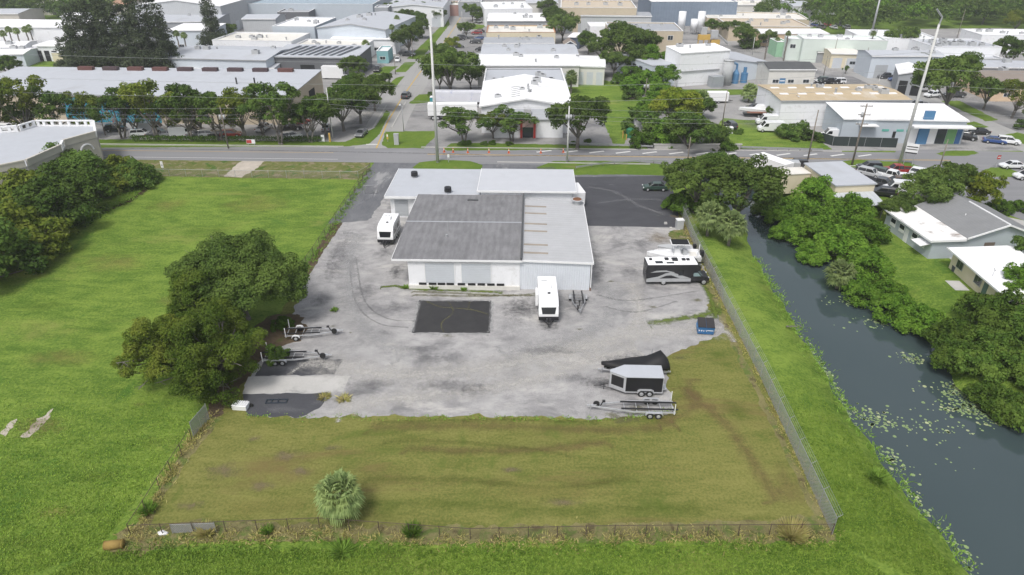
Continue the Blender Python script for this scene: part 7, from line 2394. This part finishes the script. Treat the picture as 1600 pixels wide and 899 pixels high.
def lettering(text, size, parent, loc, rot, material, name='lettering'):
    cu = bpy.data.curves.new(name, 'FONT')
    cu.body = text
    cu.size = size
    cu.extrude = .004
    cu.align_x = 'CENTER'
    cu.align_y = 'CENTER'
    ob_ = bpy.data.objects.new('tmp', cu)
    COL.objects.link(ob_)
    dg = bpy.context.evaluated_depsgraph_get()
    me = bpy.data.meshes.new_from_object(ob_.evaluated_get(dg))
    bpy.data.objects.remove(ob_)
    me.materials.clear()
    me.materials.append(material)
    o = bpy.data.objects.new(name, me)
    COL.objects.link(o)
    o.parent = parent
    o.location = loc
    o.rotation_euler = rot
    return o


lettering('WM', .62, dm, (-.42, -.790, .72), (R(90 - 8.5), 0, 0), M_TRIM)
MB().hexa([(.15, -.792, .66), (.85, -.792, .66), (.85, -.78, .66), (.15, -.78, .66), (.15, -.806, .76), (.85, -.806, .76), (.85, -.79, .76), (.15, -.79, .76)]).build('white_mark', M_TRIM, dm)
# rack, planter and odds and ends
p = G(430, 628)
rk = thing('steel_rack', 'black steel step frame lying on the asphalt pad near the planter', 'rack', p, R(2))
MB().box(-.95, 1.25, -.32, -.24, .0, .14).box(-.95, 1.25, .24, .32, 0, .14).box(1.17, 1.25, -.237, .237, 0, .14).box(-.95, -.87, -.237, .237, 0, .14).build('frame', mat('rack_blue_black', (.035, .045, .06), .6), rk)
for x in (-.35, .3):
    MB().box(x - .05, x + .05, -.237, .237, .01, .13).build('rung', mat('rack_blue_black', (.035, .045, .06)), rk)
m = MB().tube((-1.15, -.35, .12), (-1.15, -.15, .12), .22, .22, 12)
tag(m.build('discarded_tyre', M_RUB, None, loc=G(411, 633)), 'small black tyre lying at the end of the steel step frame', 'tyre')
p = G(377, 638)
pl_ = thing('white_planter', 'white ribbed block standing between the oak and the asphalt pad', 'planter', p, R(-6))
MB().frust((-.75, .75, -.42, .42), (-.8, .8, -.46, .46), 0, .62).build('block', M_FIB, pl_, bev=.05)
for k in range(6):
    MB().box(-.66 + k * .24, -.56 + k * .24, -.40, .40, .623, .70).build('rib', M_TRIM, pl_)
m = MB()
m.tube((-.65, 0, .36), (.65, 0, .36), .36, .36, 18).tube((-.70, 0, .36), (-.652, 0, .36), .38, .38, 18).tube((.652, 0, .36), (.70, 0, .36), .38, .38, 18)
tag(m.build('drum', mat('tan_drum', (.27, .185, .055), .8, var=.2, stain=(.12, .08, .04), stain_amt=.5, stain_scale=1.5), None, True, loc=G(180, 856), rz=R(8)), 'tan drum lying in the grass outside the front left corner', 'drum')
m = MB().loft([[(-.45, -.2, 0), (-.45, .2, 0), (-.4, .12, .12), (-.4, -.12, .12)], [(0, -.3, 0), (0, .3, 0), (.0, .18, .24), (0, -.2, .2)], [(.45, -.15, 0), (.45, .22, 0), (.4, .1, .1), (.4, -.1, .12)]])
tag(m.build('plastic_bag', M_TRIM, None, True, loc=G(254, 834)), 'white plastic bag caught at the foot of the front fence', 'bag')
m = MB().tube((-.9, 0, .1), (.9, .1, .14), .12, .10, 8).tube((.3, 0, .12), (.8, .45, .2), .05, .03, 6)
lg = m.build('driftwood_log', M_BARK, None, loc=(G(1240, 512, -1.2)), rz=R(-8))
tag(lg, 'grey log lying on the canal bank at the water', 'log')
p = G(1061, 357)
eb = thing('electric_box', 'pale grey utility box beside the canal fence corner', 'cabinet', p, R(5))
MB().box(-.55, .55, -.5, .5, 0, 1.5).build('box', M_HVAC, eb, bev=.04)
MB().box(-.6, .6, -.55, .55, 1.503, 1.58).build('lid', M_TRIM, eb)
for i, (x, y) in enumerate(((1048, 358), (1040, 350))):
    tag(MB().frust((-.25, .25, -.2, .2), (-.2, .2, -.15, .15), 0, .3).build('rubble', M_CONC, None, loc=G(x, y)), ('pale rubble lump by the utility box', 'second rubble lump on the asphalt lot edge')[i], 'rubble')
# boat on trailer beyond the road
p = G(1180, 182)
fb = thing('motor_boat', 'white motor boat with red brown hull stripe behind the lawn beyond the road', 'boat', p, R(-4))
MB().loft(hull(8.5, 2.6, 1.9, .35, .8)).build('hull', M_FIB, fb)
MB().box(-2.5, 3.8, -1.32, -1.2, 1.1, 1.45).build('hull_stripe', mat('stripe_brown', (.30, .12, .07), .5), fb)
MB().frust((-.5, 2.2, -.9, .9), (.2, 1.8, -.7, .7), 1.93, 2.9).build('cabin', M_FIB, fb)
MB().box(-3, 3, -.9, .9, .5, .79).build('cradle', M_BLK, fb)
wheels(fb, (.5, 1.4), 1.2, .34)
# green canopy vehicle and rolled white bags left of the street
p = G(523, 122)
gc = thing('green_canopy', 'small green canopy stand behind the roadside oaks', 'canopy', p)
m = MB()
slab(m, (-3, -1.6, 2.4), (3, -1.6, 2.4), (3, 1.6, 2.6), (-3, 1.6, 2.6), .1)
m.build('cloth', mat('canopy_green', (.07, .38, .12), .7), gc)
for x in (-2.8, 2.8):
    for y in (-1.4, 1.4):
        MB().tube((x, y, 0), (x, y, 2.35), .06, .06, 6).build('leg', M_GALV, gc)
for i in range(9):
    x, y = 452 + i * 5.6, 115 + (i % 3) * 2.5
    m = MB()
    rr_ = random.Random(i)
    for k in range(5):
        c = Vector((rr_.uniform(-.7, .7), rr_.uniform(-.6, .6), rr_.uniform(.5, 1.0)))
        m.loft([[(c.x + .7 * s_ * math.cos(a * 1.047), c.y + .7 * s_ * math.sin(a * 1.047), c.z + z_) for a in range(6)] for s_, z_ in ((.3, -.5), (.9, -.3), (1, .1), (.6, .45), (.2, .55))])
    tag(m.build('bulk_bag', mat('bag_white', (.62, .61, .59), .9, var=.1), None, True, loc=G(x, y)), ORD[i] + ' white bulk bag from the left in the yard behind the mural warehouse', 'bag', 'bulk bags behind the mural warehouse')
# ------------------------------------------------------------------ poles, wires, signs, barriers
def pole(px, pb, pt, label, r=.16, material=None, arms=(), name='utility_pole', lamp=False, xfm=0, leanx=0.0):
    p = G(px, pb)
    h = hgt(px, pb, pt)
    o = thing(name, label, 'pole' if not lamp else 'street lamp', p, math.atan2(u_road.y, u_road.x))
    MB().tube((0, 0, -.1), (leanx, 0, h), r, r * .6, 10).build('shaft', material or M_WOOD, o, True)
    for z in arms:
        a = MB().box(-1.2, 1.2, -.07, .07, h - z - .08, h - z + .08).build('crossarm', material or M_WOOD, o)
        for x in (-1.1, -.55, .55, 1.1):
            MB().tube((x, 0, h - z + .08), (x, 0, h - z + .32), .05, .04, 6).build('insulator', M_TRIM, a)
    for k in range(xfm):
        x = (-.42, .42, 0)[k]
        y = 0 if k < 2 else -.4
        MB().tube((x, y, h - 2.6), (x, y, h - 1.7), .24, .24, 12).build('transformer', M_HVAC, o, True)
    if lamp:
        MB().path([(0, 0, h - .1), (.0, -.8, h + .3), (0, -1.8, h + .35)], .05, 6).build('lamp_arm', M_GALV, o)
        MB().box(-.14, .14, -2.4, -1.75, h + .27, h + .40).build('lamp_head', M_TRIM, o)
    o['h'] = h
    return o, p, h


pW, pWp, pWh = pole(684, 254, 40, 'very tall white concrete pole at the road behind the office roof', .33, M_CPOLE, (), 'transmission_pole')
pT, pTp, pTh = pole(1406, 254, 38, 'very tall pale transmission pole with short arms beside the used car lot', .33, M_CPOLE, (), 'transmission_pole')
MB().path([(0, 0, pTh - .2), (.2, 0, pTh + 1.2), (-1.2, 0, pTh + 2.6)], .16, 8).build('top_arm', M_GALV, pT)
for z in (5.5, 8.5, 11.5):
    MB().path([(0, 0, pTh - z), (-1.1, 0, pTh - z + .35), (-1.9, 0, pTh - z + .45)], .1, 6).build('insulator_arm', M_GUT, pT)
p1, a1, h1 = pole(357, 232, 167, 'grey wooden pole with transformer before the mural warehouse', .17, M_WOOD, (), xfm=2)
p2, a2, h2 = pole(886, 254, 166, 'pole with three transformers on the grass island behind the raised office', .2, M_CPOLE, (), xfm=3)
p3, a3, h3 = pole(1262, 250, 172, 'slim wooden pole beside the road left of the metal shed', .16, M_WOOD)
p4, a4, h4 = pole(1331, 258, 162, 'dark pole with three crossarms before the grey shop', .2, M_WOOD, (.5, 2.2, 4.0), xfm=1)
p5, a5, h5 = pole(1073, 262, 214, 'short dark pole between the asphalt lot and the bridge', .13, M_WOOD)
p6, a6, h6 = pole(1327, 304, 264, 'short dark pole behind the roof of the metal shed', .14, M_WOOD)
p7, a7, h7 = pole(1466, 268, 218, 'leaning dark pole at the junction right of the used car lot', .14, M_WOOD)
p8, a8, h8 = pole(520, 216, 138, 'pale pole with lamp among the oaks at the road junction', .15, M_CPOLE, (), xfm=0)
pole(165, 212, 172, 'grey pole at the corner of the parapet building', .14, M_WOOD)
pole(631, 206, 163, 'slim street lamp on the grass corner of the junction', .09, M_GALV, (), 'street_lamp', True)
pole(1007, 165, 122, 'grey pole with white transformers in the overgrown ditch, left', .16, M_WOOD, (), xfm=2)
pole(1012, 162, 130, 'grey pole right of the transformer pole in the overgrown ditch', .13, M_WOOD)
pole(1128, 198, 140, 'slim grey pole before the dark suv on the grass', .13, M_WOOD)
pole(1235, 190, 150, 'short lamp post beside the white vans', .1, M_GALV, (), 'street_lamp', True)
pole(1219, 165, 132, 'pole with a blue topped sign before the tan roofed hall', .12, M_WOOD)
pole(1361, 56, -6, 'tall cell mast with white antennas in the woodland', .5, M_GALV, (), 'cell_mast')
for i, (x, b_, t_) in enumerate(((62, 65, 30), (72, 65, 40), (80, 65, 30), (135, 108, 96), (158, 108, 93), (200, 110, 88), (208, 108, 84), (228, 108, 90), (355, 112, 88), (305, 112, 96), (104, 96, 80), (490, 40, 18), (645, 92, 60), (722, 34, 18), (618, 116, 90), (812, 112, 92), (820, 70, 38), (957, 92, 70), (1300, 100, 60),
                               (1225, 90, 72), (1347, 118, 74), (1315, 125, 92), (1287, 118, 88), (1371, 136, 118), (1420, 146, 122), (1575, 140, 112), (1495, 60, 15), (1175, 86, 58), (993, 76, 62), (695, 82, 66), (735, 64, 58))):
    pole(x, b_, t_, 'slim far pole, ' + ORD[i % 20] + (' in the left and middle distance counting' if i < 20 else ' in the right distance counting') + ' by the warehouses', .12 if i else .12, M_CPOLE if i % 2 else M_WOOD)


def wire(label, pts, sag=.4, r=.022):
    m = MB()
    for i in range(len(pts) - 1):
        a, b_ = Vector(pts[i]), Vector(pts[i + 1])
        pr_ = a
        for k in range(1, 9):
            f_ = k / 8
            q_ = a.lerp(b_, f_) - Vector((0, 0, sag * 4 * f_ * (1 - f_)))
            m.tube(pr_, q_, r, r, 4)
            pr_ = q_
    return tag(m.build('power_line', M_WIRE), label, 'power line', 'overhead wires')


top = lambda p, h, dz, dx=0: (p.x + dx, p.y, h - dz)
for i, dz in enumerate((.4, 1.8, 2.6)):
    z1 = h1 - dz
    wire(('upper', 'middle', 'lower')[i] + ' of the three wires along the roadside poles', [(-230, 153, z1 + .4), (-165, 150, z1 + .2), top(a1, h1, dz), (a8.x, a8.y - 2, min(h8 - dz, z1 + 1)), top(a2, h2, dz), top(a3, h3, dz), top(a4, h4, dz), (150, 128, z1)], .5)
wire('upper high wire between the two tall pale poles', [(-260, 160, pWh - 3), (pWp.x, pWp.y, pWh - 7), (pTp.x - 1.9, pTp.y, pTh - 5), (230, 120, pTh - 4)], 1.2, .025)
wire('middle high wire between the two tall pale poles', [(-260, 160, pWh - 9), (pWp.x, pWp.y, pWh - 11), (pTp.x - 1.9, pTp.y, pTh - 8), (230, 120, pTh - 8)], 1.2, .025)
wire('lowest high wire between the two tall pale poles', [(-260, 160, pWh - 12), (pWp.x, pWp.y, pWh - 14), (pTp.x - 1.9, pTp.y, pTh - 11), (230, 120, pTh - 11)], 1.2, .025)
# bridge, guard rails
m = MB()
a, b_ = G(1022, 233), G(1157, 233)
L = (b_ - a).length
br = thing('bridge_parapet', 'pale concrete bridge parapet on the far side of the road', 'barrier', a, math.atan2((b_ - a).y, (b_ - a).x))
MB().box(0, L, -.15, .15, 0, .95).build('wall', M_KERB, br)
MB().box(-.2, L + .2, -.25, .25, .953, 1.12).build('cap', M_CONC, br)
a, b_ = G(1092, 262), G(1200, 264)
L = (b_ - a).length
br = thing('bridge_parapet', 'grey concrete bridge parapet on the near side behind the oak', 'barrier', a, math.atan2((b_ - a).y, (b_ - a).x))
MB().box(0, L, -.15, .15, 0, 1.0).build('wall', M_KERB, br)
MB().box(-.2, L + .2, -.25, .25, 1.003, 1.2).build('cap', M_CONC, br)
structure(MB().box(33, 54, 130.2, 143, -.7, -.06).build('bridge_deck', M_KERB))
structure(MB().box(34, 36.4, 128, 146, -3.4, -.05).box(51.2, 53, 128, 146, -3.4, -.05).build('bridge_abutment', M_KERB))


def guard_rail(pts, label):
    P = [G(*p) for p in pts]
    r = thing('guard_rail', label, 'guard rail', P[0])
    m = MB()
    for i in range(len(P) - 1):
        a, b_ = P[i] - P[0], P[i + 1] - P[0]
        n_ = Vector((-(b_ - a).y, (b_ - a).x, 0)).normalized() * .04
        m.hexa([a - n_ + Vector((0, 0, .45)), b_ - n_ + Vector((0, 0, .45)), b_ + n_ + Vector((0, 0, .45)), a + n_ + Vector((0, 0, .45)), a - n_ + Vector((0, 0, .78)), b_ - n_ + Vector((0, 0, .78)), b_ + n_ + Vector((0, 0, .78)), a + n_ + Vector((0, 0, .78))])
        k = max(1, int((b_ - a).length / 2))
        for j in range(k):
            c = a.lerp(b_, j / k) + n_ * 3.2
            MB().box(c.x - .06, c.x + .06, c.y - .06, c.y + .06, -.05, .8).build('post', M_WOOD, r)
    m.build('beam', M_GALV, r)
    return r


guard_rail([(900, 266), (925, 262), (960, 258), (1000, 256), (1042, 256)], 'curving guard rail on the grass island behind the asphalt lot')
guard_rail([(1157, 234), (1215, 236), (1285, 238)], 'guard rail on the far roadside right of the bridge')
guard_rail([(888, 228), (950, 230), (1020, 233)], 'guard rail on the far roadside left of the bridge')
# cones
cone0 = None
for i, (x, y) in enumerate(((694, 238), (708, 238.5), (731, 239), (764, 239), (795, 239.5), (845, 239.5), (880, 238.5))):
    p = G(x, y)
    lab = ORD[i] + ' orange traffic cone from the left along the far road edge'
    if cone0 is None:
        cone0 = thing('traffic_cone', lab, 'cone', p, 0, 'cones along the road edge')
        MO = mat('cone_orange', (.75, .17, .05), .6, var=.05)
        MB().box(-.25, .25, -.25, .25, 0, .05).build('base', MO, cone0)
        MB().tube((0, 0, .052), (0, 0, .95), .17, .05, 10).build('cone', MO, cone0, True)
        MB().tube((0, 0, .55), (0, 0, .72), .115, .086, 10).build('band', M_TRIM, cone0, True)
        KIDS[cone0.name] = list(cone0.children)
        for k in cone0.children:
            KIDS[k.name] = []
    else:
        c = copy_tree(cone0)
        c.location = p
        tag(c, lab, 'cone')
# signs
def sign(px, py, w, h, z, label, faces, legs=2, rz=0.0, name='sign'):
    p = G(px, py)
    o = thing(name, label, 'sign', p, rz)
    for s in ([0] if legs == 1 else [-w * .35, w * .35]):
        MB().tube((s, .06, 0), (s, .06, z + h * .8), .06, .06, 6).build('post', M_GUT, o)
    b_ = MB().box(-w / 2, w / 2, -.06, .0, z, z + h).build('board', faces[0], o)
    for (x0, x1, z0, z1, m_) in faces[1:]:
        MB().box(x0 * w, x1 * w, -.075, -.062, z + z0 * h, z + z1 * h).build('panel', m_, b_)
    return o


sign(1418, 258, 2.2, 2.0, 2.4, 'white and dark sign board on two posts at the used car lot', [M_TRIM, (-.45, .45, .62, .72, M_BLK), (-.45, .45, .38, .46, M_BLK), (-.48, .48, .0, .12, M_BLK)], 2, R(-25))
sign(1555, 263, .75, .75, 1.9, 'red and white road sign on the grass island at the junction', [M_RED, (-.4, .4, .4, .6, M_TRIM)], 1, R(10), 'road_sign')
sign(393, 228, 1.9, .9, .5, 'low red and white board beside the hedge at the roadside', [M_TRIM, (-.48, .1, .1, .9, M_RED)], 2)
sign(505, 222, .7, 1.5, .1, 'white marker board at the hedge end by the junction', [M_TRIM, (-.3, .3, .45, .7, M_GUT)], 2)
tag(MB().tube((0, 0, 0), (0, 0, 1.9), .22, .22, 10).tube((0, 0, 1.903), (0, 0, 2.0), .24, .1, 10).build('yellow_bollard', M_YELP, None, loc=G(516, 222)), 'tall yellow post beside the white marker board', 'post')
sign(606, 222, .35, 1.2, .6, 'yellow and white marker post at the junction grass corner', [M_YELP, (-.4, .4, .5, .9, M_TRIM)], 1)
sign(701, 254, .4, .8, .9, 'small white marker on the grass island beside the tall white pole', [M_TRIM, (-.4, .4, .1, .25, M_GUT)], 1)
sign(255, 266, .5, 1.3, .5, 'white marker post in the rough roadside grass', [M_TRIM, (-.3, .3, .3, .5, M_GUT)], 1)
sign(1218, 150, 1.6, 1.4, 3.4, 'blue sign board on a pole before the tan roofed hall', [M_BLUEP, (-.4, .4, .4, .6, M_TRIM)], 1)
# pump station by the grass corridor
p = G(985, 214)
ps = thing('pump_station', 'green and white pump station with yellow posts beside the grass corridor', 'machine', p)
MB().box(1.0, 3.2, 1.5, 3.4, 0, 3.2).build('white_shed', M_TRIM, ps)
MB().tube((-.2, -.3, 0), (-.2, -.3, 1.8), .9, .9, 12).tube((-.2, -.3, 1.8), (-.2, -.3, 2.2), .9, .3, 12).build('green_tank', M_GREENP, ps)
for x, y in ((-1.9, -1.2), (-1.3, -2.4), (.9, -1.0), (-1.7, .3)):
    MB().tube((x, y, 0), (x, y, 1.3), .12, .12, 8).build('yellow_post', M_YELP, ps)
MB().box(1.2, 3.6, -2.4, -1.4, 0, 1.6).build('brown_cabinet', M_WOOD, ps)
m = MB()
for k in range(3):
    m.tube((4.2 + k, -1.8, 0), (4.2 + k, -1.8, 1.1), .08, .08, 6)
m.tube((4.2, -1.8, 1.1), (6.2, -1.8, 1.1), .1, .1, 6)
m.build('pipework', M_GALV, ps)
# hedge before the mural warehouse: one clipped run
def hedge(label, a, b_, w_, h_):
    p, q_ = G(*a), G(*b_)
    L = (q_ - p).length
    rng = np.random.default_rng(int(L * 10))
    n = int(L * 130)
    x, y, z = rng.random(n) * L, (rng.random(n) - .5) * w_, rng.random(n) ** .5 * h_
    P = np.stack([x, y, z + rng.normal(size=n) * .05], 1)
    nr = unit(rng.normal(size=(n, 3)) + np.array([0, -.3, .5]))
    A = unit(np.cross(nr, rng.normal(size=(n, 3))))
    s = (.10 + .06 * rng.random(n))[:, None]
    o = bpy.data.objects.new('hedge', quads_mesh('hedge', P, A * s, np.cross(nr, A) * s * .7, [L_HEDGE]))
    COL.objects.link(o)
    o.location = p
    o.rotation_euler.z = math.atan2((q_ - p).y, (q_ - p).x)
    return tag(o, label, 'hedge')


hedge('clipped green hedge along the roadside before the mural warehouse, left run', (205, 221), (340, 222), 1.6, 1.25)
hedge('clipped green hedge along the roadside, right run towards the junction', (352, 222), (504, 222), 1.6, 1.25)
hedge('low dark hedge behind the silver semi trailer', (668, 152), (750, 152), 1.6, 1.4)
# small items by the houses and the road
p = G(1139, 208)
tag(MB().box(-.7, .7, -.6, .6, 0, 1.3).box(-.75, .75, -.65, .65, 1.303, 1.4).build('white_tank', M_TRIM, None, loc=p), 'white tank box on the grass before the dark suv', 'tank')
p = G(676, 165)
pt = thing('portable_toilet', 'blue green portable toilet beside the tall white pole', 'toilet', p)
MB().box(-.6, .6, -.6, .6, 0, 2.2).build('cabin', mat('toilet_teal', (.04, .24, .28), .6), pt, bev=.04)
MB().frust((-.65, .65, -.65, .65), (-.4, .4, -.4, .4), 2.203, 2.45).build('roof', M_TRIM, pt)
MB().box(-.45, .45, -.63, -.604, .1, 2.0).build('door', mat('toilet_door', (.05, .30, .34), .6), pt)


# ------------------------------------------------------------------ the air: thin even haze round everything
t = NT('haze_air')
pv = t.n('VolumePrincipled')
pv.inputs['Color'].default_value = (.93, .95, 1.0, 1)
pv.inputs['Density'].default_value = .00023
pv.inputs['Anisotropy'].default_value = .2
t.put(t.out.inputs['Volume'], pv.outputs[0])
hz = MB().box(-1600, 1600, -900, 1700, -4.5, 52).build('haze', t.m)
stuff(hz)
tag(hz, 'thin pale haze hanging over the whole district', 'haze')
